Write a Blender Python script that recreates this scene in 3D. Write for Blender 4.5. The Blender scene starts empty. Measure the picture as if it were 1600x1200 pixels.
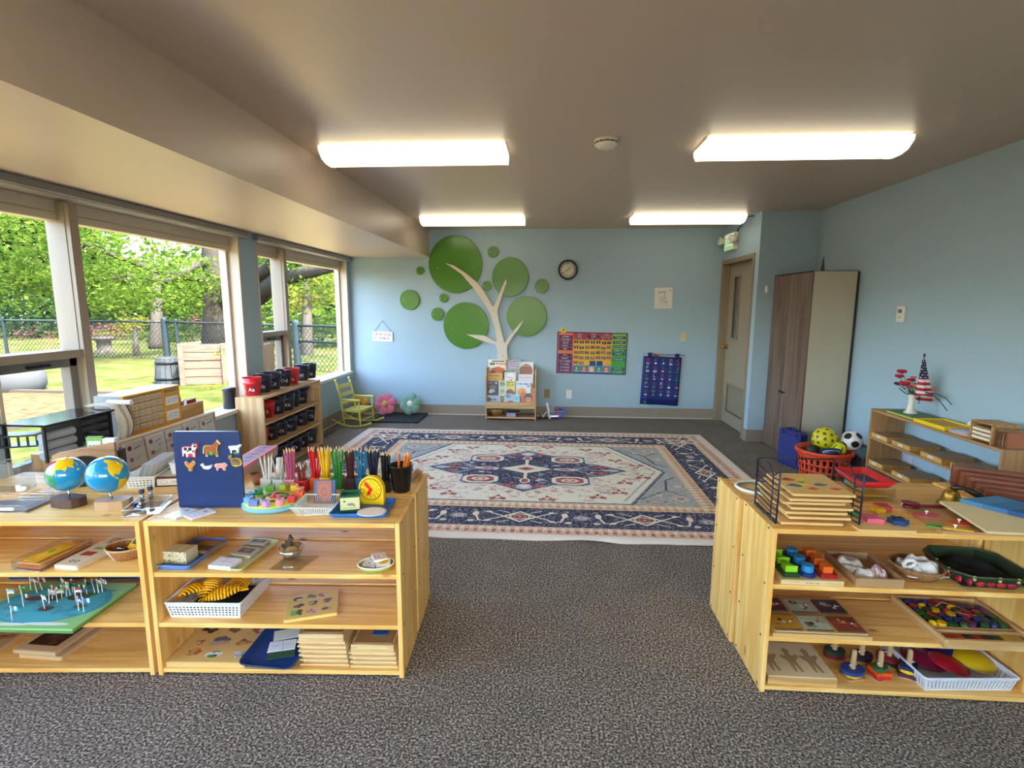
import bpy, math, random
import numpy as np
from mathutils import Vector, Matrix, Euler
R = math.radians
PI = math.pi
rnd = random.Random(7)
SC = bpy.context.scene
COL = SC.collection

# ---------------------------------------------------------------- camera
CAM_H, CAM_F, PITCH, YAW, ROLL = 1.45, 819.2, .1476, .0668, .0038
_cy, _sy, _cp, _sp = math.cos(YAW), math.sin(YAW), math.cos(PITCH), math.sin(PITCH)
_fw = np.array([-_sy * _cp, _cy * _cp, -_sp]); _r = np.array([_cy, _sy, 0.]); _u = np.cross(_r, _fw)
_cr, _sr = math.cos(ROLL), math.sin(ROLL)
_M = np.array([_cr * _r + _sr * _u, -_sr * _r + _cr * _u, _fw])
cam = bpy.data.cameras.new('camera'); cam.sensor_width = 36; cam.lens = CAM_F * 36 / 1600
cam.clip_start = .05; cam.clip_end = 300
cob = bpy.data.objects.new('camera', cam); COL.objects.link(cob)
_m = Matrix([[_M[0][i], _M[1][i], -_M[2][i], 0] for i in range(3)] + [[0, 0, 0, 1]])
cob.matrix_world = Matrix.Translation((0, 0, CAM_H)) @ _m
SC.camera = cob


def _ray(px, py): return _M.T @ np.array([(px - 800) / CAM_F, -(py - 600) / CAM_F, 1])
def at(px, py, z=0.):
    d = _ray(px, py); t = (z - CAM_H) / d[2]; return Vector((d[0] * t, d[1] * t, z))
def aty(px, py, Y):
    d = _ray(px, py); t = Y / d[1]; return Vector((d[0] * t, Y, CAM_H + d[2] * t))
def atx(px, py, X):
    d = _ray(px, py); t = X / d[0]; return Vector((X, d[1] * t, CAM_H + d[2] * t))

# ---------------------------------------------------------------- light and exposure
SC.view_settings.view_transform = 'Standard'; SC.view_settings.look = 'None'
SC.view_settings.gamma = 1; SC.view_settings.use_curve_mapping = False
SC.view_settings.exposure = 2.2
SC.cycles.use_denoising = True
SC.cycles.max_bounces = 10; SC.cycles.diffuse_bounces = 6; SC.cycles.glossy_bounces = 4
SC.cycles.transmission_bounces = 8; SC.cycles.transparent_max_bounces = 16
SC.cycles.sample_clamp_indirect = 6; SC.cycles.caustics_reflective = False; SC.cycles.caustics_refractive = False
W = bpy.data.worlds.new('sky'); SC.world = W; W.use_nodes = True
nt = W.node_tree; nt.nodes.clear()
wo = nt.nodes.new('ShaderNodeOutputWorld'); bg = nt.nodes.new('ShaderNodeBackground')
sky = nt.nodes.new('ShaderNodeTexSky'); sky.sky_type = 'NISHITA'
sky.sun_elevation = R(48); sky.sun_rotation = R(120); sky.sun_disc = False
sky.air_density = 1.0; sky.dust_density = 3.0; sky.ozone_density = 1.0
bg.inputs['Strength'].default_value = SKY_STRENGTH = 0.75
nt.links.new(sky.outputs[0], bg.inputs[0]); nt.links.new(bg.outputs[0], wo.inputs[0])
sun = bpy.data.lights.new('sun', 'SUN'); sun.energy = 8.5; sun.angle = R(1.5); sun.color = (1, .95, .85)
so = bpy.data.objects.new('sun', sun); COL.objects.link(so)
so.rotation_euler = Vector((-.55, .35, -1.25)).to_track_quat('-Z', 'Y').to_euler()
LAMP = 0.8        # emission of the fluorescent wraps

# ---------------------------------------------------------------- mesh builder
class MB:
    def __init__(s): s.v = []; s.f = []; s.m = []; s.s = []
    def add(s, v, f, mi=0, sm=False, mat=None):
        o = len(s.v)
        s.v += [tuple(mat @ Vector(p)) for p in v] if mat is not None else [tuple(p) for p in v]
        s.f += [tuple(i + o for i in q) for q in f]; s.m += [mi] * len(f); s.s += [sm] * len(f)
        return s
    def box(s, x0, x1, y0, y1, z0, z1, mi=0, mat=None):
        v = [(x, y, z) for z in (z0, z1) for y in (y0, y1) for x in (x0, x1)]
        return s.add(v, [(0, 2, 3, 1), (4, 5, 7, 6), (0, 1, 5, 4), (2, 6, 7, 3), (0, 4, 6, 2), (1, 3, 7, 5)], mi, False, mat)
    def cbox(s, cx, cy, cz, sx, sy, sz, mi=0, mat=None):
        return s.box(cx - sx / 2, cx + sx / 2, cy - sy / 2, cy + sy / 2, cz - sz / 2, cz + sz / 2, mi, mat)
    def prism(s, pts, z0, z1, mi=0, mat=None, sm=False, top=None):
        n = len(pts); v = [(p[0], p[1], z0) for p in pts] + [(p[0], p[1], z1) for p in pts]
        s.add(v, [tuple(range(n - 1, -1, -1))], mi, False, mat)
        s.add(v, [tuple(range(n, 2 * n))], mi if top is None else top, False, mat)
        return s.add(v, [(i, (i + 1) % n, n + (i + 1) % n, n + i) for i in range(n)], mi, sm, mat)
    def lathe(s, prof, n=20, mi=0, mat=None, cap=True, sx=1, sy=1, sm=True):
        v = []; f = []
        for r, z in prof:
            for k in range(n):
                a = 2 * PI * k / n; v.append((r * math.cos(a) * sx, r * math.sin(a) * sy, z))
        for j in range(len(prof) - 1):
            for k in range(n):
                a = j * n + k; b = j * n + (k + 1) % n; f.append((a, b, b + n, a + n))
        s.add(v, f, mi, sm, mat)
        if cap:
            if prof[0][0] > 1e-5: s.add(v[:n], [tuple(range(n - 1, -1, -1))], mi, False, mat)
            if prof[-1][0] > 1e-5: s.add(v[-n:], [tuple(range(n))], mi, False, mat)
        return s
    def cyl(s, c, r, z0, z1, n=16, mi=0, mat=None, r2=None):
        m = Matrix.Translation((c[0], c[1], 0)); m = mat @ m if mat is not None else m
        return s.lathe([(r, z0), (r if r2 is None else r2, z1)], n, mi, m)
    def tube(s, path, r, n=6, mi=0, closed=False, rs=None):
        P = [Vector(p) for p in path]; m = len(P); v = []; f = []; up = None
        for i, p in enumerate(P):
            t = (P[(i + 1) % m] - P[i - 1]) if closed else (P[min(i + 1, m - 1)] - P[max(i - 1, 0)])
            t = t.normalized() if t.length > 1e-9 else Vector((0, 0, 1))
            if up is None: up = t.orthogonal().normalized()
            a = (up - t * up.dot(t)); a = a.normalized() if a.length > 1e-6 else t.orthogonal().normalized()
            up = a; b = t.cross(a); rr = rs[i] if rs else r
            for k in range(n):
                g = 2 * PI * k / n; v.append(tuple(p + (a * math.cos(g) + b * math.sin(g)) * rr))
        for i in range(m if closed else m - 1):
            for k in range(n):
                A = i * n + k; B = i * n + (k + 1) % n; C = ((i + 1) % m) * n
                f.append((A, B, C + (k + 1) % n, C + k))
        if not closed: f += [tuple(range(n - 1, -1, -1)), tuple(range((m - 1) * n, m * n))]
        return s.add(v, f, mi, True)
    def sphere(s, c, r, n=16, m=10, mi=0, sc=(1, 1, 1), mat=None):
        prof = [(max(1e-4, math.sin(PI * j / m)) , -math.cos(PI * j / m)) for j in range(m + 1)]
        q = Matrix.Translation(c) @ Matrix.Diagonal((r * sc[0], r * sc[1], r * sc[2], 1))
        return s.lathe(prof, n, mi, mat @ q if mat is not None else q, cap=False)
    def grid(s, fn, nu, nv, mi=0, sm=True, skip=None):
        v = [fn(i / nu, j / nv) for j in range(nv + 1) for i in range(nu + 1)]
        f = [(j * (nu + 1) + i, j * (nu + 1) + i + 1, (j + 1) * (nu + 1) + i + 1, (j + 1) * (nu + 1) + i)
             for j in range(nv) for i in range(nu) if not (skip and skip(i, j))]
        return s.add(v, f, mi, sm)
    def mesh(s, name, mats):
        me = bpy.data.meshes.new(name); me.from_pydata(s.v, [], s.f)
        for m in (mats if isinstance(mats, (list, tuple)) else [mats]): me.materials.append(m)
        me.polygons.foreach_set('material_index', s.m); me.polygons.foreach_set('use_smooth', s.s)
        me.update(); return me


def link(name, data, parent=None, loc=None, rot=None):
    o = bpy.data.objects.new(name, data); COL.objects.link(o)
    if parent is not None: o.parent = parent
    if loc is not None: o.location = loc
    if rot is not None: o.rotation_euler = rot if hasattr(rot, '__len__') else (0, 0, rot)
    return o
def tag(o, label=None, cat=None, group=None, kind=None):
    if label: o['label'] = label
    if cat: o['category'] = cat
    if group: o['group'] = group
    if kind: o['kind'] = kind
    return o
def thing(name, label, cat, loc=(0, 0, 0), rot=0, group=None):
    return tag(link(name, None, None, loc, rot), label, cat, group)
def part(name, mb, mats, parent=None, label=None, loc=None, rot=None, bev=0, sol=0, sub=0, kind=None):
    o = link(name, mb.mesh(name, mats) if isinstance(mb, MB) else mb, parent, loc, rot)
    if label: o['label'] = label
    if kind: o['kind'] = kind
    if sol: m = o.modifiers.new('s', 'SOLIDIFY'); m.thickness = abs(sol); m.offset = 0 if sol > 0 else -1
    if sub: m = o.modifiers.new('u', 'SUBSURF'); m.levels = m.render_levels = sub
    if bev: m = o.modifiers.new('b', 'BEVEL'); m.width = bev; m.segments = 2; m.limit_method = 'ANGLE'; m.angle_limit = R(50)
    return o
def single(name, mb, mats, label, cat, loc=(0, 0, 0), rot=0, group=None, **k):
    return tag(part(name, mb, mats, None, None, loc, rot, **k), label, cat, group)
def struct(name, mb, mats, parent=None, **k):
    o = part(name, mb, mats, parent, **k)
    if parent is None: o['kind'] = 'structure'
    return o
def dup(root, loc, rot=None, label=None, group=None):
    r = root.copy(); COL.objects.link(r); r.location = loc
    if rot is not None: r.rotation_euler = rot if hasattr(rot, '__len__') else (0, 0, rot)
    if label: r['label'] = label
    if group: r['group'] = group
    for ch in [c for c in COL.objects if c.parent == root]:
        c = ch.copy(); COL.objects.link(c); c.parent = r
        for g in [q for q in COL.objects if q.parent == ch]:
            d = g.copy(); COL.objects.link(d); d.parent = c
    return r
def rrect(w, d, r, n=5, cx=0, cy=0):
    p = []
    for qx, qy, a0 in ((1, 1, 0), (-1, 1, 90), (-1, -1, 180), (1, -1, 270)):
        for k in range(n + 1):
            a = R(a0 + 90 * k / n); p.append((cx + qx * (w / 2 - r) + r * math.cos(a), cy + qy * (d / 2 - r) + r * math.sin(a)))
    return p
def ell(rx, ry, n=24, cx=0, cy=0): return [(cx + rx * math.cos(2 * PI * k / n), cy + ry * math.sin(2 * PI * k / n)) for k in range(n)]
def span(x0, x1, y, z):
    a, b = at(x0, y, z), at(x1, y, z); return (a + b) / 2, (b - a).length, math.atan2((b - a).y, (b - a).x)

# ---------------------------------------------------------------- materials
def srgb(c):
    if isinstance(c, str): c = [int(c[i:i + 2], 16) / 255 for i in (0, 2, 4)]
    return tuple((x / 12.92 if x <= .04045 else ((x + .055) / 1.055) ** 2.4) for x in c[:3]) + (1,)
MATS = {}
def out(h, f=.125):      # outdoor surfaces: real grass, bark and leaves reflect far less than paint
    return tuple(1.055 * (x * f) ** (1 / 2.4) - .055 for x in srgb(h)[:3])
def mat(c, rough=.5, metal=0, spec=.5, bump=0, bs=60, var=0, emit=0, alpha=1, trans=0, sheen=0, coat=0, key=None):
    if isinstance(c, tuple): spec = .04      # matt outdoor surfaces
    k = (str(c), rough, metal, spec, bump, bs, var, emit, alpha, trans, sheen, coat)
    if k in MATS: return MATS[k]
    m = bpy.data.materials.new(key or 'mat'); m.use_nodes = True; N = m.node_tree.nodes; L = m.node_tree.links
    b = N['Principled BSDF']; col = srgb(c)
    b.inputs['Base Color'].default_value = col; b.inputs['Roughness'].default_value = rough
    b.inputs['Metallic'].default_value = metal; b.inputs['Specular IOR Level'].default_value = spec
    if coat: b.inputs['Coat Weight'].default_value = coat; b.inputs['Coat Roughness'].default_value = .1
    if sheen: b.inputs['Sheen Weight'].default_value = sheen
    if trans: b.inputs['Transmission Weight'].default_value = trans
    if emit: b.inputs['Emission Color'].default_value = col; b.inputs['Emission Strength'].default_value = emit
    if alpha < 1: b.inputs['Alpha'].default_value = alpha
    if bump or var:
        tc = N.new('ShaderNodeTexCoord'); no = N.new('ShaderNodeTexNoise'); no.inputs['Scale'].default_value = bs
        no.inputs['Detail'].default_value = 3; L.new(tc.outputs['Object'], no.inputs['Vector'])
        if bump:
            bp = N.new('ShaderNodeBump'); bp.inputs['Strength'].default_value = bump; bp.inputs['Distance'].default_value = .01
            L.new(no.outputs[0], bp.inputs['Height']); L.new(bp.outputs[0], b.inputs['Normal'])
        if var:
            r = N.new('ShaderNodeValToRGB'); L.new(no.outputs[0], r.inputs[0])
            r.color_ramp.elements[0].color = tuple(x * (1 - var) for x in col[:3]) + (1,); r.color_ramp.elements[0].position = .3
            r.color_ramp.elements[1].color = tuple(min(1, x * (1 + var)) for x in col[:3]) + (1,); r.color_ramp.elements[1].position = .7
            L.new(r.outputs[0], b.inputs['Base Color'])
    MATS[k] = m; return m
def wood(c1, c2, axis=0, knots=.5, scale=1., rough=.45, knot='7a4a1c'):
    k = ('wood', c1, c2, axis, knots, scale, rough)
    if k in MATS: return MATS[k]
    m = bpy.data.materials.new('wood'); m.use_nodes = True; N = m.node_tree.nodes; L = m.node_tree.links
    b = N['Principled BSDF']; b.inputs['Roughness'].default_value = rough
    tc = N.new('ShaderNodeTexCoord'); oi = N.new('ShaderNodeObjectInfo'); ad = N.new('ShaderNodeVectorMath'); ad.operation = 'ADD'
    mu = N.new('ShaderNodeVectorMath'); mu.operation = 'SCALE'; mu.inputs[3].default_value = 9; cb = N.new('ShaderNodeCombineXYZ')
    for i in range(3): L.new(oi.outputs['Random'], cb.inputs[i])
    L.new(cb.outputs[0], mu.inputs[0]); L.new(tc.outputs['Object'], ad.inputs[0]); L.new(mu.outputs[0], ad.inputs[1])
    mp = N.new('ShaderNodeMapping'); sc = [14 * scale] * 3; sc[axis] = .9 * scale; mp.inputs['Scale'].default_value = sc
    L.new(ad.outputs[0], mp.inputs[0])
    # knots bend the grain around them
    vm = N.new('ShaderNodeMapping'); vs = [9 * scale] * 3; vs[axis] = 4.5 * scale; vm.inputs['Scale'].default_value = vs
    L.new(ad.outputs[0], vm.inputs[0]); vo = N.new('ShaderNodeTexVoronoi'); vo.inputs['Scale'].default_value = 1; L.new(vm.outputs[0], vo.inputs['Vector'])
    kr = N.new('ShaderNodeValToRGB'); kr.color_ramp.elements[0].position = .03; kr.color_ramp.elements[0].color = (1, 1, 1, 1)
    kr.color_ramp.elements[1].position = .13; kr.color_ramp.elements[1].color = (0, 0, 0, 1); L.new(vo.outputs['Distance'], kr.inputs[0])
    sel = N.new('ShaderNodeMath'); sel.operation = 'GREATER_THAN'; sel.inputs[1].default_value = 1 - knots
    sx = N.new('ShaderNodeSeparateColor'); L.new(vo.outputs['Color'], sx.inputs[0]); L.new(sx.outputs[0], sel.inputs[0])
    km = N.new('ShaderNodeMath'); km.operation = 'MULTIPLY'; L.new(kr.outputs[0], km.inputs[0]); L.new(sel.outputs[0], km.inputs[1])
    no = N.new('ShaderNodeTexNoise'); no.inputs['Scale'].default_value = 1; no.inputs['Detail'].default_value = 5; no.inputs['Distortion'].default_value = .6
    L.new(mp.outputs[0], no.inputs['Vector'])
    wv = N.new('ShaderNodeMath'); wv.operation = 'MULTIPLY_ADD'; wv.inputs[1].default_value = 9; L.new(no.outputs[0], wv.inputs[0]); L.new(km.outputs[0], wv.inputs[2])
    sn = N.new('ShaderNodeMath'); sn.operation = 'PINGPONG'; sn.inputs[1].default_value = 1; L.new(wv.outputs[0], sn.inputs[0])
    mx = N.new('ShaderNodeMix'); mx.data_type = 'RGBA'; mx.inputs[6].default_value = srgb(c1); mx.inputs[7].default_value = srgb(c2); L.new(sn.outputs[0], mx.inputs[0])
    m2 = N.new('ShaderNodeMix'); m2.data_type = 'RGBA'; m2.inputs[7].default_value = srgb(knot); L.new(mx.outputs[2], m2.inputs[6]); L.new(km.outputs[0], m2.inputs[0])
    L.new(m2.outputs[2], b.inputs['Base Color'])
    bp = N.new('ShaderNodeBump'); bp.inputs['Strength'].default_value = .08; bp.inputs['Distance'].default_value = .003; L.new(sn.outputs[0], bp.inputs['Height']); L.new(bp.outputs[0], b.inputs['Normal'])
    MATS[k] = m; return m
def glass(c='ffffff', fac=.1, rough=.02, key='clear'):
    k = ('glass', c, fac, rough)
    if k in MATS: return MATS[k]
    m = bpy.data.materials.new(key); m.use_nodes = True; N = m.node_tree.nodes; L = m.node_tree.links; N.clear()
    o = N.new('ShaderNodeOutputMaterial'); t = N.new('ShaderNodeBsdfTransparent'); t.inputs[0].default_value = tuple(1 - (1 - v) * .3 for v in srgb(c)[:3]) + (1,)
    g = N.new('ShaderNodeBsdfGlossy'); g.inputs['Roughness'].default_value = rough
    lw = N.new('ShaderNodeLayerWeight'); lw.inputs[0].default_value = .25; ma = N.new('ShaderNodeMath'); ma.operation = 'MULTIPLY_ADD'
    ma.inputs[1].default_value = .55; ma.inputs[2].default_value = fac; L.new(lw.outputs['Fresnel'], ma.inputs[0])
    ge = N.new('ShaderNodeNewGeometry'); fr = N.new('ShaderNodeMath'); fr.operation = 'SUBTRACT'; fr.inputs[0].default_value = 1; L.new(ge.outputs['Backfacing'], fr.inputs[1])
    mb_ = N.new('ShaderNodeMath'); mb_.operation = 'MULTIPLY'; L.new(ma.outputs[0], mb_.inputs[0]); L.new(fr.outputs[0], mb_.inputs[1])
    x = N.new('ShaderNodeMixShader'); L.new(mb_.outputs[0], x.inputs[0]); L.new(t.outputs[0], x.inputs[1]); L.new(g.outputs[0], x.inputs[2]); L.new(x.outputs[0], o.inputs[0])
    MATS[k] = m; return m

# ---------------------------------------------------------------- flat print: a little painter
FONT = {}
for _c, _h in zip("ABCDEFGHIJKLMNOPQRSTUVWXYZ0123456789&?!abo", """7E1111117E 7F49494936 3E41414122 7F4141221C 7F49494941 7F09090901 3E4149497A 7F0808087F 00417F4100 2040413F01 7F08142241 7F40404040 7F020C027F 7F0408107F 3E4141413E 7F09090906 3E4151215E 7F09192946 4649494931 01017F0101 3F4040403F 1F2040201F 3F4038403F 6314081463 0708700807 6151494543 3E5149453E 00427F4000 4261514946 2141454B31 1814127F10 2745454539 3C4A494930 0171090503 3649494936 064949291E 3649552250 0201510906 00005F0000 2054545478 7F48444438 3844444438""".split()):
    FONT[_c] = [int(_h[i:i + 2], 16) for i in range(0, 10, 2)]
class Img:
    def __init__(s, w, h, bgc='ffffff'):
        s.w, s.h = w, h; s.a = np.zeros((h, w, 3), np.float32); s.a[:] = s.c(bgc)
        s.Y, s.X = np.mgrid[0:h, 0:w] + .5
    def c(s, c): return np.array([int(c[i:i + 2], 16) / 255 for i in (0, 2, 4)], np.float32) if isinstance(c, str) else np.array(c, np.float32)
    def win(s, x0, y0, x1, y1): return (slice(max(0, int(y0) - 1), max(0, int(y1) + 2)), slice(max(0, int(x0) - 1), max(0, int(x1) + 2)))
    def put(s, mask, c, al, w_): v = s.a[w_]; v[mask] = v[mask] * (1 - al) + s.c(c) * al; return s
    def rect(s, x0, y0, x1, y1, c, al=1.):
        x0, x1 = sorted((max(0, int(round(x0))), max(0, int(round(x1))))); y0, y1 = sorted((max(0, int(round(y0))), max(0, int(round(y1)))))
        s.a[y0:y1, x0:x1] = s.a[y0:y1, x0:x1] * (1 - al) + s.c(c) * al; return s
    def ell(s, cx, cy, rx, ry, c, al=1., ring=0):
        w_ = s.win(cx - rx, cy - ry, cx + rx, cy + ry); q = ((s.X[w_] - cx) / rx) ** 2 + ((s.Y[w_] - cy) / ry) ** 2; m = q <= 1
        if ring: m &= q >= (1 - ring) ** 2
        return s.put(m, c, al, w_)
    def poly(s, pts, c, al=1.):
        w_ = s.win(min(p[0] for p in pts), min(p[1] for p in pts), max(p[0] for p in pts), max(p[1] for p in pts)); X, Y = s.X[w_], s.Y[w_]
        ins = np.zeros(X.shape, bool); n = len(pts)
        for i in range(n):
            x0, y0 = pts[i]; x1, y1 = pts[(i + 1) % n]
            if y0 == y1: continue
            ins ^= ((Y < y0) != (Y < y1)) & (X < (x1 - x0) * (Y - y0) / (y1 - y0) + x0)
        return s.put(ins, c, al, w_)
    def line(s, x0, y0, x1, y1, w, c, al=1.):
        dx, dy = x1 - x0, y1 - y0; w_ = s.win(min(x0, x1) - w, min(y0, y1) - w, max(x0, x1) + w, max(y0, y1) + w); X, Y = s.X[w_], s.Y[w_]
        t = np.clip(((X - x0) * dx + (Y - y0) * dy) / max(dx * dx + dy * dy, 1e-6), 0, 1)
        return s.put((X - x0 - t * dx) ** 2 + (Y - y0 - t * dy) ** 2 <= w * w / 4, c, al, w_)
    def text(s, x, y, t, k, c, center=False, cols=None):
        if center: x -= len(t) * 6 * k / 2
        for n, ch in enumerate(t):
            g = FONT.get(ch) or FONT.get(ch.upper())
            cc = cols[n % len(cols)] if cols else c
            if g:
                for i, b in enumerate(g):
                    for j in range(7):
                        if b >> j & 1: s.rect(x + i * k, y + j * k, x + (i + 1) * k, y + (j + 1) * k, cc)
            x += 6 * k
        return s
    def scrib(s, x0, x1, y, hgt, c, seed=0, al=1.):    # writing too small in the photograph to be read
        r = random.Random(seed); x = x0
        while x < x1:
            w = r.uniform(.6, 2.2) * hgt; s.rect(x, y, min(x + w, x1), y + hgt * r.uniform(.7, 1), c, al); x += w + hgt * .5
        return s
    def image(s, name):
        im = bpy.data.images.new(name, s.w, s.h); px = np.ones((s.h, s.w, 4), np.float32); px[..., :3] = s.a[::-1]
        im.pixels.foreach_set(px.ravel()); im.update(); im.pack(); return im
def printed(img, axes='xy', rough=.5, name='print', flipx=False, bump=0, sphere=False, mult=None, coat=0):
    m = bpy.data.materials.new(name); m.use_nodes = True; N = m.node_tree.nodes; L = m.node_tree.links
    b = N['Principled BSDF']; b.inputs['Roughness'].default_value = rough
    if coat: b.inputs['Coat Weight'].default_value = coat
    tc = N.new('ShaderNodeTexCoord'); it = N.new('ShaderNodeTexImage'); it.image = img.image(name); it.extension = 'EXTEND'
    if sphere: it.projection = 'SPHERE'; L.new(tc.outputs['Generated'], it.inputs[0])
    else:
        sp = N.new('ShaderNodeSeparateXYZ'); cb = N.new('ShaderNodeCombineXYZ'); L.new(tc.outputs['Generated'], sp.inputs[0])
        src = sp.outputs['xyz'.index(axes[0])]
        if flipx:
            q = N.new('ShaderNodeMath'); q.operation = 'SUBTRACT'; q.inputs[0].default_value = 1; L.new(src, q.inputs[1]); src = q.outputs[0]
        L.new(src, cb.inputs[0]); L.new(sp.outputs['xyz'.index(axes[1])], cb.inputs[1]); L.new(cb.outputs[0], it.inputs[0])
    L.new(it.outputs[0], b.inputs['Base Color'])
    if bump:
        no = N.new('ShaderNodeTexNoise'); no.inputs['Scale'].default_value = 220; L.new(tc.outputs['Object'], no.inputs['Vector'])
        bp = N.new('ShaderNodeBump'); bp.inputs['Strength'].default_value = bump; bp.inputs['Distance'].default_value = .004
        L.new(no.outputs[0], bp.inputs['Height']); L.new(bp.outputs[0], b.inputs['Normal'])
    return m
WHITE = mat('e8e8e4', .5); BLACK = mat('101012', .45); STEEL = mat('b8bcc0', .3, 1); PAPER = mat('e6e4de', .7)
CLEAR = glass('f4f6f6', .06); BRASS = mat('b08a3c', .3, 1)
PINE_X = wood('f3c878', 'dfa651', 0, .85, knot='8a5224'); PINE_Z = wood('f3c878', 'dfa651', 2, .9, knot='8a5224'); PINE_Y = wood('f3c878', 'dfa651', 1, .6, knot='8a5224')
BIRCH = wood('dcc08c', 'c9a56c', 0, 0, 2); BIRCHY = wood('dcc08c', 'c9a56c', 1, 0, 2)
# ================================================================ the room
XL, XR, YB, YF, ZC = -2.607, 2.742, 6.864, -3.0, 2.419
XS, ZS = -1.535, 2.07
BX, BY = 2.172, 5.71
PAINT = mat('a2bac9', .55, bump=.12, bs=180, spec=.35)
CEIL = mat('c4af9c', .38, bump=.08, bs=160, spec=.45)
BASE = mat('8f8272', .5); FRAME = mat('9c8f7e', .45); FRAMEL = mat('c9bba6', .45); TRIMW = mat('d6d4cc', .4)

def carpet():
    m = bpy.data.materials.new('carpet'); m.use_nodes = True; N = m.node_tree.nodes; L = m.node_tree.links; b = N['Principled BSDF']
    b.inputs['Roughness'].default_value = .95; b.inputs['Specular IOR Level'].default_value = .1
    tc = N.new('ShaderNodeTexCoord'); n1 = N.new('ShaderNodeTexNoise'); n1.inputs['Scale'].default_value = 120; n1.inputs['Detail'].default_value = 2
    n2 = N.new('ShaderNodeTexNoise'); n2.inputs['Scale'].default_value = 5; L.new(tc.outputs['Object'], n1.inputs[0]); L.new(tc.outputs['Object'], n2.inputs[0])
    r = N.new('ShaderNodeValToRGB'); L.new(n1.outputs[0], r.inputs[0]); e = r.color_ramp.elements
    e[0].position = .36; e[0].color = srgb('4c443b'); e[1].position = .68; e[1].color = srgb('d6c9b6')
    x = e.new(.48); x.color = srgb('786e65'); x = e.new(.56); x.color = srgb('9d9388')
    mx = N.new('ShaderNodeMix'); mx.data_type = 'RGBA'; mx.blend_type = 'MULTIPLY'; mx.inputs[0].default_value = .35
    L.new(r.outputs[0], mx.inputs[6]); L.new(n2.outputs[0], mx.inputs[7]); L.new(mx.outputs[2], b.inputs['Base Color'])
    bp = N.new('ShaderNodeBump'); bp.inputs['Strength'].default_value = .8; bp.inputs['Distance'].default_value = .008
    L.new(n1.outputs[0], bp.inputs['Height']); L.new(bp.outputs[0], b.inputs['Normal']); return m

struct('floor', MB().box(XL - .2, XR + .2, YF, YB + .2, -.1, 0), carpet())
struct('ceiling', MB().box(XL - .2, XR + .2, YF, YB + .2, ZC, ZC + .15), CEIL)
struct('ceiling_soffit', MB().box(XL - .2, XS, YF, YB, ZS, ZC + .01), CEIL)
struct('wall_back', MB().box(XL - .2, XR + .2, YB, YB + .2, -.1, ZC), PAINT)
struct('wall_front', MB().box(XL - .2, XR + .2, YF - .2, YF, -.1, .5).box(XL - .2, XR + .2, YF - .2, YF, 2.1, ZC)
       .box(XL - .2, -2.2, YF - .2, YF, .5, 2.1).box(2.3, XR + .2, YF - .2, YF, .5, 2.1).box(-.05, .15, YF - .2, YF, .5, 2.1), PAINT)
for k_, (a, b) in enumerate(((-2.2, -.05), (.15, 2.3))):
    w_ = struct('window_%d' % (5 + k_), MB().box(a, b, YF - .15, YF - .05, .5, .56).box(a, b, YF - .15, YF - .05, 2.04, 2.1).box(a, a + .06, YF - .15, YF - .05, .56, 2.04).box(b - .06, b, YF - .15, YF - .05, .56, 2.04), FRAMEL)
    part('pane', MB().box(a + .06, b - .06, YF - .1, YF - .096, .56, 2.04), glass('f6faf8', .0, key='window glass'), w_)
struct('wall_right', MB().box(XR, XR + .2, YF, YB, -.1, ZC), PAINT)
DY0, DY1, DZ = 5.86, 6.80, 1.965      # door opening in the closet's side
struct('wall_closet', MB().box(BX, XR, BY, BY + .1, 0, ZC).box(BX, BX + .12, BY + .1, DY0 - .004, 0, ZC)
       .box(BX, BX + .12, DY1 + .004, YB, 0, ZC).box(BX, BX + .12, DY0 - .004, DY1 + .004, DZ + .004, ZC), PAINT)
# window wall: apron below the sill, piers between the windows
WIN = [(2.29, 4.38), (4.64, 6.78), (-.05, 2.04), (-2.6, -.3)]
SILL = .575
mb = MB().box(XL - .16, XL, YF, YB, -.1, SILL).box(XL - .16, XL, YF, YB, 2.035, ZS + .01)
for a, b in ((YF, -2.6), (-.3, -.05), (2.04, 2.29), (4.38, 4.64), (6.78, YB)): mb.box(XL - .16, XL, a, b, SILL, 2.035)
struct('wall_left', mb, PAINT)

def baseboard(name, boxes):
    mb = MB()
    for (x0, x1, y0, y1) in boxes:
        mb.box(x0, x1, y0, y1, 0, .135)
    struct(name, mb, BASE, bev=.003)
baseboard('baseboard_back', [(XL, BX, YB - .01, YB)])
baseboard('baseboard_left', [(XL, XL + .01, YF, YB)])
baseboard('baseboard_right', [(XR - .01, XR, YF, BY), (BX - .01, BX, BY, DY0 - .05), (BX - .01, XR, BY - .01, BY)])
struct('trim_1', MB().box(XL, BX, YB - .022, YB - .01, 0, .012).box(XL + .01, XL + .022, YF, YB, 0, .012), mat('c8beac', .6))

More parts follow.
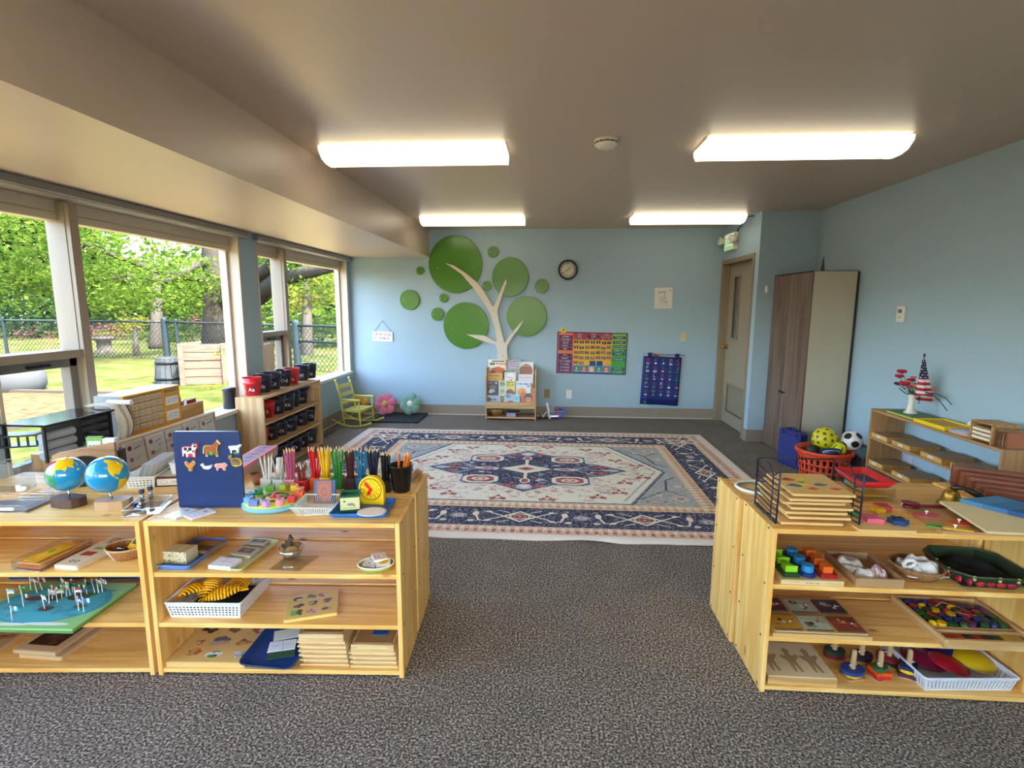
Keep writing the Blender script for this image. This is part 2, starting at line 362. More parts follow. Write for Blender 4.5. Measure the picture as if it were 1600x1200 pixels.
def window(n, y0, y1, mull=.53, low=True):
    X1, X0 = XL, XL - .15; g = X0 + .035; t = .045
    mb = MB()
    mb.box(X0, X1 + .004, y0, y0 + .02, SILL, 2.035).box(X0, X1 + .004, y1 - .02, y1, SILL, 2.035)
    mb.box(X0, X1 + .004, y0, y1, 2.015, 2.035)
    mb.box(X0, X0 + .06, y0 + .02, y0 + .05, SILL, 2.0).box(X0, X0 + .06, y1 - .05, y1 - .02, SILL, 2.0)
    w = struct('window_%d' % n, mb, FRAMEL, bev=.002)
    ym = y0 + mull
    part('sill', MB().box(X0 - .03, X1 + .03, y0 - .01, y1 + .01, SILL - .02, SILL + .012), TRIMW, w, bev=.003)
    part('mullion', MB().box(X0 + .01, X1 - .005, ym - .028, ym + .028, SILL, 2.0).box(X0 + .005, X1 - .03, ym - .032, ym - .028, SILL, 2.0), FRAME, w, bev=.002)
    part('head_rail', MB().box(X0 + .01, X0 + .08, y0 + .02, y1 - .02, 1.90, 1.945).box(X0 + .03, X0 + .075, y0 + .02, y1 - .02, 1.945, 2.015), FRAMEL, w, bev=.006)
    part('transom', MB().box(X0 + .01, X1 - .012, y0 + .02, ym - .028, 1.155, 1.2), FRAME, w, bev=.003)
    s = MB(); a, b, c, d = y0 + .02, ym - .028, SILL + .012, 1.155
    s.box(g, g + .06, a, b, c, c + .05).box(g, g + .06, a, b, d - .05, d).box(g, g + .06, a, a + .05, c, d).box(g, g + .06, b - .05, b, c, d)
    sa = part('sash', s, mat('77716a', .4), w, bev=.003)
    part('latch', MB().box(g + .06, g + .08, (a + b) / 2 - .06, (a + b) / 2 + .06, d - .035, d - .02), BLACK, sa)
    G = glass('f6faf8', .0, key='window glass')
    part('pane', MB().box(g + .02, g + .024, a + .05, b - .05, c + .05, d - .05), G, sa)
    part('pane', MB().box(g, g + .004, y0 + .05, ym - .028, 1.2, 1.9), G, w)
    part('pane', MB().box(g, g + .004, ym + .028, y1 - .05, SILL + .012, 1.9), G, w)
for i, (a, b) in enumerate(WIN): window(i + 1, a, b)
TR = mat('8e8c88', .35, .3)
for i, (a, b) in enumerate(((2.05, 4.45), (4.6, 6.83))):
    struct('trim_%d' % (i + 2), MB().box(XL, XL + .045, a, b, ZS - .038, ZS - .002).box(XL + .012, XL + .05, a, b, ZS - .056, ZS - .038), TR, bev=.002)
    struct('trim_%d' % (i + 4), MB().box(XL + .05, XL + .053, a, b, ZS - .05, ZS - .045), TRIMW)

# door in the closet side
TAN = mat('8c7d66', .45); TAND = mat('9a8d78', .5)
mb = MB().box(BX - .012, BX + .13, DY0 - .05, DY0, 0, DZ + .05).box(BX - .012, BX + .13, DY1, DY1 + .05, 0, DZ + .05).box(BX - .012, BX + .13, DY0, DY1, DZ, DZ + .05)
mb.box(BX + .06, BX + .075, DY1 - .015, DY1, 0, DZ).box(BX + .06, BX + .075, DY0, DY0 + .015, 0, DZ)
d = struct('door_1', mb, TAN, bev=.003)
L0, L1, LX = DY0 + .004, DY1 - .004, BX + .075
wy0, wy1, wz0, wz1 = 6.42, 6.58, 1.08, 1.80
vy0, vy1, vz0, vz1 = 6.05, 6.62, .17, .50
mb = MB()
for q in ((L0, vy0, 0, 1), (vy1, L1, 0, 1)): pass
mb.box(LX, LX + .04, L0, L1, .01, vz0).box(LX, LX + .04, L0, vy0, vz0, vz1).box(LX, LX + .04, vy1, L1, vz0, vz1).box(LX, LX + .04, L0, L1, vz1, wz0)
mb.box(LX, LX + .04, L0, wy0, wz0, wz1).box(LX, LX + .04, wy1, L1, wz0, wz1).box(LX, LX + .04, L0, L1, wz1, DZ - .004)
lf = part('door_leaf', mb, TAND, d)
mb = MB()
for a, b, c, e in ((wy0 - .02, wy1 + .02, wz0 - .02, wz0), (wy0 - .02, wy1 + .02, wz1, wz1 + .02), (wy0 - .02, wy0, wz0, wz1), (wy1, wy1 + .02, wz0, wz1)): mb.box(LX - .01, LX + .01, a, b, c, e)
part('glazing_frame', mb, TAN, lf); part('pane', MB().box(LX + .015, LX + .02, wy0, wy1, wz0, wz1), mat('6e7470', .15), lf)
mb = MB()
for a, b, c, e in ((vy0 - .02, vy1 + .02, vz0 - .02, vz0), (vy0 - .02, vy1 + .02, vz1, vz1 + .02), (vy0 - .02, vy0, vz0, vz1), (vy1, vy1 + .02, vz0, vz1)): mb.box(LX - .01, LX + .01, a, b, c, e)
part('vent_frame', mb, TAN, lf)
for k in range(14):
    z = vz0 + .012 + k * .0235
    part('slat', MB().add([(LX - .002, vy0, z), (LX + .02, vy0, z + .022), (LX + .02, vy1, z + .022), (LX - .002, vy1, z), (LX, vy0, z - .002), (LX + .022, vy0, z + .02), (LX + .022, vy1, z + .02), (LX, vy1, z - .002)], [(0, 1, 2, 3), (7, 6, 5, 4), (0, 3, 7, 4), (1, 5, 6, 2)]), TAND, lf)
kn = part('handle', MB().lathe([(.001, 0), (.03, .0), (.032, .006), (.012, .01), (.012, .035), (.026, .045), (.03, .06), (.02, .072), (.001, .074)], 16, mat=Matrix.Translation((LX, 6.73, .96)) @ Matrix.Rotation(-PI / 2, 4, 'Y')), BRASS, lf)

# ---------------------------------------------------------------- outside
G0 = -.15
GRASS = mat(out('8e9a50'), .9, bump=1, bs=30, var=.01)
_n = GRASS.node_tree; _b = _n.nodes['Principled BSDF']; _tc = _n.nodes.new('ShaderNodeTexCoord'); _a = _n.nodes.new('ShaderNodeTexNoise'); _a.inputs['Scale'].default_value = 1.3; _a.inputs['Detail'].default_value = 9; _a.inputs['Roughness'].default_value = .75
_r = _n.nodes.new('ShaderNodeValToRGB'); _n.links.new(_tc.outputs['Object'], _a.inputs[0]); _n.links.new(_a.outputs[0], _r.inputs[0]); _n.links.new(_r.outputs[0], _b.inputs['Base Color'])
_e = _r.color_ramp.elements; _e[0].position = .36; _e[0].color = srgb(out('6f8434')); _e[1].position = .62; _e[1].color = srgb(out('c9b878')); _x = _e.new(.48); _x.color = srgb(out('93a24c'))
struct('ground_lawn', MB().box(-60, XL - .18, -30, 60, G0 - .2, G0).box(XL - .18, 40, -30, YF - .2, G0 - .2, G0), GRASS)
CH = mat(out('cc9a6c'), .9, bump=1, bs=9, var=.6)
struct('ground_bounce_strip', MB().box(-4.7, XL - .18, -6, 12, G0, G0 + .03), mat('b39c68', .8, bump=.3, bs=30))  # unseen pale strip, added to bounce daylight up onto the soffit
struct('ground_wood_chips', MB().box(-40, -6.9, -6, 8.7, G0, G0 + .02), CH)
struct('kerb_timber', MB().box(-40, -6.8, 8.7, 8.8, G0, G0 + .07).box(-6.9, -6.8, -6, 8.7, G0, G0 + .07), mat(out('a89c8c'), .8))
def leafmats(c1, c2, tr=.35):
    o = []
    for c in (c1, c2):
        m = bpy.data.materials.new('leaf'); m.use_nodes = True; N = m.node_tree.nodes; L = m.node_tree.links; N.clear()
        u = N.new('ShaderNodeOutputMaterial'); a = N.new('ShaderNodeBsdfDiffuse'); t = N.new('ShaderNodeBsdfTranslucent'); x = N.new('ShaderNodeMixShader')
        a.inputs[0].default_value = srgb(out(c)); t.inputs[0].default_value = srgb(out(c, .28)); x.inputs[0].default_value = tr
        L.new(a.outputs[0], x.inputs[1]); L.new(t.outputs[0], x.inputs[2]); L.new(x.outputs[0], u.inputs[0]); o.append(m)
    return o
def leaves(blobs, dens, size, seed=1, flat=.5):
    r = np.random.RandomState(seed); V = []; F = []; Mi = []
    for (px, py, Y, rx, ry) in blobs:
        c = np.array(aty(px, py, Y)); dist = np.linalg.norm(c - np.array([0, 0, CAM_H])); ax, az = rx * dist / CAM_F, ry * dist / CAM_F
        nt_ = int(dens * rx * ry / 100); nc = max(4, nt_ // 14)
        d = r.normal(size=(nc, 3)); d /= np.linalg.norm(d, axis=1)[:, None]; cc = c + d * (r.rand(nc, 1) ** .4) * np.array([ax, ax * .8, az])
        for k in range(nt_):
            q = cc[r.randint(nc)] + r.normal(size=3) * size * np.array([2.2, 2.2, 1.0])
            a = r.normal(size=3) * np.array([1, 1, flat]); a /= np.linalg.norm(a); b = np.cross(a, r.normal(size=3)); b /= np.linalg.norm(b)
            a *= size * r.uniform(.5, 1); b *= size * r.uniform(.25, .5); i = len(V)
            V += [tuple(q - a), tuple(q + b), tuple(q + a), tuple(q - b)]; F.append((i, i + 1, i + 2, i + 3)); Mi.append(int(r.rand() < .4))
    mb = MB(); mb.v = V; mb.f = F; mb.m = Mi; mb.s = [False] * len(F); return mb
BARK = mat(out('8c8478'), .9, bump=1, bs=12, var=.3)
GR1 = leafmats('8fbf45', 'b7d45e'); GR2 = leafmats('5f8f3c', '86ad4c'); GR3 = leafmats('c6cf52', 'dfd968'); GRD = leafmats('4c7040', '6f9152'); PK = leafmats('d79a98', 'b8707a')
def tree(name, label, trunk, blobs, dens, size, mats, seed=1, cat='tree', branches=()):
    b0 = Vector(trunk[0][0]) if trunk else aty(blobs[0][0], 560, blobs[0][2])
    t = thing(name, label, cat, (b0.x, b0.y, G0)); I = Matrix.Translation((-b0.x, -b0.y, -G0))
    mb = leaves(blobs, dens, size, seed); mb.v = [(x - b0.x, y - b0.y, z - G0) for x, y, z in mb.v]
    part('foliage', mb, mats, t, kind='stuff')
    if trunk:
        q = [(Vector(p) - Vector((b0.x, b0.y, G0)), r) for p, r in trunk]
        part('trunk', MB().tube([p for p, r in q], 1, 12, rs=[r for p, r in q]), BARK, t)
    for br in branches:
        q = [(Vector(p) - Vector((b0.x, b0.y, G0)), r) for p, r in br]
        part('branch', MB().tube([p for p, r in q], 1, 8, rs=[r for p, r in q]), BARK, t)
    return t
TP = at(337, 548, G0)
def tp(px, py, dy=0): return tuple(aty(px, py, TP.y + dy))
trk = [((TP.x, TP.y, G0), .5), (tp(337, 500), .4), (tp(334, 420), .36), (tp(332, 330), .34), (tp(333, 200), .28), (tp(336, 60), .18)]
tree('shade_tree', 'large grey-barked tree just beyond the chain-link fence with long boughs', trk,
     [(60, 385, 13, 100, 55), (40, 330, 12, 90, 45), (150, 430, 14, 70, 45), (200, 440, 15, 80, 28), (265, 445, 16, 60, 40), (310, 440, 17, 40, 35),
      (160, 340, 13, 26, 22), (90, 450, 13, 60, 30), (420, 375, 15, 40, 30), (480, 400, 15, 50, 26), (500, 445, 15, 40, 22), (20, 440, 13, 50, 40), (215, 470, 15, 30, 10)],
     30, .10, GR1, 3,
     branches=[[(tp(400, 466, -1), .3), (tp(432, 440, -2), .26), (tp(470, 428, -3), .2), (tp(520, 418, -4), .12), (tp(560, 402, -4), .05)],
               [(tp(395, 438, -1), .26), (tp(420, 420, -2), .24), (tp(437, 400, -3), .2), (tp(460, 375, -3), .14), (tp(500, 350, -3), .06)],
               [(tp(333, 470), .3), (tp(365, 470), .3), (tp(400, 466, -1), .3)], [(tp(333, 455), .26), (tp(365, 446), .26), (tp(395, 438, -1), .26)],
               [(tp(333, 440), .14), (tp(250, 425, -2), .09), (tp(180, 400, -3), .06), (tp(110, 372, -4), .03)],
               [(tp(333, 400), .12), (tp(260, 440, -2), .08), (tp(200, 430, -3), .05), (tp(120, 445, -4), .03)]])
tree('maple_tree', 'bright green leafy tree filling the view behind the fence', [(tuple(at(245, 545, G0)), .25), (tuple(aty(245, 430, 22)), .15)],
     [(240, 410, 24, 55, 42), (290, 440, 24, 45, 40), (200, 460, 25, 50, 22), (250, 465, 24, 60, 22), (170, 470, 25, 40, 22), (430, 480, 22, 60, 40), (500, 480, 22, 60, 40), (350, 450, 26, 40, 50)], 26, .2, GR1, 5)
tree('yellow_green_tree', 'yellow-green tree lit by the sun at the right-hand window', [(tuple(at(480, 560, G0 - .1)), .2), (tuple(aty(480, 440, 20)), .12)],
     [(490, 455, 19, 30, 22), (465, 470, 19, 25, 18), (520, 445, 19, 30, 25), (245, 385, 26, 30, 18)], 26, .16, GR3, 8)
tree('evergreen_tree', 'dark green conifer hedge behind the left end of the fence', None,
     [(20, 500, 24, 60, 40), (60, 520, 24, 40, 35), (0, 470, 26, 80, 25), (120, 480, 26, 40, 25), (270, 480, 27, 30, 22), (110, 545, 24, 40, 15)], 30, .2, GRD, 11, 'hedge')
tree('pink_shrub', 'pink-blossomed shrub behind the fence left of the small palm-like tree', None, [(165, 520, 23, 26, 20), (60, 530, 23, 26, 16), (195, 515, 23, 16, 12)], 40, .13, PK, 12, 'shrub')
tree('pink_shrub', 'pink-blossomed shrub behind the fence beside the thick tree trunk', None, [(312, 520, 23, 14, 20), (300, 500, 23, 10, 10)], 40, .12, PK, 13, 'shrub')
tree('green_shrub', 'dense green shrub behind the fence to the right of the small tree', None, [(250, 530, 22, 26, 26), (280, 520, 22, 30, 34), (225, 545, 22, 22, 14), (205, 552, 22, 20, 8), (150, 552, 22, 30, 8)], 40, .14, GR2, 14, 'shrub')
tree('green_shrub', 'tall green shrubs behind the gate in the right-hand window', None, [(430, 520, 20, 30, 26), (490, 525, 20, 36, 26), (530, 520, 20, 26, 30)], 40, .14, GR2, 15, 'shrub')
tree('small_tree', 'small orange-green tree with a thin trunk behind the fence', [(tuple(at(214, 556, G0)), .09), (tuple(aty(211, 512, 20)), .06)], [(212, 503, 20, 24, 10), (200, 512, 20, 14, 8)], 60, .12, GR3, 16)
tree('woody_vine', 'thin leafy stems growing in front of the timber planter', None, [(345, 560, 9, 10, 28), (352, 590, 9, 10, 20), (340, 605, 8.6, 22, 8)], 22, .03, GR3, 17, 'plant')
tree('background_trees', 'mixed green trees massed far behind the fence and the house', None,
     [(-10, 400, 33, 70, 80), (70, 400, 33, 60, 70), (130, 440, 33, 55, 55), (60, 350, 34, 60, 40), (150, 400, 34, 26, 40), (215, 440, 34, 30, 26), (300, 450, 34, 50, 50), (370, 440, 34, 50, 60), (430, 440, 32, 50, 50), (500, 440, 32, 60, 60), (560, 440, 32, 40, 60)], 44, .36, GR2, 21)
tree('background_hedge', 'dark green hedge band along the far side of the lawn', None,
     [(0, 530, 30, 60, 40), (90, 530, 30, 60, 36), (180, 530, 30, 60, 32), (270, 530, 30, 60, 36), (350, 530, 30, 60, 36), (430, 530, 30, 60, 36), (510, 530, 30, 60, 36)], 24, .28, GRD, 22, 'hedge')
# chain link fence
FP = [at(12, 556, G0), at(262, 562, G0), at(466, 578, G0)]; FP.append(FP[2] + (FP[2] - FP[1]).normalized() * 9); FP.insert(0, FP[0] - (FP[1] - FP[0]))
FH = aty(262, 503, FP[2].y).z - G0
GALV = mat(out('7d8a8c'), .45, .6); fe = thing('chain_link_fence', 'grey chain-link fence with top rail behind the lawn', 'fence', FP[0])
mb = MB(); rail = []
for a, b in zip(FP, FP[1:]):
    Lg = (b - a).length; dv = (b - a) / Lg; n = int(Lg / .14)
    for k in range(-int(FH / .14), n):
        for sg in (0, 1):
            s0, s1 = k * .14, k * .14 + FH
            z0, z1 = 0, FH
            if s0 < 0: z0 = -s0; s0 = 0
            if s1 > Lg: z1 = FH - (s1 - Lg); s1 = Lg
            if s1 <= s0: continue
            if sg: z0, z1 = FH - z0, FH - z1
            p, q = a + dv * s0 - FP[0], a + dv * s1 - FP[0]
            mb.tube([(p.x, p.y, z0), (q.x, q.y, z1)], .006, 3)
    rail.append((a - FP[0], b - FP[0]))
part('chain_link', mb, GALV, fe, kind='stuff')
for a, b in rail: part('rail', MB().tube([a + Vector((0, 0, FH)), b + Vector((0, 0, FH))], .03, 8), GALV, fe)
part('rail', MB().tube([FP[3] - FP[0] + Vector((0, 0, .72)), FP[4] - FP[0] + Vector((0, 0, .72))], .03, 8), GALV, fe)
for p in FP[1:4] + [FP[2] + (FP[3] - FP[2]).normalized() * .55, FP[3] - (FP[3] - FP[2]).normalized() * .3]:
    q = p - FP[0]; r_ = .09 if p in (FP[2], FP[3]) else .045
    part('post', MB().cyl(q, r_, 0, FH + .06, 10).sphere((q.x, q.y, FH + .06), r_, 10, 6), mat(out('6a8089'), .5, .3), fe)
# barrel and timber planter
bp_ = at(266, 598, G0)
b = thing('barrel_planter', 'weathered grey upturned barrel beside the timber planter', 'barrel', bp_)
S_ = 13.2 / CAM_F
for k in range(16):
    a0, a1 = 2 * PI * k / 16 + .02, 2 * PI * (k + 1) / 16 - .02; V = []
    for z, r_ in ((0, 16.5), (16, 15.5), (33, 13.5)):
        for rr in (r_, r_ - 1.5):
            for a in (a0, a1): V.append((rr * S_ * math.cos(a), rr * S_ * math.sin(a), z * S_))
    part('stave', MB().add(V, [(0, 1, 5, 4), (4, 5, 9, 8), (1, 3, 7, 5), (5, 7, 11, 9), (0, 4, 6, 2), (4, 8, 10, 6), (8, 9, 11, 10), (3, 2, 6, 7), (7, 6, 10, 11)]), mat(out('98a0a6'), .8, var=.15, bs=5), b)
for z, r_ in ((5, 16.4), (25, 14.7)): part('hoop', MB().lathe([(r_ * S_ + .006, z * S_), (r_ * S_ + .004, (z + 3) * S_)], 24, cap=False), mat(out('5c6468'), .5, .6), b, sol=.006)
part('lid', MB().cyl((0, 0), 13.2 * S_, 31.5 * S_, 32.2 * S_, 24), mat(out('8e969a'), .8), b)
a, b_ = at(287, 602, G0), at(362, 600, G0); PLW = wood('5f4a3b', '48362b', 0, .4, .8, .85, '2a1c14')
ang = math.atan2((b_ - a).y, (b_ - a).x); bx = thing('planter_box', 'weathered timber planter box of stacked planks on the lawn', 'planter', a, ang)
Wd = (b_ - a).length + .6; S_ = 12.9 / CAM_F
for k in range(5):
    z = k * 10.4 * S_; part('plank', MB().box(0, Wd, rnd.uniform(-.01, .01), .04, z + .005, z + 10 * S_), PLW, bx, bev=.005)
    part('plank', MB().box(-.04, 0, 0, 1.2, z + .005, z + 10 * S_), PLW, bx, bev=.005)
for x in (-.045, Wd * .5): part('post', MB().box(x, x + .09, -.05, .0, 0, 53 * S_), PLW, bx, bev=.005)
part('soil', MB().box(0, Wd, .04, 1.2, 0, 48 * S_), mat(out('6b5a48'), 1, bump=1, bs=20), bx)
# white rock and pale house beyond
single('boulder', MB().sphere((0, 0, .2), .55, 14, 9, sc=(1.2, .9, .8)), mat(out('9aa0a4'), .9, bump=.6, bs=5), 'pale grey boulder on the lawn seen through the low left window sash', 'rock', at(14, 610, G0))
h = aty(212, 478, 38); ho = thing('house', 'distant pale house with a beige hipped roof half hidden by trees', 'house', (h.x, h.y, G0))
part('wall', MB().box(-4.5, 4.5, 0, 7, 0, 2.2), mat(out('cfc4b4'), .8), ho)
part('roof', MB().add([(-5.5, -.6, 2.1), (5.5, -.6, 2.1), (5.5, 7.6, 2.1), (-5.5, 7.6, 2.1), (-1, 3, 4.2), (1, 3, 4.2)], [(0, 1, 5, 4), (1, 2, 5), (2, 3, 4, 5), (3, 0, 4), (0, 3, 2, 1)]), mat(out('d8c3a6'), .8), ho)
for x in (-3, 0, 3): part('window', MB().box(x - .6, x + .6, -.03, .02, .8, 1.8), mat(out('5e6a70'), .2), ho)
rb = at(165, 562, G0); single('stone_pedestal', MB().lathe([(.28, 0), (.28, .1), (.2, .14), (.2, .42), (.3, .48), (.3, .55), (.01, .56)], 14), mat(out('bdb5a8'), .9, bump=.4, bs=9), 'pale stone pedestal among the shrubs behind the fence', 'pedestal', (rb.x * 1.12, rb.y * 1.12, G0))
# ================================================================ ceiling and walls
def lens_mat(s):
    m = bpy.data.materials.new('lamp lens'); m.use_nodes = True; N = m.node_tree.nodes; L = m.node_tree.links; b = N['Principled BSDF']
    b.inputs['Base Color'].default_value = srgb('f4f0e2'); b.inputs['Roughness'].default_value = .4
    b.inputs['Emission Color'].default_value = srgb('fff3d6'); b.inputs['Emission Strength'].default_value = s; return m
LENS = lens_mat(LAMP); HOUS = mat('efece2', .4)
def fixture(x0, x1, y0, label, w=.30, lens=LENS):
    t = thing('ceiling_light', label, 'ceiling light', ((x0 + x1) / 2, y0 + w / 2, ZC), 0, 'fluorescent ceiling lights'); h = (x1 - x0) / 2
    part('housing', MB().box(-h, h, -w / 2 + .02, w / 2 - .02, -.03, 0), HOUS, t)
    prof = [(-w / 2, -.012), (-w / 2 + .004, -.04), (-w / 2 + .05, -.078), (-.04, -.092), (.04, -.092), (w / 2 - .05, -.078), (w / 2 - .004, -.04), (w / 2, -.012)]
    n = len(prof); V = [(-h + .012, y, z) for y, z in prof] + [(h - .012, y, z) for y, z in prof]
    part('lens', MB().add(V, [(i, i + 1, n + i + 1, n + i) for i in range(n - 1)], 0, True), lens, t)
    for s in (-1, 1):
        V = [(s * h - s * .012, y * 1.02, z * 1.03) for y, z in prof] + [(s * h, y * 1.02, z * 1.03) for y, z in prof]
        part('end_cap', MB().add(V, [tuple(range(n)), tuple(range(2 * n - 1, n - 1, -1))] + [(i, n + i, n + i + 1, i + 1) for i in range(n - 1)] + [(n - 1, 2 * n - 1, n, 0)]), mat('f6f0de', .4, emit=.25), t)
    return t
fixture(-1.40, -.262, 3.255, 'fluorescent wrap light near the soffit, nearer of the two on the left')
fixture(.90, 2.03, 3.235, 'fluorescent wrap light on the right side of the ceiling, nearer one')
fixture(-1.40, -.262, 5.78, 'fluorescent wrap light close to the back wall above the wall tree')
fixture(.885, 2.05, 5.77, 'fluorescent wrap light near the back wall with a black conduit at its end')
for x in (-1.4, .9):
    for y in (.73, -1.8): fixture(x, x + 1.13, y, 'fluorescent wrap light on the ceiling behind the viewer, out of the photo')
sm = at(947, 224, ZC - .02)
t = thing('smoke_detector', 'round white smoke detector on the ceiling between the two near lights', 'smoke detector', (sm.x, sm.y, ZC))
part('base', MB().lathe([(.068, 0), (.068, -.014), (.06, -.016)], 28), mat('d8d2c4', .5), t)
part('cover', MB().lathe([(.064, -.022), (.066, -.032), (.05, -.045), (.001, -.05)], 28), mat('e2dccd', .45), t)
for k in range(12):
    a = k * PI / 6; part('slot', MB().cbox(.062, 0, -.019, .006, .022, .006, mat=Matrix.Rotation(a, 4, 'Z')), BLACK, t)

# tree of round panels on the back wall
Yw = YB
S = lambda px: px * 6.95 / CAM_F
GREEN = mat('427c08', .2, spec=.55)
discs = [(711.5, 413, 41, 43, 'largest green disc of the wall tree, upper left, pierced by the long branch'), (728, 509, 35, 35.5, 'large green disc of the wall tree, lower left behind the short branch'),
         (797.5, 433, 27.5, 29, 'green disc of the wall tree behind the upright fork, upper right'), (823, 494.5, 30.5, 30.5, 'green disc of the wall tree at the lower right branch'),
         (640, 468.5, 15.2, 15.5, 'medium green disc far left of the wall tree'), (656.5, 423, 6, 6, 'small green disc upper left, nearest the soffit'), (770.5, 393.5, 8.2, 8.4, 'small green disc at the very top right of the largest disc'),
         (761, 446.5, 6.8, 7.2, 'small green disc between the largest disc and the upright fork'), (846.5, 447, 10.2, 10.6, 'small green disc at the far right of the wall tree'),
         (693, 465.5, 6.6, 6.8, 'small green disc just below the largest disc'), (683.5, 491, 9.8, 10, 'small green disc touching the lower left large disc')]
for (px, py, rx, ry, lb) in discs:
    c = aty(px, py, Yw - .02); r_ = S(ry); t = thing('wall_disc', lb, 'wall decoration', (c.x, Yw, c.z), 0, 'green discs of the wall tree')
    part('disc', MB().lathe([(.001, 0), (r_, 0), (r_, .02), (r_ - .004, .024), (.001, .024)], 48 if r_ > .1 else 28, sx=rx / ry * 1.0, mat=Matrix.Rotation(PI / 2, 4, 'X'), sm=False), GREEN, t)
    for sx in (-1, 1):
        q = part('screw', MB().sphere((sx * r_ * .64, -.024, -.03 * r_ * 4 if r_ > .2 else 0), .006, 8, 5), mat('d9d5cc', .3, .5), t)
def wp(pts): return [(aty(x, y, Yw - .03)) for x, y in pts]
trunkpts = [(777, 562), (777.5, 548), (774, 538), (752, 532), (729, 522.5), (756, 524), (774, 533), (776.5, 532), (773, 510), (765, 488), (757, 475), (740, 450), (722, 429), (708, 419), (695.5, 411), (709, 415), (728, 427), (745, 441),
            (757, 457), (768, 476), (771, 479.5), (776, 470), (784, 450), (790.5, 436), (792, 441), (787, 455), (780, 477), (777, 487), (779, 500), (784, 520), (788, 536), (800, 520), (812, 506), (819, 499), (811, 513), (800, 528), (792.5, 540), (792, 548), (794, 562)]
q = wp(trunkpts); c0 = q[0]
t = thing('wall_tree_trunk', 'cream wooden tree trunk with four branches mounted on the blue wall', 'wall decoration', (c0.x, Yw, c0.z - .1))
import mathutils
pts2 = [(p.x - c0.x, p.z - c0.z + .1) for p in q]
tri = mathutils.geometry.tessellate_polygon([[Vector((x, z, 0)) for x, z in pts2]]); n = len(pts2)
V = [(x, -.045, z) for x, z in pts2] + [(x, -.001, z) for x, z in pts2]
part('panel', MB().add(V, [tuple(f) for f in tri] + [(i, (i + 1) % n, n + (i + 1) % n, n + i) for i in range(n)]), mat('d8cdbb', .45), t)
for px, py in ((771, 485), (749, 528.5), (802, 519), (786, 556), (703, 415)):
    c = aty(px, py, Yw - .05); part('screw', MB().sphere((c.x - c0.x, -.046, c.z - c0.z + .1), .008, 8, 5), mat('b7ab98', .4), t)

# clock
c = aty(887.5, 421.5, Yw - .02); t = thing('wall_clock', 'round black-rimmed wall clock with white face', 'clock', (c.x, Yw, c.z)); RX = Matrix.Rotation(PI / 2, 4, 'X')
part('rim', MB().lathe([(.122, 0), (.126, .03), (.118, .042), (.108, .036), (.106, .02)], 40, mat=RX, cap=False), mat('0c0c0e', .3), t)
im = Img(260, 260, 'e2dccd')
for k in range(12):
    a = k * PI / 6 - PI / 2; s_ = str(k if k else 12); x, y = 130 + 98 * math.cos(a), 130 + 98 * math.sin(a); im.text(x, y - 10, s_, 3, '1a1a1a', True)
for k in range(60): a = k * PI / 30; im.line(130 + 118 * math.cos(a), 130 + 118 * math.sin(a), 130 + 124 * math.cos(a), 130 + 124 * math.sin(a), 2, '222222')
part('dial', MB().lathe([(.001, 0), (.108, 0), (.108, .014), (.001, .014)], 40, mat=RX), printed(im, 'xz', .3), t)
def hand(L, w, a, y=-.02): return MB().box(-w / 2, w / 2, y - .002, y, -.02, L, mat=Matrix.Rotation(a, 4, 'Y'))
part('hour_hand', hand(.05, .006, R(50)), BLACK, t); part('minute_hand', hand(.085, .004, R(238), -.023), BLACK, t); part('second_hand', hand(.09, .0015, R(350), -.026), mat('a03030', .4), t)
part('cover_glass', MB().lathe([(.001, .03), (.106, .028)], 40, mat=RX), glass('ffffff', .02), t)

def flat(name, label, cat, x0, x1, z0, z1, im, y=YB - .002, th=.004, mats=None, rot=0, ax='xz', rough=.5, coat=0):
    o = link(name, None, None, ((x0 + x1) / 2, y, (z0 + z1) / 2)); tag(o, label, cat)
    w, h = (x1 - x0) / 2, (z1 - z0) / 2
    part('sheet', MB().box(-w, w, -th, 0, -h, h), printed(im, ax, rough, name, coat=coat), o); return o
# notice
im = Img(120, 160, 'ddd9d2'); im.rect(24, 30, 80, 34, '666666'); im.line(30, 30, 30, 50, 3, '777777'); im.line(70, 32, 66, 66, 3, '777777'); im.line(40, 40, 70, 48, 2, '888888')
for k in range(30): im.line(rnd.uniform(20, 95), rnd.uniform(66, 130), rnd.uniform(20, 95), rnd.uniform(66, 130), 1.3, '9a9a9a', .8)
im.rect(100, 16, 110, 26, '888888'); im.rect(20, 136, 96, 139, 'aaaaaa')
a, b_ = aty(1023.5, 449.5, YB), aty(1049.5, 482.5, YB)
o = flat('paper_notice', 'white paper sheet with a grey line drawing taped to the wall', 'paper', a.x, b_.x, b_.z, a.z, im); o.rotation_euler = (0, R(-1), 0)
# calendar
w_, h_ = 440, 270; im = Img(w_, h_, '3a2040'); im.rect(6, 6, 104, 264, 'b8355a'); im.rect(6, 6, 104, 120, 'd8503c'); im.rect(6, 118, 104, 150, 'e06a3c')
im.text(12, 10, 'MONTHS OF THE', 1, 'f0e0c0')
ms = ['JANUARY', 'FEBRUARY', 'MARCH', 'APRIL', 'MAY', '', 'JULY', 'AUGUST', 'SEPTEMBER', 'OCTOBER', 'NOVEMBER', 'DECEMBER']
for k, m_ in enumerate(ms):
    if m_: im.rect(12, 22 + k * 20, 96, 39 + k * 20, '28254a'); im.text(54, 26 + k * 20, m_, 1.35, 'e8e8f0', True)
im.rect(104, 6, 346, 48, 'b01f3c'); im.ell(140, 24, 13, 15, '8a9a90'); im.ell(140, 24, 6, 8, '2a6a48'); im.rect(190, 18, 264, 36, '2a2040'); im.text(228, 21, 'JUNE', 1.6, 'd8d8e0', True)
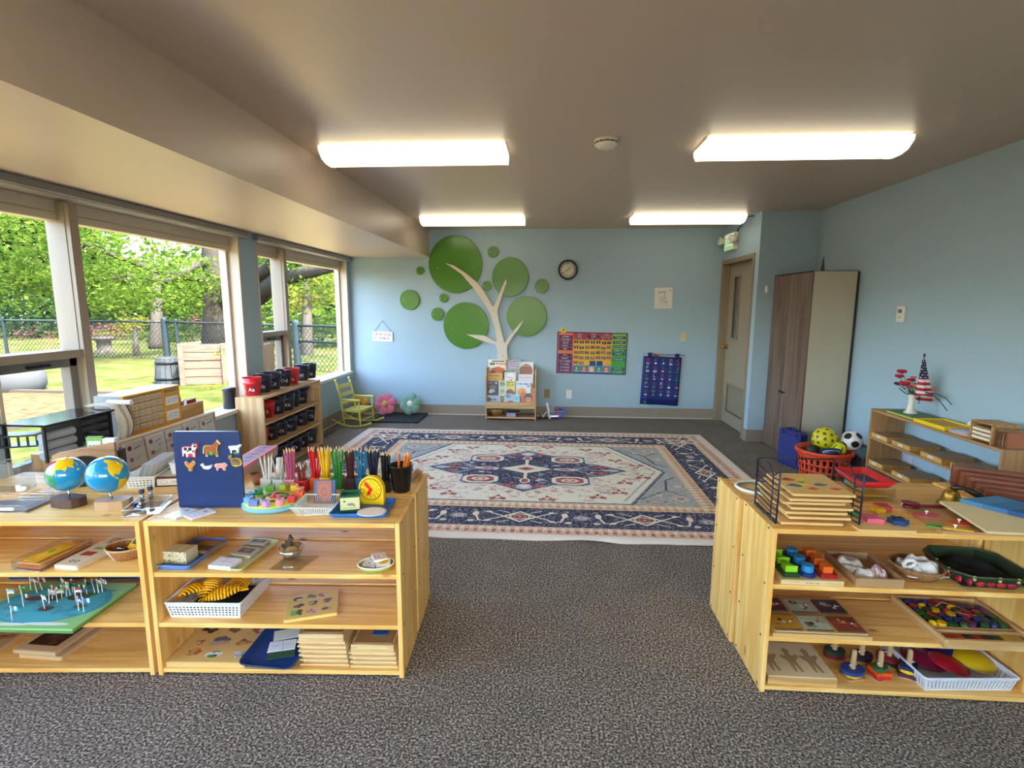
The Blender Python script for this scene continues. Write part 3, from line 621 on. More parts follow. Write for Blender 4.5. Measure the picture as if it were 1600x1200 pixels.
im.text(228, 8, 'MONTH', 1, 'e8c8c0', True); im.text(310, 8, 'YEAR', 1, 'e8c8c0', True); im.rect(280, 19, 340, 34, 'a09890')
for k in range(4): im.rect(284 + k * 14, 21, 295 + k * 14, 32, '5a5048')
im.rect(104, 38, 346, 48, '8a2a40')
for k, c_ in enumerate('SMTWTFS'): im.text(114 + k * 34.5, 39, c_, 1.2, 'f0d8c0')
im.rect(104, 48, 346, 214, 'e0a830')
for k in range(8): im.rect(104 + k * 34.5, 48, 105 + k * 34.5, 214, 'c88c28')
for k in range(6): im.rect(104, 48 + k * 33, 346, 49 + k * 33, 'c88c28')
for n in range(30):
    i, j = n % 7, n // 7; x = 109 + i * 34.5 + rnd.uniform(-1, 2); y = 56 + j * 33 + rnd.uniform(-3, 3)
    im.rect(x, y, x + 26, y + 18, '2c2430'); im.text(x + 13.5, y + 3, str(n + 1), 1.7, 'f0dcc0', True)
for x in (210, 254): im.rect(x, 184, x + 38, 214, '1c3a78')
im.rect(104, 214, 346, 262, '3f86b8')
for k, c_ in enumerate(('2f7a3c', 'c0453a', 'd9a860', '2f7a4c', 'c85a48')): im.rect(112 + k * 47, 222, 146 + k * 47, 256, c_); im.ell(129 + k * 47, 234, 9, 7, 'e8d8a0', .7); im.rect(116 + k * 47, 246, 142 + k * 47, 252, 'e8e0d0', .8)
im.rect(346, 6, 434, 264, '3f9a48'); im.rect(346, 6, 434, 110, '7fb04c'); im.rect(346, 104, 434, 120, '1f6a4a'); im.text(390, 108, 'TODAY IS', 1.3, 'e0e8c0', True)
for y, m_, c_ in ((22, 'MONDAY', '2a4030'), (52, 'TUESDAY', '2a4030'), (80, 'WEDNESDAY', '20403c'), (126, 'SUNDAY', '14486a'), (162, 'THURSDAY', '14605c'), (224, 'FRIDAY', '1a5a50'), (244, 'SATURDAY', '1a6a50')):
    im.rect(350, y, 430, y + 17, c_); im.text(390, y + 4, m_, 1.35, 'd8e8e0', True)
a, b_ = aty(870.5, 519, YB - .005), aty(978, 585, YB - .005)
o = flat('calendar_chart', 'colourful children\'s calendar chart with month and day labels on the wall', 'calendar', a.x, b_.x, b_.z, a.z, im); o.rotation_euler = (0, R(.9), 0)
im = Img(40, 40, 'e8c83c'); im.ell(20, 16, 8, 8, '4a6a2c'); im.rect(18, 20, 22, 34, '5a3a1c')
c = aty(880.5, 516, YB - .012); o = flat('picture_card', 'small yellow tree card pinned at the top of the calendar', 'card', c.x - .033, c.x + .033, c.z - .03, c.z + .03, im, YB - .008)
# alphabet pocket chart hanging from a rod
a, b_ = aty(1003, 557, YB - .03), aty(1058, 633, YB - .03); w, h = .222, (a.z - b_.z)
t = thing('alphabet_pocket_chart', 'dark blue alphabet pocket chart hanging on the wall by two tabs', 'wall chart', ((a.x + b_.x) / 2, YB - .03, b_.z), R(0))
t.rotation_euler = (0, R(2.2), 0)
im = Img(230, 320, '14276e')
for k in range(7): im.rect(0, k * 46 + 44, 230, k * 46 + 46, '2a3f90')
cols = ['b83a50', 'c8ccd8', '7a4a90', 'c8b060', '3a8a70', '4a6ab8']
LT = 'ABCDEFGHIJKLMNOPQRSTUVWXYZ'
for k in range(26):
    i, j = k % 5, k // 5; x, y = 22 + i * 46, 12 + j * 52; im.text(x, y, LT[k], 3, cols[(k * 5) % 6])
    im.ell(x + 8, y + 34, rnd.uniform(8, 13), rnd.uniform(5, 9), rnd.choice(['d8d8d8', 'b84a4a', 'd0a878', 'e0e0e8', '5a8a50']), .9); im.ell(x + 10, y + 31, 4, 4, rnd.choice(['ffffff', '303040', 'a07040']))
hw = S(57) / 2
part('chart', MB().grid(lambda u, v: ((u - .5) * 2 * hw, -.006 * math.sin(u * 9) * (1 - v), v * h), 12, 6), printed(im, 'xz', .7), t, sol=.004)
part('rod', MB().tube([(-hw - .02, 0, h + .03), (hw + .04, 0, h + .03)], .006, 8), mat('8a8f98', .3, .6), t)
for x in (-hw + .08, hw - .06): part('tab', MB().cbox(x, -.004, h + .02, .055, .014, .05), mat('14205a', .6), t)
part('bow', MB().sphere((-hw + .165, -.01, h + .005), .025, 8, 6, sc=(1, .5, .8)).sphere((-hw + .14, -.012, h + .015), .016, 8, 6), mat('b02038', .6), t)
# reading corner sign
im = Img(220, 118, 'e9e6e0')
cs = ['b04a64', '24364e', '6a5a4c', '94702a', '3e5c84']
im.text(110, 16, 'READING', 4.6, '444', True, cols=cs); im.text(110, 64, 'CORNER', 4.6, '444', True, cols=cs[::-1])
a, b_ = aty(582.5, 518, YB), aty(614, 533.5, YB)
t = thing('reading_corner_sign', 'small white READING CORNER sign hanging on a cord', 'sign', ((a.x + b_.x) / 2, YB, (a.z + b_.z) / 2), 0); t.rotation_euler = (0, R(1.5), 0)
w, h = (b_.x - a.x) / 2, (a.z - b_.z) / 2
part('board', MB().box(-w, w, -.014, -.002, -h, h), printed(im, 'xz'), t)
part('cord', MB().tube([(-w + .02, -.008, h), (-.005, -.006, h + .145), (w - .02, -.008, h)], .0025, 5), mat('8c9298', .7), t); part('nail', MB().cyl((0, 0), .004, 0, .012, 8, mat=Matrix.Translation((-.005, 0, h + .147)) @ RX), STEEL, t)
# outlets, switch, thermostat, hook
def plate(name, label, cat, px, py, c, sw=False):
    p = aty(px, py, YB); t = thing(name, label, cat, (p.x, YB, p.z)); part('plate', MB().box(-.035, .035, -.006, 0, -.058, .058), mat(c, .4), t, bev=.003)
    if sw: part('toggle', MB().box(-.006, .006, -.018, -.004, -.012, .012), mat(c, .35), t)
    else:
        for z in (-.026, .026): part('socket', MB().cbox(0, -.007, z, .034, .004, .03), mat(c, .35), t, bev=.002)
    return t
plate('wall_outlet', 'tarnished brass outlet plate low on the wall beside the book rack', 'outlet', 854.5, 615, '8f7d45')
plate('wall_outlet', 'white outlet plate low on the back wall below the calendar', 'outlet', 889, 616, 'e8e6e0')
plate('light_switch', 'beige light switch near the door', 'switch', 1068, 526, 'cbbf95', True)
p = atx(1411, 491, XR); t = thing('thermostat', 'white thermostat on the right wall above the shelf', 'thermostat', (XR, p.y, p.z))
part('body', MB().box(-.025, 0, -.042, .042, -.062, .062), mat('dcdad2', .4), t, bev=.006); part('screen', MB().box(-.0262, -.02, -.022, .022, .01, .038), mat('6c7268', .2), t, label='grey display'); part('button', MB().box(-.028, -.02, -.012, .012, -.03, -.018), mat('b8b6ae', .4), t)
p = aty(1197.5, 452, BY); t = thing('wall_hook', 'white oval stick-on hook on the blue wall left of the wardrobe', 'hook', (p.x, BY, p.z))
part('base', MB().sphere((0, -.004, 0), .03, 12, 8, sc=(.6, .25, 1.35)), WHITE, t); part('hook', MB().tube([(0, -.008, -.02), (0, -.03, -.03), (0, -.035, -.012)], .005, 6), WHITE, t)
# exit sign
p0, p1 = atx(1134, 378, BX), atx(1156, 378, BX); zc = atx(1146, 378, BX).z; yc = 6.52
t = thing('exit_sign', 'green EXIT sign with two emergency lamps above the door', 'exit sign', (BX, yc, zc))
im = Img(300, 190, 'd8e8c8'); im.rect(8, 8, 292, 182, 'e4ecd4'); im.text(150, 40, 'EXIT', 12, '30c040', True); im.rect(8, 150, 292, 182, '58e060', .6)
part('case', MB().box(-.05, 0, -.16, .16, -.1, .1), mat('d9d2c2', .45), t, bev=.005)
m_ = printed(im, 'yz', .4, 'exit', flipx=True); N = m_.node_tree.nodes; bb = N['Principled BSDF']; m_.node_tree.links.new(N['Image Texture'].outputs[0], bb.inputs['Emission Color']); bb.inputs['Emission Strength'].default_value = .1
part('face', MB().box(-.054, -.05, -.15, .15, -.09, .09), m_, t)
for s in (-1, 1):
    l = part('lamp_head', MB().lathe([(.02, 0), (.045, .03), (.05, .07), (.046, .075)], 16, mat=Matrix.Translation((-.03, s * .2, .02)) @ Matrix.Rotation(-PI / 2 + s * .2, 4, 'Y')), mat('d8d3c6', .4), t)
    part('lamp_lens', MB().lathe([(.001, .077), (.045, .075)], 16, mat=Matrix.Translation((-.03, s * .2, .02)) @ Matrix.Rotation(-PI / 2 + s * .2, 4, 'Y')), mat('f2f0ea', .1), l)
    part('bracket', MB().cbox(-.03, s * .17, .0, .02, .05, .03), mat('d8d3c6', .4), t)
L4 = (2.05, 5.92)
single('conduit', MB().tube([(L4[0], L4[1], ZC - .03), (BX - .02, L4[1] - .05, ZC - .02), (BX - .015, 5.9, ZC - .03)], .006, 6).tube([(L4[0], L4[1] - .05, ZC - .045), (BX - .03, 6.15, ZC - .05), (BX - .015, 6.35, ZC - .09), (BX - .012, 6.40, ZC - .17), (BX - .012, 6.45, zc + .1)], .007, 6),
       mat('3a3a3c', .4), 'dark cable running from the ceiling light down to the exit sign', 'cable')

# wardrobe against the right wall
WX, WY0, WY1, WZ = 2.335, 4.9, 5.69, 1.765
WAL = wood('7c6556', '5c4638', 2, 0, .55, .45)
t = thing('wardrobe', 'tall wardrobe with walnut-grain doors and a cream side panel', 'wardrobe', (WX, WY0, 0))
D_, Wd = XR - .02 - WX, WY1 - WY0
part('side_panel', MB().box(.018, D_, 0, .018, 0, WZ), mat('b3ab97', .5, bump=.05), t, label='cream side panel'); part('side_panel', MB().box(.018, D_, Wd - .018, Wd, 0, WZ), mat('b3ab97', .5, bump=.05), t)
part('top', MB().box(0, D_, 0, Wd, WZ, WZ + .006), mat('3a3632', .5), t); part('back_panel', MB().box(D_ - .004, D_ + .012, -.006, Wd, 0, WZ), mat('23262c', .5), t, label='dark edge strip')
for z in (.05, .9): part('shelf', MB().box(.02, D_ - .01, .018, Wd - .018, z, z + .018), mat('b3ab97', .5), t)
for k in (0, 1):
    a, b_ = k * Wd / 2 + .002, (k + 1) * Wd / 2 - .003
    dd = part('door', MB().box(0, .018, a, b_, .01, WZ - .006), WAL, t, bev=.001)
    part('knob', MB().lathe([(.006, 0), (.006, .015), (.014, .02), (.014, .028), (.001, .03)], 14, mat=Matrix.Translation((0, Wd / 2 + (-.03 if k == 0 else .03), .62)) @ Matrix.Rotation(-PI / 2, 4, 'Y')), BLACK, dd)
part('gap_strip', MB().box(.001, .004, Wd / 2 - .003, Wd / 2 + .003, .01, WZ - .006), mat('c8beb0', .5), t)
p = at(1297, 424, WZ); single('umbrella_tip', MB().lathe([(.018, 0), (.012, .05), (.004, .12), (.001, .125)], 10), mat('2c3034', .5), 'dark pointed tip standing up on top of the wardrobe', 'umbrella', (2.45, 4.97, WZ + .006))

# ================================================================ rug
RX0, RX1, RY0, RY1 = -2.10, 1.755, 3.10, 5.96
def rug_img():
    w, h = 1540, 1144; im = Img(w, h, 'd9d0c6'); rs = np.random.RandomState(3)
    navy, ivory, rust, blue, sky_ = '343d58', 'd6cdc3', '8a4a50', '5b6a86', '8f9ba3'
    sym = lambda f: [f(sx, sy) for sx in (1, -1) for sy in (1, -1)]
    cx, cy = w / 2, h / 2
    B = [34, 80, 206, 250]                        # fringe, guard, main border, inner guard
    im.rect(B[0], B[0], w - B[0], h - B[0], 'b8a29a'); im.rect(B[1], B[1], w - B[1], h - B[1], navy); im.rect(B[2], B[2], w - B[2], h - B[2], 'b9a595'); im.rect(B[3], B[3], w - B[3], h - B[3], ivory)
    # zigzag in guard stripes
    for (o0, o1, c1, c2) in ((B[0] + 8, B[1] - 6, '8a5a5c', 'd8c8be'), (B[2] + 6, B[3] - 6, 'a8805c', 'd8ccc0')):
        st = 12
        for hor in (1, 0):
            n = int(((w if hor else h) - 2 * o0) / st)
            for k in range(n):
                for e in (0, 1):
                    p = o0 + k * st; a, b_ = (o0, o1); q0, q1 = (a, (a + b_) / 2) if k % 2 else ((a + b_) / 2, b_)
                    if e: q0, q1 = (h if hor else w) - q1, (h if hor else w) - q0
                    col = c1 if (k // 1) % 2 else c2
                    x0, y0, x1, y1 = (p, q0, p + st * .8, q1) if hor else (q0, p, q1, p + st * .8)
                    im.rect(x0, y0, x1, y1, col, .9)
    # main border motifs, repeated on four sides
    def motif(x, y, s, k, ver):
        E_ = lambda dx, dy, rx, ry, c, ring=0: im.ell(x + (dy if ver else dx) * s, y + (dx if ver else dy) * s, (ry if ver else rx) * s, (rx if ver else ry) * s, c, .95, ring)
        Ln = lambda a, b, c, d, wd, col: im.line(*((x + b * s, y + a * s, x + d * s, y + c * s) if ver else (x + a * s, y + b * s, x + c * s, y + d * s)), wd * s, col)
        if k == 0:
            for m_ in (-1, 1):
                for v in (-1, 1):
                    Ln(0, v * 34, m_ * 44, 0, 7, ivory); Ln(m_ * 44, 0, m_ * 86, v * 26, 5, ivory); E_(m_ * 88, v * 30, 9, 6, ivory); Ln(m_ * 30, v * 26, m_ * 60, v * 40, 4, ivory)
            E_(0, 0, 30, 20, 'c8bfb8'); E_(0, 0, 24, 15, navy, .25); E_(0, 0, 15, 11, rust); E_(0, 0, 22, 5, rust); E_(0, 0, 5, 15, rust); E_(0, 0, 3, 3, ivory)
        else:
            E_(0, 0, 24, 17, '76839a'); E_(0, 0, 14, 10, 'a9b0ba'); E_(0, 0, 6, 4, rust)
            for m_ in (-1, 1):
                E_(m_ * 46, -14, 9, 16, ivory); Ln(m_ * 46, -10, m_ * 58, 30, 6, ivory); Ln(m_ * 58, 30, m_ * 74, 34, 4, ivory); E_(m_ * 38, 34, 10, 7, 'b9bdc4'); E_(m_ * 40, -40, 8, 5, '8f7f88'); E_(m_ * 72, -30, 6, 5, '9aa2b0')
    ym = (B[1] + B[2]) / 2
    for k in range(-4, 5):
        for y in (ym, h - ym): motif(cx + k * 170, y, 1.0, abs(k) % 2, 0)
    for k in range(-2, 3):
        for x in (ym, w - ym): motif(x, cy + k * 196, 1.0, (abs(k) + 0) % 2, 1)
    for x in (ym, w - ym):
        for y in (ym, h - ym): motif(x, y, .9, 0, 0)
    # spandrels
    x0, y0, x1, y1 = B[3], B[3], w - B[3], h - B[3]
    fx = (x1 - x0) / 2
    hexa = [(x0 + 30, cy), (cx - 330, y0 + 4), (cx + 330, y0 + 4), (x1 - 30, cy), (cx + 330, y1 - 4), (cx - 330, y1 - 4)]
    im.rect(x0, y0, x1, y1, '8b989f'); 
    def sawed(off, c, al=1):
        p = [(cx + (x - cx) * off, cy + (y - cy) * off) for x, y in hexa]; im.poly(p, c, al)
    sawed(1.0, navy); sawed(.985, 'd9d0c7'); 
    for i in (0, 2, 3, 5):
        a = hexa[i]; b_ = hexa[(i + 1) % 6]; n = 28
        for off, cc, sz in ((.985, '4c5a70', 5), (.925, '7d8a94', 4)):
            for k in range(n):
                f = (k + .5) / n; x, y = a[0] + (b_[0] - a[0]) * f, a[1] + (b_[1] - a[1]) * f; x, y = cx + (x - cx) * off, cy + (y - cy) * off; im.rect(x - sz, y - sz, x + sz, y + sz, cc, .9)
    for sx in (-1, 1):
        for sy in (-1, 1):
            X_ = lambda u: cx + sx * u; Y_ = lambda v: cy + sy * v
            im.line(X_(470), Y_(90), X_(450), Y_(190), 8, '46536a'); im.line(X_(450), Y_(190), X_(360), Y_(270), 6, '46536a'); im.line(X_(470), Y_(90), X_(505), Y_(60), 6, '46536a'); im.line(X_(450), Y_(190), X_(500), Y_(235), 5, '46536a')
            im.ell(X_(478), Y_(260), 24, 20, 'a7aeb0'); im.ell(X_(478), Y_(260), 12, 10, rust, .7); im.ell(X_(400), Y_(290), 34, 10, rust, .7); im.ell(X_(400), Y_(290), 22, 5, 'b0b6b8'); im.ell(X_(495), Y_(150), 12, 16, 'aab0b2', .9); im.ell(X_(420), Y_(232), 12, 9, 'a7b0b6')
    # scattered vines and flowers in the field, mirrored
    for k in range(230):
        u, v = rs.uniform(10, 480), rs.uniform(8, 300)
        if u / 490 + v / 560 > .98: continue
        c = [rust, '8f8a84', '6c7484', 'a89a8c', '9a6a6a'][rs.randint(5)]; r1, r2 = rs.uniform(4, 11), rs.uniform(3, 8); a = rs.uniform(0, 6.28)
        for sx in (-1, 1):
            for sy in (-1, 1):
                x, y = cx + sx * u, cy + sy * v; im.ell(x, y, r1, r2, c, .55, .4); im.line(x, y, x + sx * 24 * math.cos(a), y + sy * 18 * math.sin(a), 2.4, c, .7); im.line(x, y, x - sx * 16 * math.sin(a), y + sy * 14 * math.cos(a), 2, c, .6)
    for (u, v) in ((230, 260), (330, 120), (75, 286), (400, 60), (300, 215)):
        for sx in (-1, 1):
            for sy in (-1, 1):
                x, y = cx + sx * u, cy + sy * v
                for a in range(5): im.ell(x + sx * (a - 2) * 9, y + abs(a - 2) * 5 * sy, 8, 11, rust, .85)
                im.ell(x, y, 7, 7, ivory); im.ell(x, y - sy * 14, 5, 9, '7a4048')
    # medallion
    med = []
    q = [(0, 232), (95, 165), (190, 165), (215, 150), (215, 78), (262, 62), (355, 0)]
    med = [(cx + x, cy + y) for x, y in q] + [(cx + x, cy - y) for x, y in q[-2::-1]] + [(cx - x, cy - y) for x, y in q[1:]] + [(cx - x, cy + y) for x, y in q[-2:0:-1]]
    sh = lambda s: [(cx + (x - cx) * s, cy + (y - cy) * s) for x, y in med]
    im.poly(sh(1.06), 'b5b9c2'); im.poly(sh(1.0), navy); im.poly(sh(.95), '6f7c98'); im.poly(sh(.92), navy)
    for sx in (-1, 1):
        for sy in (-1, 1):
            x, y = cx + sx * 150, cy + sy * 118; im.poly([(x - 60, y - 22), (x - 34, y - 40), (x + 34, y - 40), (x + 60, y - 22), (x + 60, y + 22), (x + 34, y + 40), (x - 34, y + 40), (x - 60, y + 22)], ivory)
            im.poly([(x - 46, y - 16), (x - 26, y - 29), (x + 26, y - 29), (x + 46, y - 16), (x + 46, y + 16), (x + 26, y + 29), (x - 26, y + 29), (x - 46, y + 16)], rust); im.ell(x, y, 30, 18, 'c9bdb4'); im.ell(x, y, 18, 10, '9a6a6c'); im.ell(x, y, 8, 5, ivory)
            for k in range(30):
                u, v = rs.uniform(16, 310), rs.uniform(10, 190)
                if abs(u - 150) < 66 and abs(v - 118) < 46: continue
                if u / 330 + v / 210 > .95: continue
                im.ell(cx + sx * u, cy + sy * v, rs.uniform(6, 14), rs.uniform(4, 8), ['8f9ab2', 'b9bfca', '6d7a96', '9a5a62'][rs.randint(4)], .9)
    im.poly([(cx, cy - 52), (cx + 92, cy), (cx, cy + 52), (cx - 92, cy)], ivory); im.poly([(cx, cy - 20), (cx + 34, cy), (cx, cy + 20), (cx - 34, cy)], rust)
    for s in (-1, 1):
        im.rect(cx - 6, cy + s * 45, cx + 6, cy + s * 130, ivory); im.ell(cx, cy + s * 128, 18, 24, ivory); im.ell(cx, cy + s * 128, 12, 17, rust); im.ell(cx, cy + s * 185, 26, 24, 'a9b0c4'); im.ell(cx, cy + s * 185, 13, 12, ivory)
        for m_ in (-1, 1): im.ell(cx + m_ * 48, cy + s * 178, 24, 14, rust); im.ell(cx + s * 262, cy + m_ * 30, 26, 13, rust); im.line(cx + s * 170, cy, cx + s * 240, cy + m_ * 56, 5, 'aab2c2')
        im.ell(cx + s * 140, cy, 44, 15, 'b3b9c6'); im.ell(cx + s * 140, cy, 26, 8, rust); im.ell(cx + s * 300, cy, 30, 11, '98a2b6'); im.rect(cx + s * 150, cy - 2, cx + s * 320, cy + 2, 'b9bfca')
    # worn, distressed print
    n1 = rs.rand(h // 4, w // 4).astype(np.float32).repeat(4, 0).repeat(4, 1); n2 = rs.rand(h // 26, w // 22).astype(np.float32).repeat(26, 0).repeat(22, 1); N1 = np.ones((h, w), np.float32) * .5; N1[:n1.shape[0], :n1.shape[1]] = n1
    al = np.clip((N1 - .62) * 1.6, 0, .5)[..., None]; im.a = im.a * (1 - al) + np.array([.83, .8, .77], np.float32) * al
    n3 = rs.rand(h // 2, w // 2).astype(np.float32).repeat(2, 0).repeat(2, 1); im.a *= (.9 + .2 * n3[:h, :w, None])
    im.a = np.clip(im.a * np.array([1.2, 1.12, 1.03]), 0, .93).astype(np.float32)
    im.rect(0, 0, w, 30, 'e6dcd0'); im.rect(0, h - 30, w, h, 'e6dcd0'); im.rect(0, 0, 26, h, 'e6dcd0'); im.rect(w - 26, 0, w, h, 'e6dcd0'); return im
def rugz(u, v):
    x = RX0 + (RX1 - RX0) * u; y = RY0 + (RY1 - RY0) * v + (.007 * math.sin(u * 45) + .006 * math.sin(u * 23 + 1)) * (v < .001 or v > .999)
    e = max(0, 1 - v * 30); z = .010 + e * max(0, .012 * math.sin(u * 33)) * (abs(math.sin(u * 7)) ** 2)
    return (x, y, z)
RUGM = printed(rug_img(), 'xy', .95, 'rug', bump=.5); RUGM.node_tree.nodes['Principled BSDF'].inputs['Specular IOR Level'].default_value = .1
single('area_rug', MB().grid(rugz, 200, 40), RUGM, 'large cream, navy and rust oriental rug with a central medallion', 'rug', sol=-.009)
# ================================================================ shelf units
def screwdots(p, pts, ax=0):
    for (x, y, z) in pts: part('screw', MB().lathe([(.001, 0), (.005, 0), (.005, .0015), (.001, .0012)], 8, mat=Matrix.Translation((x, y, z)) @ Matrix.Rotation(-PI / 2 if ax < 0 else PI / 2, 4, 'Y')), mat('6b5236', .5), p)
def unit(label, loc, rot, Wd, D, H, lv, th=.018, mx=PINE_X, mz=PINE_Z, lip=0, screws=0, group=None):
    t = thing('shelf_unit', label, 'shelf', loc, rot, group)
    for k, x in enumerate((0, Wd - th)):
        s = part('side_panel', MB().box(x, x + th, 0, D, 0, H), mz, t, bev=.0015)
        if screws and k == (0 if screws < 0 else 1):
            xx = -.0008 if screws < 0 else Wd + .0008
            screwdots(s, [(xx, y, z - .009) for y in (.03, D - .03) for z in list(lv) + [H]], screws)
    for z in lv: part('shelf', MB().box(th + .0005, Wd - th - .0005, .004, D - .002, z - th, z), mx, t, bev=.001)
    part('top_board', MB().box(th + .0005, Wd - th - .0005, 0, D, H - th - lip, H - lip), mx, t, bev=.001)
    return t
UB, UA, UC = R(3.1), R(4.4), 0
ZB, ZA, ZT = .64, .64, .655
LV = (.432, .222, .028); LVC = (.437, .228, .026)
oB = at(248, 1055); dB = Vector((math.cos(UB), math.sin(UB), 0)); nB = Vector((-math.sin(UB), math.cos(UB), 0))
wB = (at(631, 1060) - oB).length
unit('pine shelf unit under the blue magnetic board, front one of its back-to-back pair', oB, UB, wB, .29, ZB, LV, screws=1, group='pine shelf units')
unit('pine shelf unit backing the magnetic board unit, row of pencil cups on top', oB + nB * .305, UB, wB + .002, .29, ZB, LV, screws=1, group='pine shelf units')
rA = at(242, 1055); dA = Vector((math.cos(UA), math.sin(UA), 0)); nA = Vector((-math.sin(UA), math.cos(UA), 0)); oA = rA - dA * .965
unit('pine shelf unit at the left photo edge with two globes on top', oA, UA, .965, .29, ZA, LV, group='pine shelf units')
unit('pine shelf unit behind the globes, white card basket on top', oA + nA * .305, UA, .965, .29, ZA, LV, group='pine shelf units')
oC = at(1187, 1081); oC2 = at(1141, 1004)
unit('pine shelf unit on the right with wire puzzle rack on top, front one', oC, UC, .985, .285, ZT, LVC, screws=-1, group='pine shelf units')
unit('pine shelf unit on the right backing the puzzle rack unit, red box on top', Vector((oC.x - .012, oC.y + .298, 0)), UC, .985, .29, ZT, LVC, lip=.008, screws=-1, group='pine shelf units')
EL = (.462, .246, .028)
E0, E1, EXf = 4.15, 5.265, -2.354
PLX = wood('d3b184', 'b58e5c', 0, .3); PLZ = wood('d3b184', 'b58e5c', 2, .5)
unit('pine shelf unit under the windows filled with letter buckets', (EXf, E0, 0), R(90), E1 - E0, .245, .685, EL, mx=PLX, mz=PLZ)
unit('pine shelf unit under the near window below the yellow drawer cabinet', (EXf, 2.40, 0), R(90), 1.115, .245, .70, EL, mx=PLX, mz=PLZ)
D0, D1, DXf = 2.93, 4.11, 2.475
OAKX = wood('b58b5a', '9a7044', 0, .3); OAKZ = wood('b58b5a', '9a7044', 2, .3)
unit('shelf unit against the right wall with a flower vase on top', (DXf, D1, 0), R(-90), D1 - D0, .25, .688, (.476, .262, .028), mx=OAKX, mz=OAKZ)

# ---------------------------------------------------------------- builders
def loft(mb, rings, mi=0, sm=True, cap0=True, cap1=True):
    n = len(rings[0]); V = [p for r_ in rings for p in r_]
    F = [(j * n + k, j * n + (k + 1) % n, (j + 1) * n + (k + 1) % n, (j + 1) * n + k) for j in range(len(rings) - 1) for k in range(n)]
    mb.add(V, F, mi, sm)
    if cap0: mb.add(rings[0], [tuple(range(n - 1, -1, -1))], mi)
    if cap1: mb.add(rings[-1], [tuple(range(n))], mi)
    return mb
def ring(w, d, r, z, cx=0, cy=0, n=4): return [(x, y, z) for x, y in rrect(w, d, min(r, w / 2 - 1e-4, d / 2 - 1e-4), n, cx, cy)]
def traymb(w, d, h, r=.02, fl=.015, th=.004, mb=None, cy=None):
    mb = mb or MB(); cy = d / 2 if cy is None else cy
    return loft(mb, [ring(w - 2 * fl, d - 2 * fl, r, 0, 0, cy), ring(w, d, r, h, 0, cy), ring(w - 2 * th, d - 2 * th, r, h, 0, cy), ring(w - 2 * th - 2 * fl, d - 2 * th - 2 * fl, r, th, 0, cy)])
def tray(name, label, cat, loc, rot, w, d, h, m, r=.02, fl=.015, group=None, th=.004, handles=False):
    t = thing(name, label, cat, loc, rot, group); part('tray', traymb(w, d, h, r, fl, th), m, t)
    part('rim', MB().tube([(x, y, h) for x, y in rrect(w, d, r, 5, 0, d / 2)], .003, 6, closed=True), m, t); return t
def perf(name, label, cat, loc, rot, w, d, h, m, nx, ny, nz, fl=.018, cyo=None, group=None):
    t = thing(name, label, cat, loc, rot, group); cy = d / 2
    def wall(a0, b0, a1, b1, n):
        mb = MB(); NU, NV = 2 * n + 1, 2 * nz + 1
        ts = [0]; 
        for i in range(NU): ts.append(ts[-1] + (1.1 if i % 2 else .75) * (1 if 0 < i < NU - 1 else 1.4))
        ts = [x / ts[-1] for x in ts]; zs = [0, .16]
        for j in range(1, NV): zs.append(zs[-1] + (.66 / (NV - 1)) * (1.15 if j % 2 else .85))
        zs.append(1); zs = zs[:NV + 1]; zs[-1] = 1
        fn = lambda u, v: tuple((Vector(a0) * (1 - ts[round(u * NU)]) + Vector(b0) * ts[round(u * NU)]) * (1 - zs[round(v * NV)]) + (Vector(a1) * (1 - ts[round(u * NU)]) + Vector(b1) * ts[round(u * NU)]) * zs[round(v * NV)])
        return mb.grid(fn, NU, NV, sm=False, skip=lambda i, j: i % 2 == 1 and j % 2 == 1)
    q = [(-w / 2, 0), (w / 2, 0), (w / 2, d), (-w / 2, d)]; b = [(-w / 2 + fl, fl), (w / 2 - fl, fl), (w / 2 - fl, d - fl), (-w / 2 + fl, d - fl)]
    for k in range(4):
        k2 = (k + 1) % 4; part('wall', wall((*b[k], 0), (*b[k2], 0), (*q[k], h), (*q[k2], h), nx if k % 2 == 0 else ny), m, t, sol=.0025)
    part('bottom', MB().box(-w / 2 + fl, w / 2 - fl, fl, d - fl, 0, .003), m, t)
    part('rim', MB().tube([(x, y, h) for x, y in rrect(w + .006, d + .006, .012, 4, 0, cy)], .0045, 8, closed=True), m, t); return t
def wirebasket(name, label, loc, rot, w, d, h, m, nx, ny, fl=.02, r=.0014):
    t = thing(name, label, 'basket', loc, rot); mb = MB(); W2, D2 = w / 2, d / 2
    P_ = lambda u, v, z: ((W2 - fl * (1 - z)) * u, D2 + (D2 - fl * (1 - z)) * v, z * h)
    for k in range(nx + 1):
        u = -1 + 2 * k / nx; mb.tube([P_(u, -1, 1), P_(u, -1, 0), P_(u, 1, 0), P_(u, 1, 1)], r, 4)
    for k in range(ny + 1):
        v = -1 + 2 * k / ny; mb.tube([P_(-1, v, 1), P_(-1, v, 0), P_(1, v, 0), P_(1, v, 1)], r, 4)
    part('wires', mb, m, t, kind='stuff')
    for z in (.02, 1): part('rim', MB().tube([P_(-1, -1, z), P_(1, -1, z), P_(1, 1, z), P_(-1, 1, z)], r * (1.9 if z == 1 else 1.4), 6, closed=True), m, t)
    return t
def card(mb, w, d, z, th=.001, cx=0, cy=0, a=0): return mb.box(-w / 2, w / 2, -d / 2, d / 2, z, z + th, mat=Matrix.Translation((cx, cy, 0)) @ Matrix.Rotation(a, 4, 'Z'))
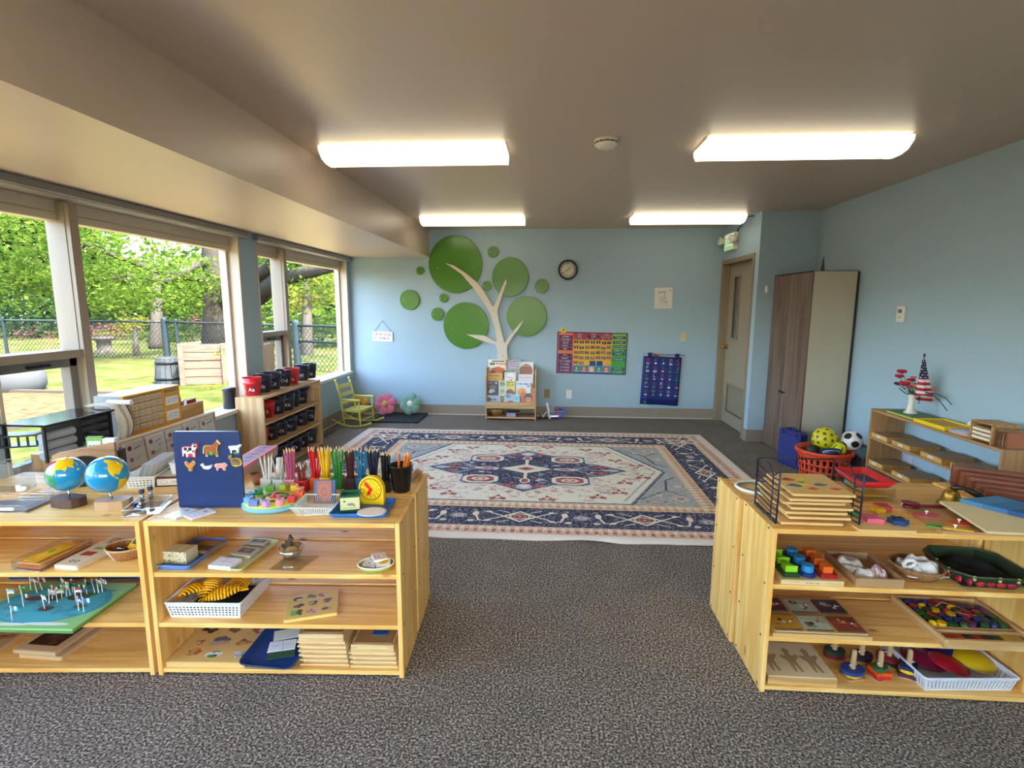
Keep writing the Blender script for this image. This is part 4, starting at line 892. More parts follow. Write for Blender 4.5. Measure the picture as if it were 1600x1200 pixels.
def txt(t_, size, m, parent, mw, th=.0006, name='lettering', font=None):
    c = bpy.data.curves.new(name, 'FONT'); c.body = t_; c.size = size; c.extrude = th; c.align_x = 'CENTER'; c.align_y = 'CENTER'; c.resolution_u = 2
    tmp = bpy.data.objects.new('tmp', c); COL.objects.link(tmp); me = bpy.data.meshes.new_from_object(tmp); bpy.data.objects.remove(tmp)
    me.materials.clear(); me.materials.append(m); o = link(name, me, parent); o.matrix_local = mw; return o
NAVY = mat('17264a', .35); RED = mat('c21420', .35); BLUEP = mat('1f62b0', .35); YEL = mat('f2c418', .4); GRN = mat('3f9a3c', .45)

# ---------------------------------------------------------------- letter buckets
def bucket(label, loc, red, letters, face=R(-60), s=1.0):
    t = thing('bucket', label, 'bucket', loc, 0, 'letter buckets')
    H, r0, r1 = .115 * s, .043 * s, .058 * s; m = mat('c8101c', .3, spec=.6) if red else mat('141d3a', .3, spec=.6)
    part('pail', MB().lathe([(.001, .001), (r0, 0), (r0 + .001, .002), (r0 + (r1 - r0) * .68, H * .68), (r0 + (r1 - r0) * .68 + .0015, H * .69), (r0 + (r1 - r0) * .7, H * .71), (r1, H), (r1 - .0015, H), (r0 - .0015, .004), (.001, .004)], 24), m, t)
    part('rim', MB().tube([(r1 * math.cos(k * PI / 12), r1 * math.sin(k * PI / 12), H) for k in range(24)], .0022, 6, closed=True), m, t)
    part('handle', MB().tube([(r1 * math.cos(a), r1 * math.sin(a) * .95, H - .01 - .028 * math.sin(a)) for a in [PI + k * PI / 10 for k in range(11)]][::-1], .0016, 5), STEEL, t)
    q = .62; rr = r0 + (r1 - r0) * .36; sl = math.atan2(r1 - r0, H)
    mw = Matrix.Rotation(face, 4, 'Z') @ Matrix.Translation((rr + .0015, 0, H * .36)) @ Matrix.Rotation(PI / 2, 4, 'Z') @ Matrix.Rotation(PI / 2 + sl, 4, 'X')
    rad = .024 * s; V = []; n = 16
    for zz in (0, .001):
        for k in range(n): a = 2 * PI * k / n; x = rad * math.cos(a); V.append((x, rad * math.sin(a), zz + math.sqrt(max(rr * rr - x * x, 0)) - rr))
    b_ = part('letter_badge', MB().add(V, [tuple(range(n, 2 * n))] + [(k, (k + 1) % n, n + (k + 1) % n, n + k) for k in range(n)]), mat('2a3350', .5), t, label='dark round letter badge'); b_.matrix_local = mw
    txt(letters, .034 * s, WHITE, b_, Matrix.Translation((0, 0, .0015)), name='letters'); return t
def brow(z, ltr, pts, word):
    for l, (x, y) in zip(ltr, pts):
        red = l[0] in 'AEIOU'; q = at(x, y - 2.5, z); bucket('%s bucket lettered %s, %s' % ('red' if red else 'navy', l, word), (max(q.x, -2.52), q.y, z), red, l, face=R(-62 + rnd.uniform(-8, 8)), s=1.33)
brow(.685, ['Aa', 'Bb', 'Cc', 'Dd', 'Ee', 'Ff', 'Gg'], [(388, 619.5), (410, 614.7), (426, 610), (442, 605), (456, 602), (471, 596.5), (484, 593)], 'on top of the window-side shelf')
brow(.462, ['Hh', 'Ii', 'Jj', 'Kk', 'Ll', 'Mm', 'Nn'], [(398, 661), (417, 653.7), (433.5, 647.7), (448.5, 642.5), (457.5, 637), (470, 632), (486.7, 626.7)], 'on the upper shelf of the window-side unit')
brow(.246, ['Oo', 'Pp', 'Qq', 'Rr', 'Ss', 'Tt'], [(407, 696), (423.7, 688), (438, 681.5), (453.7, 674.7), (471, 665.7), (486.7, 659)], 'on the middle shelf of the window-side unit')
brow(.028, ['Uu', 'Vv', 'Ww', 'Xx', 'Yy', 'Zz'], [(412, 732), (430, 724), (446, 716), (460.5, 707), (472.5, 699.5), (485, 693.5)], 'on the bottom shelf of the window-side unit')
p = atx(357, 640, -2.56); single('round_tin', MB().lathe([(.05, 0), (.052, .004), (.052, .15), (.055, .152), (.055, .17), (.05, .174), (.001, .174)], 24), mat('1c1f20', .4), 'black cylindrical canister on the window sill beside the red bucket', 'canister', (-2.665, atx(360, 640, -2.665).y, .588))

# ---------------------------------------------------------------- on top of the magnetic-board unit
def onB(x, y, z=ZB): return at(x, y, z)
def sil(pts, s, cx=0, cy=0): return [((x - cx) * s, (y - cy) * s) for x, y in pts]
c, w, a = span(281, 383, 793, ZB)
hb = aty(332, 675, c.y).z - ZB
mbd = thing('magnetic_board', 'dark blue magnetic board standing upright with seven animal magnets', 'board', c, a)
pp = rrect(w, hb, .008, 4, 0, hb / 2)
part('board', MB().prism(pp, 0, .012, mat=Matrix.Translation((0, .008, .002)) @ RX), mat('0b2a60', .32, spec=.6), mbd)
part('stand', MB().box(-w / 2 + .03, w / 2 - .03, .008, .05, 0, .012).box(-.05, .05, .04, .05, 0, .1), mat('123a80', .4), mbd)
SH = {
 'cow': ([(0, 10), (4, 4), (12, 1), (60, 1), (66, -8), (62, -16), (68, -18), (76, -12), (84, -18), (92, -14), (88, -6), (92, 4), (88, 12), (80, 14), (76, 34), (76, 66), (66, 66), (64, 44), (34, 44), (32, 66), (22, 66), (20, 42), (8, 40), (4, 60), (0, 62)], 'f0eee8'),
 'horse': ([(0, 30), (2, 14), (10, 4), (50, 4), (62, -8), (74, -22), (80, -28), (84, -20), (96, -8), (94, 0), (84, 0), (76, 14), (74, 30), (78, 66), (68, 66), (62, 40), (26, 40), (22, 66), (12, 66), (14, 34), (6, 26), (4, 48), (-2, 50)], 'a4521c'),
 'goat': ([(0, 6), (60, 2), (72, -6), (88, -4), (84, 8), (74, 14), (68, 30), (68, 56), (60, 56), (56, 32), (22, 32), (20, 56), (12, 56), (10, 30), (2, 20)], 'e8e8e6'),
 'cat': ([(0, -10), (6, -2), (14, -10), (20, 0), (20, 12), (40, 6), (60, 10), (72, 24), (74, 46), (66, 56), (20, 56), (14, 40), (10, 20), (0, 12)], '8a6a3a'),
 'rooster': ([(0, 0), (10, -8), (22, 6), (34, 4), (46, -10), (58, -8), (60, 8), (50, 22), (40, 32), (40, 50), (22, 50), (20, 32), (6, 18)], 'c88030'),
 'duck': ([(0, 6), (14, -6), (22, 2), (26, 12), (50, 10), (70, 4), (66, 20), (50, 32), (30, 32), (16, 26), (12, 14)], 'dfe6e8'),
 'pig': ([(0, 10), (10, 2), (50, 0), (62, -6), (76, 2), (84, 12), (76, 20), (70, 24), (70, 46), (58, 46), (54, 30), (26, 30), (22, 46), (12, 46), (12, 28), (2, 22)], 'd9958c')}
for nm, (px, py), wp_, ed, dsc in (('cow', (299, 703), 26, 'e05a6a', 'black and white cow magnet, top left of the blue board'), ('horse', (331, 700), 29, 'd8c878', 'brown horse magnet, top middle of the blue board'), ('goat', (366, 702), 21, 'cfd6d2', 'white goat magnet, top right of the blue board'),
                                 ('cat', (366, 720), 20, 'd8c060', 'striped tabby cat magnet, lower right of the blue board'), ('rooster', (299, 727), 17, 'e0c08a', 'orange rooster magnet, lower left on the blue board'), ('duck', (323, 728), 19, 'dfe6ea', 'white duck magnet, lower row beside the rooster'), ('pig', (345, 729), 21, 'e8c8c0', 'pink pig magnet, lower row beside the cat')):
    pts, colr = SH[nm]; q = aty(px, py, c.y - .006); xs = [p_[0] for p_ in pts]; ys = [p_[1] for p_ in pts]; s_ = wp_ * 1.72 / CAM_F / (max(xs) - min(xs)); mx_, my_ = (max(xs) + min(xs)) / 2, (max(ys) + min(ys)) / 2
    m_ = thing('animal_magnet', dsc, 'magnet', (q.x, c.y - .0045 + (q.x - c.x) * math.tan(a), q.z), a, 'animal magnets on the blue board')
    big = [((x - mx_) * s_ * 1.16, -(y - my_) * s_ * 1.16) for x, y in pts]; sm_ = [((x - mx_) * s_, -(y - my_) * s_) for x, y in pts]
    hullc = [(x * 1.02, y * 1.02) for x, y in big]
    part('backing', MB().prism(hullc, 0, .006, mat=RX), mat(ed, .5), m_, bev=0)
    part('figure', MB().prism(sm_, .006, .009, mat=RX), mat(colr, .4), m_)
    if nm in ('cow', 'cat', 'horse', 'pig'):
        cc = {'cow': '181818', 'cat': '4a3018', 'horse': '5a9a30', 'pig': 'b8706a'}[nm]
        pts2 = {'cow': [(20, 12, 12, 11), (50, 13, 13, 12), (34, 26, 7, 6), (82, -6, 7, 8), (70, 28, 6, 8)], 'cat': [(30, 20, 3, 12), (44, 22, 3, 14), (58, 30, 3, 12), (8, 4, 3, 3)], 'horse': [(44, 52, 16, 12)], 'pig': [(78, 8, 4, 3), (30, 12, 8, 3)]}[nm]
        mb = MB()
        for (x, y, rx, ry) in pts2: mb.prism(ell(rx * s_, ry * s_, 12, (x - mx_) * s_, -(y - my_) * s_), .0085, .0098, mat=RX)
        part('marking', mb, mat(cc, .5), m_, kind='stuff')
    if nm in ('cow', 'goat', 'cat'): part('base_patch', MB().prism(ell(22 * s_, 10 * s_, 14, 6 * s_, -(60 - my_) * s_ * .9), .0065, .0088, mat=RX), mat({'cow': 'c83048', 'goat': '3f8a40', 'cat': 'e0c030'}[nm], .5), m_)
# white picture cards
for (x, y, r_, lb) in ((283, 803, 8, 'white picture card pair lying left in front of the magnetic board'), (312, 804, -4, 'white picture card pair lying right in front of the magnetic board')):
    im = Img(100, 140, 'dcdde2'); im.line(0, 70, 100, 70, 2, 'b0b4bc'); im.ell(50, 34, 20, 12, 'a8a8a8'); im.line(34, 96, 70, 100, 3, '777777'); im.ell(60, 40, 5, 5, '777777')
    single('picture_card', MB().box(-.032, .032, -.045, .045, 0, .006), printed(im, 'xy', .35), lb, 'card', at(x, y, ZB), R(r_ - 25))
# clock puzzle
q = at(431, 786, ZB); rr = (at(479, 786, ZB) - at(383, 786, ZB)).length / 2
t = thing('clock_puzzle', 'round wooden clock puzzle, blue base and yellow face, ringed by number blocks', 'puzzle', q)
part('base', MB().lathe([(rr - .01, 0), (rr, .006), (rr, .018), (rr - .004, .021), (.001, .021)], 40), mat('6fb0cc', .4), t)
part('face', MB().lathe([(rr - .006, .021), (rr - .006, .024), (.001, .024)], 40), mat('cfd648', .45), t)
part('ring', MB().lathe([(.052, .0242), (.052, .027), (.040, .027), (.040, .0242)], 32, cap=False), mat('2c2620', .5), t)
part('hub', MB().lathe([(.04, .024), (.04, .0262), (.001, .0262)], 24), mat('e0c848', .5), t)
part('minute_hand', MB().cbox(-.01, .014, .031, .014, .06, .008, mat=Matrix.Rotation(R(20), 4, 'Z')), mat('e0303c', .4), t, bev=.002)
part('hour_hand', MB().cbox(.008, -.012, .031, .013, .042, .008, mat=Matrix.Rotation(R(38), 4, 'Z')), mat('e8505a', .4), t, bev=.002)
part('drawing', MB().prism(ell(.012, .008, 12, -.018, .0), .0262, .03).prism(ell(.01, .007, 12, .02, .008), .0262, .03), mat('6a9a50', .5), t, kind='stuff')
BC = {1: ('e8c238', 'yellow'), 2: ('f0906a', 'peach'), 3: ('e8623a', 'orange'), 4: ('d03a3c', 'red'), 5: ('e08a9c', 'pink'), 6: ('b890c8', 'lilac'), 7: ('6a78b8', 'violet-blue'), 8: ('5aa0cc', 'sky blue'), 9: ('3fa0b8', 'turquoise'), 10: ('3f9a68', 'dark green'), 11: ('6aa83c', 'grass green'), 12: ('a8b838', 'olive green')}
for n in range(1, 13):
    g = PI / 2 - n * PI / 6 + R(8); x, y = q.x + (rr - .028) * math.cos(g), q.y + (rr - .028) * math.sin(g); colr, cn = BC[n]
    b = thing('number_block', '%s number %d block on the round clock puzzle' % (cn, n), 'block', (x, y, ZB + .024), 0, 'number blocks of the clock puzzle')
    shp = [rrect(.03, .03, .004, 3), ell(.017, .017, 16), ell(.018, .018, 6), [(-.019, -.013), (.019, -.013), (.012, .014), (-.012, .014)]][n % 4]
    part('block', MB().prism(shp, 0, .024), mat(colr, .4), b, bev=.0015); txt(str(n), .019, mat('2a2420', .5), b, Matrix.Translation((0, 0, .0246)), .0004, 'numeral')
# white wire basket with cards
c, w, a = span(461, 512, 808, ZB); CW = mat('e4e4e0', .35)
t = wirebasket('wire_basket', 'white wire letter basket holding loose picture cards', c, a + R(-1), w * 1.28, .15, .036, CW, 16, 14)
im = Img(120, 90, 'e8e6e0'); im.line(10, 60, 80, 50, 2, '555555'); im.ell(40, 36, 18, 14, '777777', .8, .15); im.line(70, 76, 104, 20, 2, '555555')
single('picture_card', MB().box(-.05, .05, -.04, .04, 0, .003), printed(im), 'white line-drawing card lying inside the white wire basket', 'card', c + Vector((.008, .055, .003)), a + R(12))
c2, w2, a2 = span(489, 523, 787, ZB); hh = aty(505, 753, c2.y).z - ZB
t = thing('tile_card_stack', 'blue-edged card with a brown relief square leaning in the wire basket', 'card', c2 + Vector((0, .0, .004)), (R(-12), 0, a2))
part('card', MB().box(-w2 / 2, w2 / 2, .004, .014, 0, hh), mat('34507e', .5), t, bev=.001); im = Img(100, 100, '9a5a48'); im.ell(50, 50, 32, 34, 'b87060', 1, .1); im.ell(50, 52, 18, 18, '80463a', 1, .15); im.line(30, 70, 70, 40, 3, 'b87060')
part('relief', MB().box(-w2 * .34, w2 * .34, 0, .004, .002, hh - .004), printed(im, 'xz'), t)
# blue tray
c, w, a = span(514, 604, 810, ZB); t = tray('serving_tray', 'bright blue rectangular plastic tray with rolled rim beside the clock toy', 'tray', c, a, w, .17, .016, mat('1c62b4', .35, spec=.6), .012, .008)
tc_ = c + nB * .02
# green tin box
c, w, a = span(529, 560, 800, ZB + .004); t = thing('printed_box', 'square green box with cream picture sides and an open top, on the blue tray', 'box', c + nB * .03, a + R(12)); GB = mat('0f5a3c', .4); s_ = w * .92; h_ = .062
part('base', MB().box(-s_ / 2 - .004, s_ / 2 + .004, -s_ / 2 - .004, s_ / 2 + .004, 0, .012), GB, t)
im = Img(90, 80, 'd6d29a'); im.ell(20, 24, 6, 6, '5a6a3a'); im.ell(50, 46, 18, 9, '7a8a8a'); im.ell(66, 56, 6, 6, 'c88a3a'); im.line(10, 68, 80, 70, 3, '8a9a5a'); pm = printed(im, 'xz')
part('front', MB().box(-s_ / 2, s_ / 2, -s_ / 2 - .001, -s_ / 2 + .002, .012, h_), pm, t); part('side', MB().box(s_ / 2 - .002, s_ / 2 + .001, -s_ / 2, s_ / 2, .012, h_), printed(im, 'yz'), t)
part('side', MB().box(-s_ / 2 - .001, -s_ / 2 + .002, -s_ / 2, s_ / 2, .012, h_), GB, t); part('back', MB().box(-s_ / 2, s_ / 2, s_ / 2 - .002, s_ / 2 + .001, .012, h_), GB, t)
mb = MB(); [mb.box(*q_) for q_ in ((-s_ / 2 - .003, s_ / 2 + .003, -s_ / 2 - .003, -s_ / 2 + .003, h_, h_ + .005), (-s_ / 2 - .003, s_ / 2 + .003, s_ / 2 - .003, s_ / 2 + .003, h_, h_ + .005), (-s_ / 2 - .003, -s_ / 2 + .003, -s_ / 2 + .003, s_ / 2 - .003, h_, h_ + .005), (s_ / 2 - .003, s_ / 2 + .003, -s_ / 2 + .003, s_ / 2 - .003, h_, h_ + .005))]
part('rim', mb, GB, t, kind=None); part('inner_floor', MB().box(-s_ / 2 + .003, s_ / 2 - .003, -s_ / 2 + .003, s_ / 2 - .003, h_ - .012, h_ - .009), mat('1c8a5c', .4), t)
# yellow toy clock
c, w, a = span(556, 597, 793, ZB + .004); c = c + nB * .035; t = thing('toy_clock', 'yellow plastic teaching clock with red hands standing on the blue tray', 'clock', c, a + R(-8)); h_ = .118; r_ = w * .50
arch = [(-r_, 0), (r_, 0)] + [(r_ * math.cos(k * PI / 16), h_ - r_ + r_ * math.sin(k * PI / 16)) for k in range(17)]
part('body', MB().prism(arch, -.022, 0, mat=RX), mat('f2c20c', .35), t, bev=.002)
cz = h_ - r_ * 1.02; im = Img(220, 220, 'f4c81a'); im.ell(110, 110, 104, 104, '141414', 1, .07); im.ell(110, 110, 62, 62, '5a4a10', 1, .04); im.ell(110, 110, 44, 44, '5a4a10', .6, .04)
for k in range(1, 13): g = k * PI / 6 - PI / 2; im.text(110 + 80 * math.cos(g), 101 + 80 * math.sin(g), str(k), 2.6, '1a1a1a', True)
part('dial', MB().prism(ell(r_ * .93, r_ * .93, 32, 0, cz), 0, .002, mat=RX), printed(im, 'xz', .35), t)
for nm, L_, an in (('minute_hand', r_ * .78, R(-38)), ('hour_hand', r_ * .55, R(205))):
    part(nm, MB().prism([(-.004, -.008), (.004, -.008), (.0055, L_ * .3), (.0075, L_ * .6), (0, L_), (-.0075, L_ * .6), (-.0055, L_ * .3)], .003, .006, mat=RX), mat('e0201c', .35), t, rot=(0, an, 0), loc=(0, 0, cz))
part('hub', MB().cyl((0, 0), .006, .002, .01, 14, mat=Matrix.Translation((0, 0, cz)) @ RX), mat('e0201c', .35), t)
im = Img(260, 260, 'e2e2e4'); im.ell(130, 130, 128, 128, 'e8e4e8'); im.ell(130, 130, 124, 124, 'c0466a', 1, .06); im.ell(130, 130, 112, 112, 'e8e6ea')
for k in range(1, 13): g = k * PI / 6 - PI / 2; im.text(130 + 92 * math.cos(g), 121 + 92 * math.sin(g), str(k), 2.4, '4a4a60', True)
im.ell(130, 130, 4, 4, '333333')
single('paper_clock_face', MB().prism(ell(.056, .05, 36), 0, .003), printed(im, 'xy', .3), 'round white paper clock face with red rim lying on the blue tray edge', 'clock face', at(581, 800, ZB + .018), (R(-3), 0, a))
# ---------------------------------------------------------------- pencils
WOODT = mat('d8b888', .6)
def pencil_mesh(c, L_=.175, r_=.0038):
    mb = MB(); mb.cyl((0, 0), r_, 0, L_ - .016, 6); mb.lathe([(r_, L_ - .016), (.0013, L_ - .003)], 6, 1, cap=False); mb.lathe([(.0014, L_ - .004), (.0004, L_)], 6, 2, cap=False)
    return mb.mesh('pencil', [mat(c, .35), WOODT, mat(c, .5)])
cups = [(416, 766, 'd8d4c6', 'cream', 'e4e2dc', 'white', 5, .15, .9), (435, 767, 'c6c8c8', 'light grey', 'b0aca8', 'grey', 3, .14, 1.5), (452.5, 767, 'd88a9c', 'pink', 'b8567a', 'pink', 9, .18, .45), (471, 769, 'b01420', 'dark red', '7a1c22', 'dark red', 4, .12, 1.2),
        (491, 764, 'd4601c', 'orange', 'd8242a', 'red', 11, .18, 1.0), (508.5, 764, 'ecc41c', 'yellow', 'e8b818', 'yellow', 11, .18, .6), (527, 764, '1f7a34', 'green', '2f8a34', 'green', 9, .18, .8), (546.5, 765, '3a221c', 'brown', '4a2226', 'dark maroon', 9, .18, .7),
        (564, 764, '1c6a94', 'blue', '1c7296', 'teal blue', 8, .18, .9), (582, 766, '14182c', 'navy', '1a1f38', 'dark navy', 9, .18, .8), (601, 769, '121212', 'black', '1a1a1a', 'black', 10, .17, .35)]
for i, (px, py, cc, cn, pc, pn, n, L_, sp) in enumerate(cups):
    q = at(px, py, ZB) + nB * .02; w_ = 18.5 * q.y / CAM_F * .97; hc = .052
    t = thing('pencil_cup', 'square %s wooden cup of %s pencils in the row of cups' % (cn, pn), 'pencil holder', q, UB, 'square pencil cups'); W2 = w_ / 2
    mb = loft(MB(), [ring(w_, w_, .003, 0, 0, 0, 2), ring(w_, w_, .003, hc, 0, 0, 2), ring(w_ - .007, w_ - .007, .003, hc, 0, 0, 2), ring(w_ - .007, w_ - .007, .003, .006, 0, 0, 2)], sm=False)
    part('cup', mb, mat(cc, .4), t); part('foot', MB().cbox(0, 0, .002, w_ + .003, w_ + .003, .004), mat(cc, .5), t)
    me = pencil_mesh(pc, L_)
    for k in range(n):
        g = k * 2.4 + i; rr_ = (W2 - .0085) * (.25 + .75 * math.sqrt((k + .5) / n)); x, y = rr_ * math.cos(g), rr_ * math.sin(g)
        tilt = Vector((x * sp * 11 * rnd.uniform(.7, 1.15), y * sp * 7, 1)).normalized(); z0 = ZB + .0075
        o = link('pencil', me, None, (q.x + x * (1 - sp * .5), q.y + y * .8, z0 + rnd.uniform(0, .004)), tilt.to_track_quat('Z', 'Y').to_euler())
        tag(o, '%s coloured pencil in the square %s cup' % (pn, cn), 'pencil', '%s pencils in the %s cup' % (pn, cn))
q = at(626, 769, ZB) + nB * .022; t = thing('pencil_bucket', 'tall black plastic cup of orange pencils at the end of the cup row', 'pencil holder', q)
w1 = 40 * q.y / CAM_F / 2; w0 = 28 * q.y / CAM_F / 2
part('cup', MB().lathe([(.001, .001), (w0, 0), (w0, .003), (w1, .118), (w1 + .001, .12), (w1 - .003, .12), (w0 - .003, .004), (.001, .004)], 28), mat('0c0c0e', .22, spec=.7), t)
me = pencil_mesh('d8701c', .175)
for k in range(10):
    sx = -1 if k < 3 else 1; x = w0 * (rnd.uniform(-.55, -.1) if k < 3 else rnd.uniform(.0, .5)); tilt = Vector((.02 + (.12 if k > 2 else -.02) + rnd.uniform(-.05, .05), rnd.uniform(-.1, .1), 1)).normalized()
    o = link('pencil', me, None, (q.x + x, q.y + rnd.uniform(-.012, .012), ZB + .0075), tilt.to_track_quat('Z', 'Y').to_euler()); tag(o, 'orange pencil standing in the tall black cup', 'pencil', 'orange pencils in the black cup')
q = at(642, 752, ZB); me = MB().cyl((0, 0), .0038, 0, .14, 6, mat=Matrix.Rotation(PI / 2, 4, 'X')).mesh('stick', mat('b88a58', .6))
for k in range(11):
    i, j = (k % 4, k // 4); o = link('wooden_stick', me, None, (q.x - .004 + i * .0085 + (j % 2) * .004, q.y + .12 + rnd.uniform(-.01, .01), ZB + .004 + j * .0072), (R(rnd.uniform(-.5, .5)), 0, UB + R(rnd.uniform(-2, 2)))); tag(o, 'slim natural wooden stick in the bundle behind the black cup', 'stick', 'bundle of wooden sticks')
# bottles, woven cup, spectacles-like clear cup, patterned box
for (px, py, lb) in ((438, 748, 'white plastic bottle behind the grey pencil cup'), (453, 744, 'white plastic bottle behind the pink pencil cup')):
    q = at(px, py, ZB); t = thing('glue_bottle', lb, 'bottle', q); part('body', MB().lathe([(.018, 0), (.019, .004), (.019, .06), (.012, .075), (.012, .08)], 18), mat('e0ddd2', .4), t); part('cap', MB().lathe([(.0135, .078), (.014, .082), (.013, .1), (.008, .102), (.001, .102)], 16), mat('d6d2c6', .45), t)
q = at(402, 757, ZB); t = thing('woven_cup', 'small terracotta woven cup beside the cream pencil cup', 'cup', q); part('cup', MB().lathe([(.001, .001), (.015, 0), (.03, .052), (.028, .052), (.013, .004), (.001, .004)], 20), mat('a86c4a', .8, bump=.8, bs=150), t); part('rim', MB().tube([(.029 * math.cos(k * PI / 10), .029 * math.sin(k * PI / 10), .052) for k in range(20)], .003, 6, closed=True), mat('8a5636', .8), t)
for (px, py, lb) in ((476, 745, 'clear glass beaker behind the dark red pencil cup'), (488, 741, 'clear glass beaker behind the orange pencil cup')):
    q = at(px, py, ZB); t = thing('glass_cup', lb, 'glass', q); part('cup', MB().lathe([(.001, 0), (.022, 0), (.026, .07), (.0245, .07), (.021, .003), (.001, .003)], 20), glass('e8eef0', .18), t); part('rim', MB().tube([(.026 * math.cos(k * PI / 10), .026 * math.sin(k * PI / 10), .07) for k in range(20)], .0012, 5, closed=True), glass('ffffff', .5), t)
a_, b_ = at(384, 757, ZB), at(455, 715, ZB); ZQ = .05
P0, P1, P2, P3 = at(385, 738, ZB + ZQ), at(384, 712, ZB + ZQ), at(430, 700, ZB + ZQ), at(452, 703, ZB + ZQ)
t = thing('patterned_box', 'long flat pink box with blue diamond pattern lying behind the bottles', 'box', (P0.x - .05, P0.y - .02, ZB), 0)
im = Img(90, 300, 'c0485c')
for k in range(7): im.poly([(45, 8 + k * 42), (78, 26 + k * 42), (45, 44 + k * 42), (12, 26 + k * 42)], '2f5f86'); im.ell(45, 26 + k * 42, 7, 6, '1a2a48')
im.rect(0, 0, 6, 300, 'd88a94'); im.rect(84, 0, 90, 300, 'd88a94')
dv = (P3 - at(395, 742, ZB + ZQ)); L_ = dv.length; ag = math.atan2(dv.y, dv.x) - PI / 2; t.location = at(372, 752, ZB); t.rotation_euler = (0, 0, ag)
part('lid', MB().box(-.10, .0, 0, L_ + .03, .028, ZQ), printed(im, 'xy'), t); part('tray', MB().box(-.098, -.002, .002, L_ + .028, 0, .028), mat('b9b3aa', .6), t)
# ================================================================ globes and trays on the left-edge unit
def globe_img(v):
    im = Img(512, 256, '1a8cc0')
    def P(pts, c): im.poly([((lo + 180) / 360 * 512, (90 - la) / 180 * 256) for lo, la in pts], c)
    P([(-168, 66), (-150, 71), (-95, 72), (-80, 68), (-62, 58), (-56, 50), (-70, 43), (-81, 30), (-82, 25), (-97, 26), (-97, 19), (-87, 16), (-80, 8), (-90, 13), (-106, 22), (-117, 33), (-125, 48), (-135, 58), (-155, 58)], 'f0c414')
    P([(-80, 9), (-60, 10), (-50, 0), (-35, -7), (-40, -22), (-55, -35), (-66, -48), (-72, -53), (-72, -30), (-80, -5)], 'e08ab0' if 0 else 'f0c414')
    P([(-17, 15), (-5, 35), (10, 37), (32, 31), (43, 12), (51, 11), (40, -5), (40, -18), (27, -34), (18, -34), (12, -15), (8, 4), (-8, 5)], '2f8a58')
    P([(-10, 36), (-9, 44), (0, 48), (8, 58), (5, 62), (25, 71), (45, 68), (60, 70), (60, 52), (48, 44), (30, 46), (22, 37), (14, 42), (3, 42)], 'a8243c')
    P([(27, 40), (48, 45), (60, 54), (62, 70), (100, 77), (140, 72), (178, 67), (160, 60), (140, 52), (130, 42), (121, 30), (108, 20), (105, 8), (98, 14), (90, 22), (80, 8), (72, 20), (58, 25), (52, 16), (44, 13), (35, 30)], 'f0c414')
    P([(114, -22), (122, -18), (131, -12), (142, -11), (153, -26), (147, -39), (130, -32), (115, -35)], '8a5a34'); P([(-50, 60), (-22, 70), (-25, 82), (-60, 80)], 'f0c414'); P([(-180, -90), (180, -90), (180, -72), (-180, -70)], 'e8e8e8')
    P([(95, 5), (105, -6), (100, 0)], 'f0c414'); P([(109, 1), (118, 5), (116, -4)], 'f0c414')
    return im
GM = printed(globe_img(0), rough=.15, sphere=True, name='globe', coat=.6)
for (px, py, lb, bc, spin, bpx, bpy_, br) in ((104, 740, 'painted globe on a dark brown wooden foot, left one', '4a3326', 145, 110, 789, -8), (168, 741, 'painted globe on a pale wooden foot, right one', 'b08f6c', -30, 179, 792, 12)):
    b = at(bpx, bpy_, ZA); c = aty(px, py, b.y - .005); t = thing('globe', lb, 'globe', (b.x, b.y, ZA)); R_ = .068 if px < 120 else .0735
    part('foot', MB().prism([(-.062, -.018), (-.05, -.038), (.0, -.044), (.05, -.036), (.062, -.012), (.062, .02), (.04, .036), (-.04, .036), (-.06, .02)], 0, .036, mat=Matrix.Rotation(R(br), 4, 'Z')), wood(bc, bc, 0, 0) if px > 120 else mat(bc, .5), t, bev=.003)
    pos = c - Vector((b.x, b.y, ZA)); 
    part('axis_pin', MB().tube([(pos.x * .3, pos.y * .3, .03), (pos.x, pos.y, pos.z - R_)], .0035, 6), STEEL, t)
    part('ball', MB().sphere((0, 0, 0), R_, 40, 24), GM, t, loc=pos, rot=(R(-14), R(16), R(spin)))
def clearbox(name, label, cat, loc, rot, w, d, h, lid=False, fac=.1):
    t = thing(name, label, cat, loc, rot); m = glass('f2f4f5', fac); e = glass('ffffff', .45, .1, 'clear edge'); k = .0025
    for q in ((-w / 2, w / 2, 0, k, 0, h), (-w / 2, w / 2, d - k, d, 0, h), (-w / 2, -w / 2 + k, k, d - k, 0, h), (w / 2 - k, w / 2, k, d - k, 0, h)): part('wall', MB().box(*q), m, t)
    part('bottom', MB().box(-w / 2, w / 2, 0, d, 0, k), m, t); part('rim', MB().tube([(-w / 2, 0, h), (w / 2, 0, h), (w / 2, d, h), (-w / 2, d, h)], .0018, 5, closed=True).tube([(-w / 2, 0, 0.002), (w / 2, 0, 0.002), (w / 2, d, 0.002), (-w / 2, d, 0.002)], .0015, 5, closed=True), e, t); return t
q = at(20, 803, ZA); t = clearbox('acrylic_case', 'clear acrylic case with white label strip at the left edge beside the globes', 'case', q + Vector((-.06, .0, 0)), UA, .22, .13, .032)
part('base_tray', MB().box(-.1, .1, .01, .12, .003, .008), mat('5a5254', .4), t); part('label_strip', MB().box(-.1, .06, -.001, .006, .012, .022), PAPER, t)
q = at(55, 782, ZA); clearbox('acrylic_tray', 'shallow clear acrylic tray lying beside the left globe', 'tray', q + Vector((.0, .0, 0)), UA, .13, .1, .014, fac=.16)
c, w, a = span(193, 247, 806, ZA); t = clearbox('specimen_tray', 'clear plastic tray holding three blue-capped glass vials', 'tray', c + nA * .0, a + R(14), w * .95, .15, .026, fac=.2)
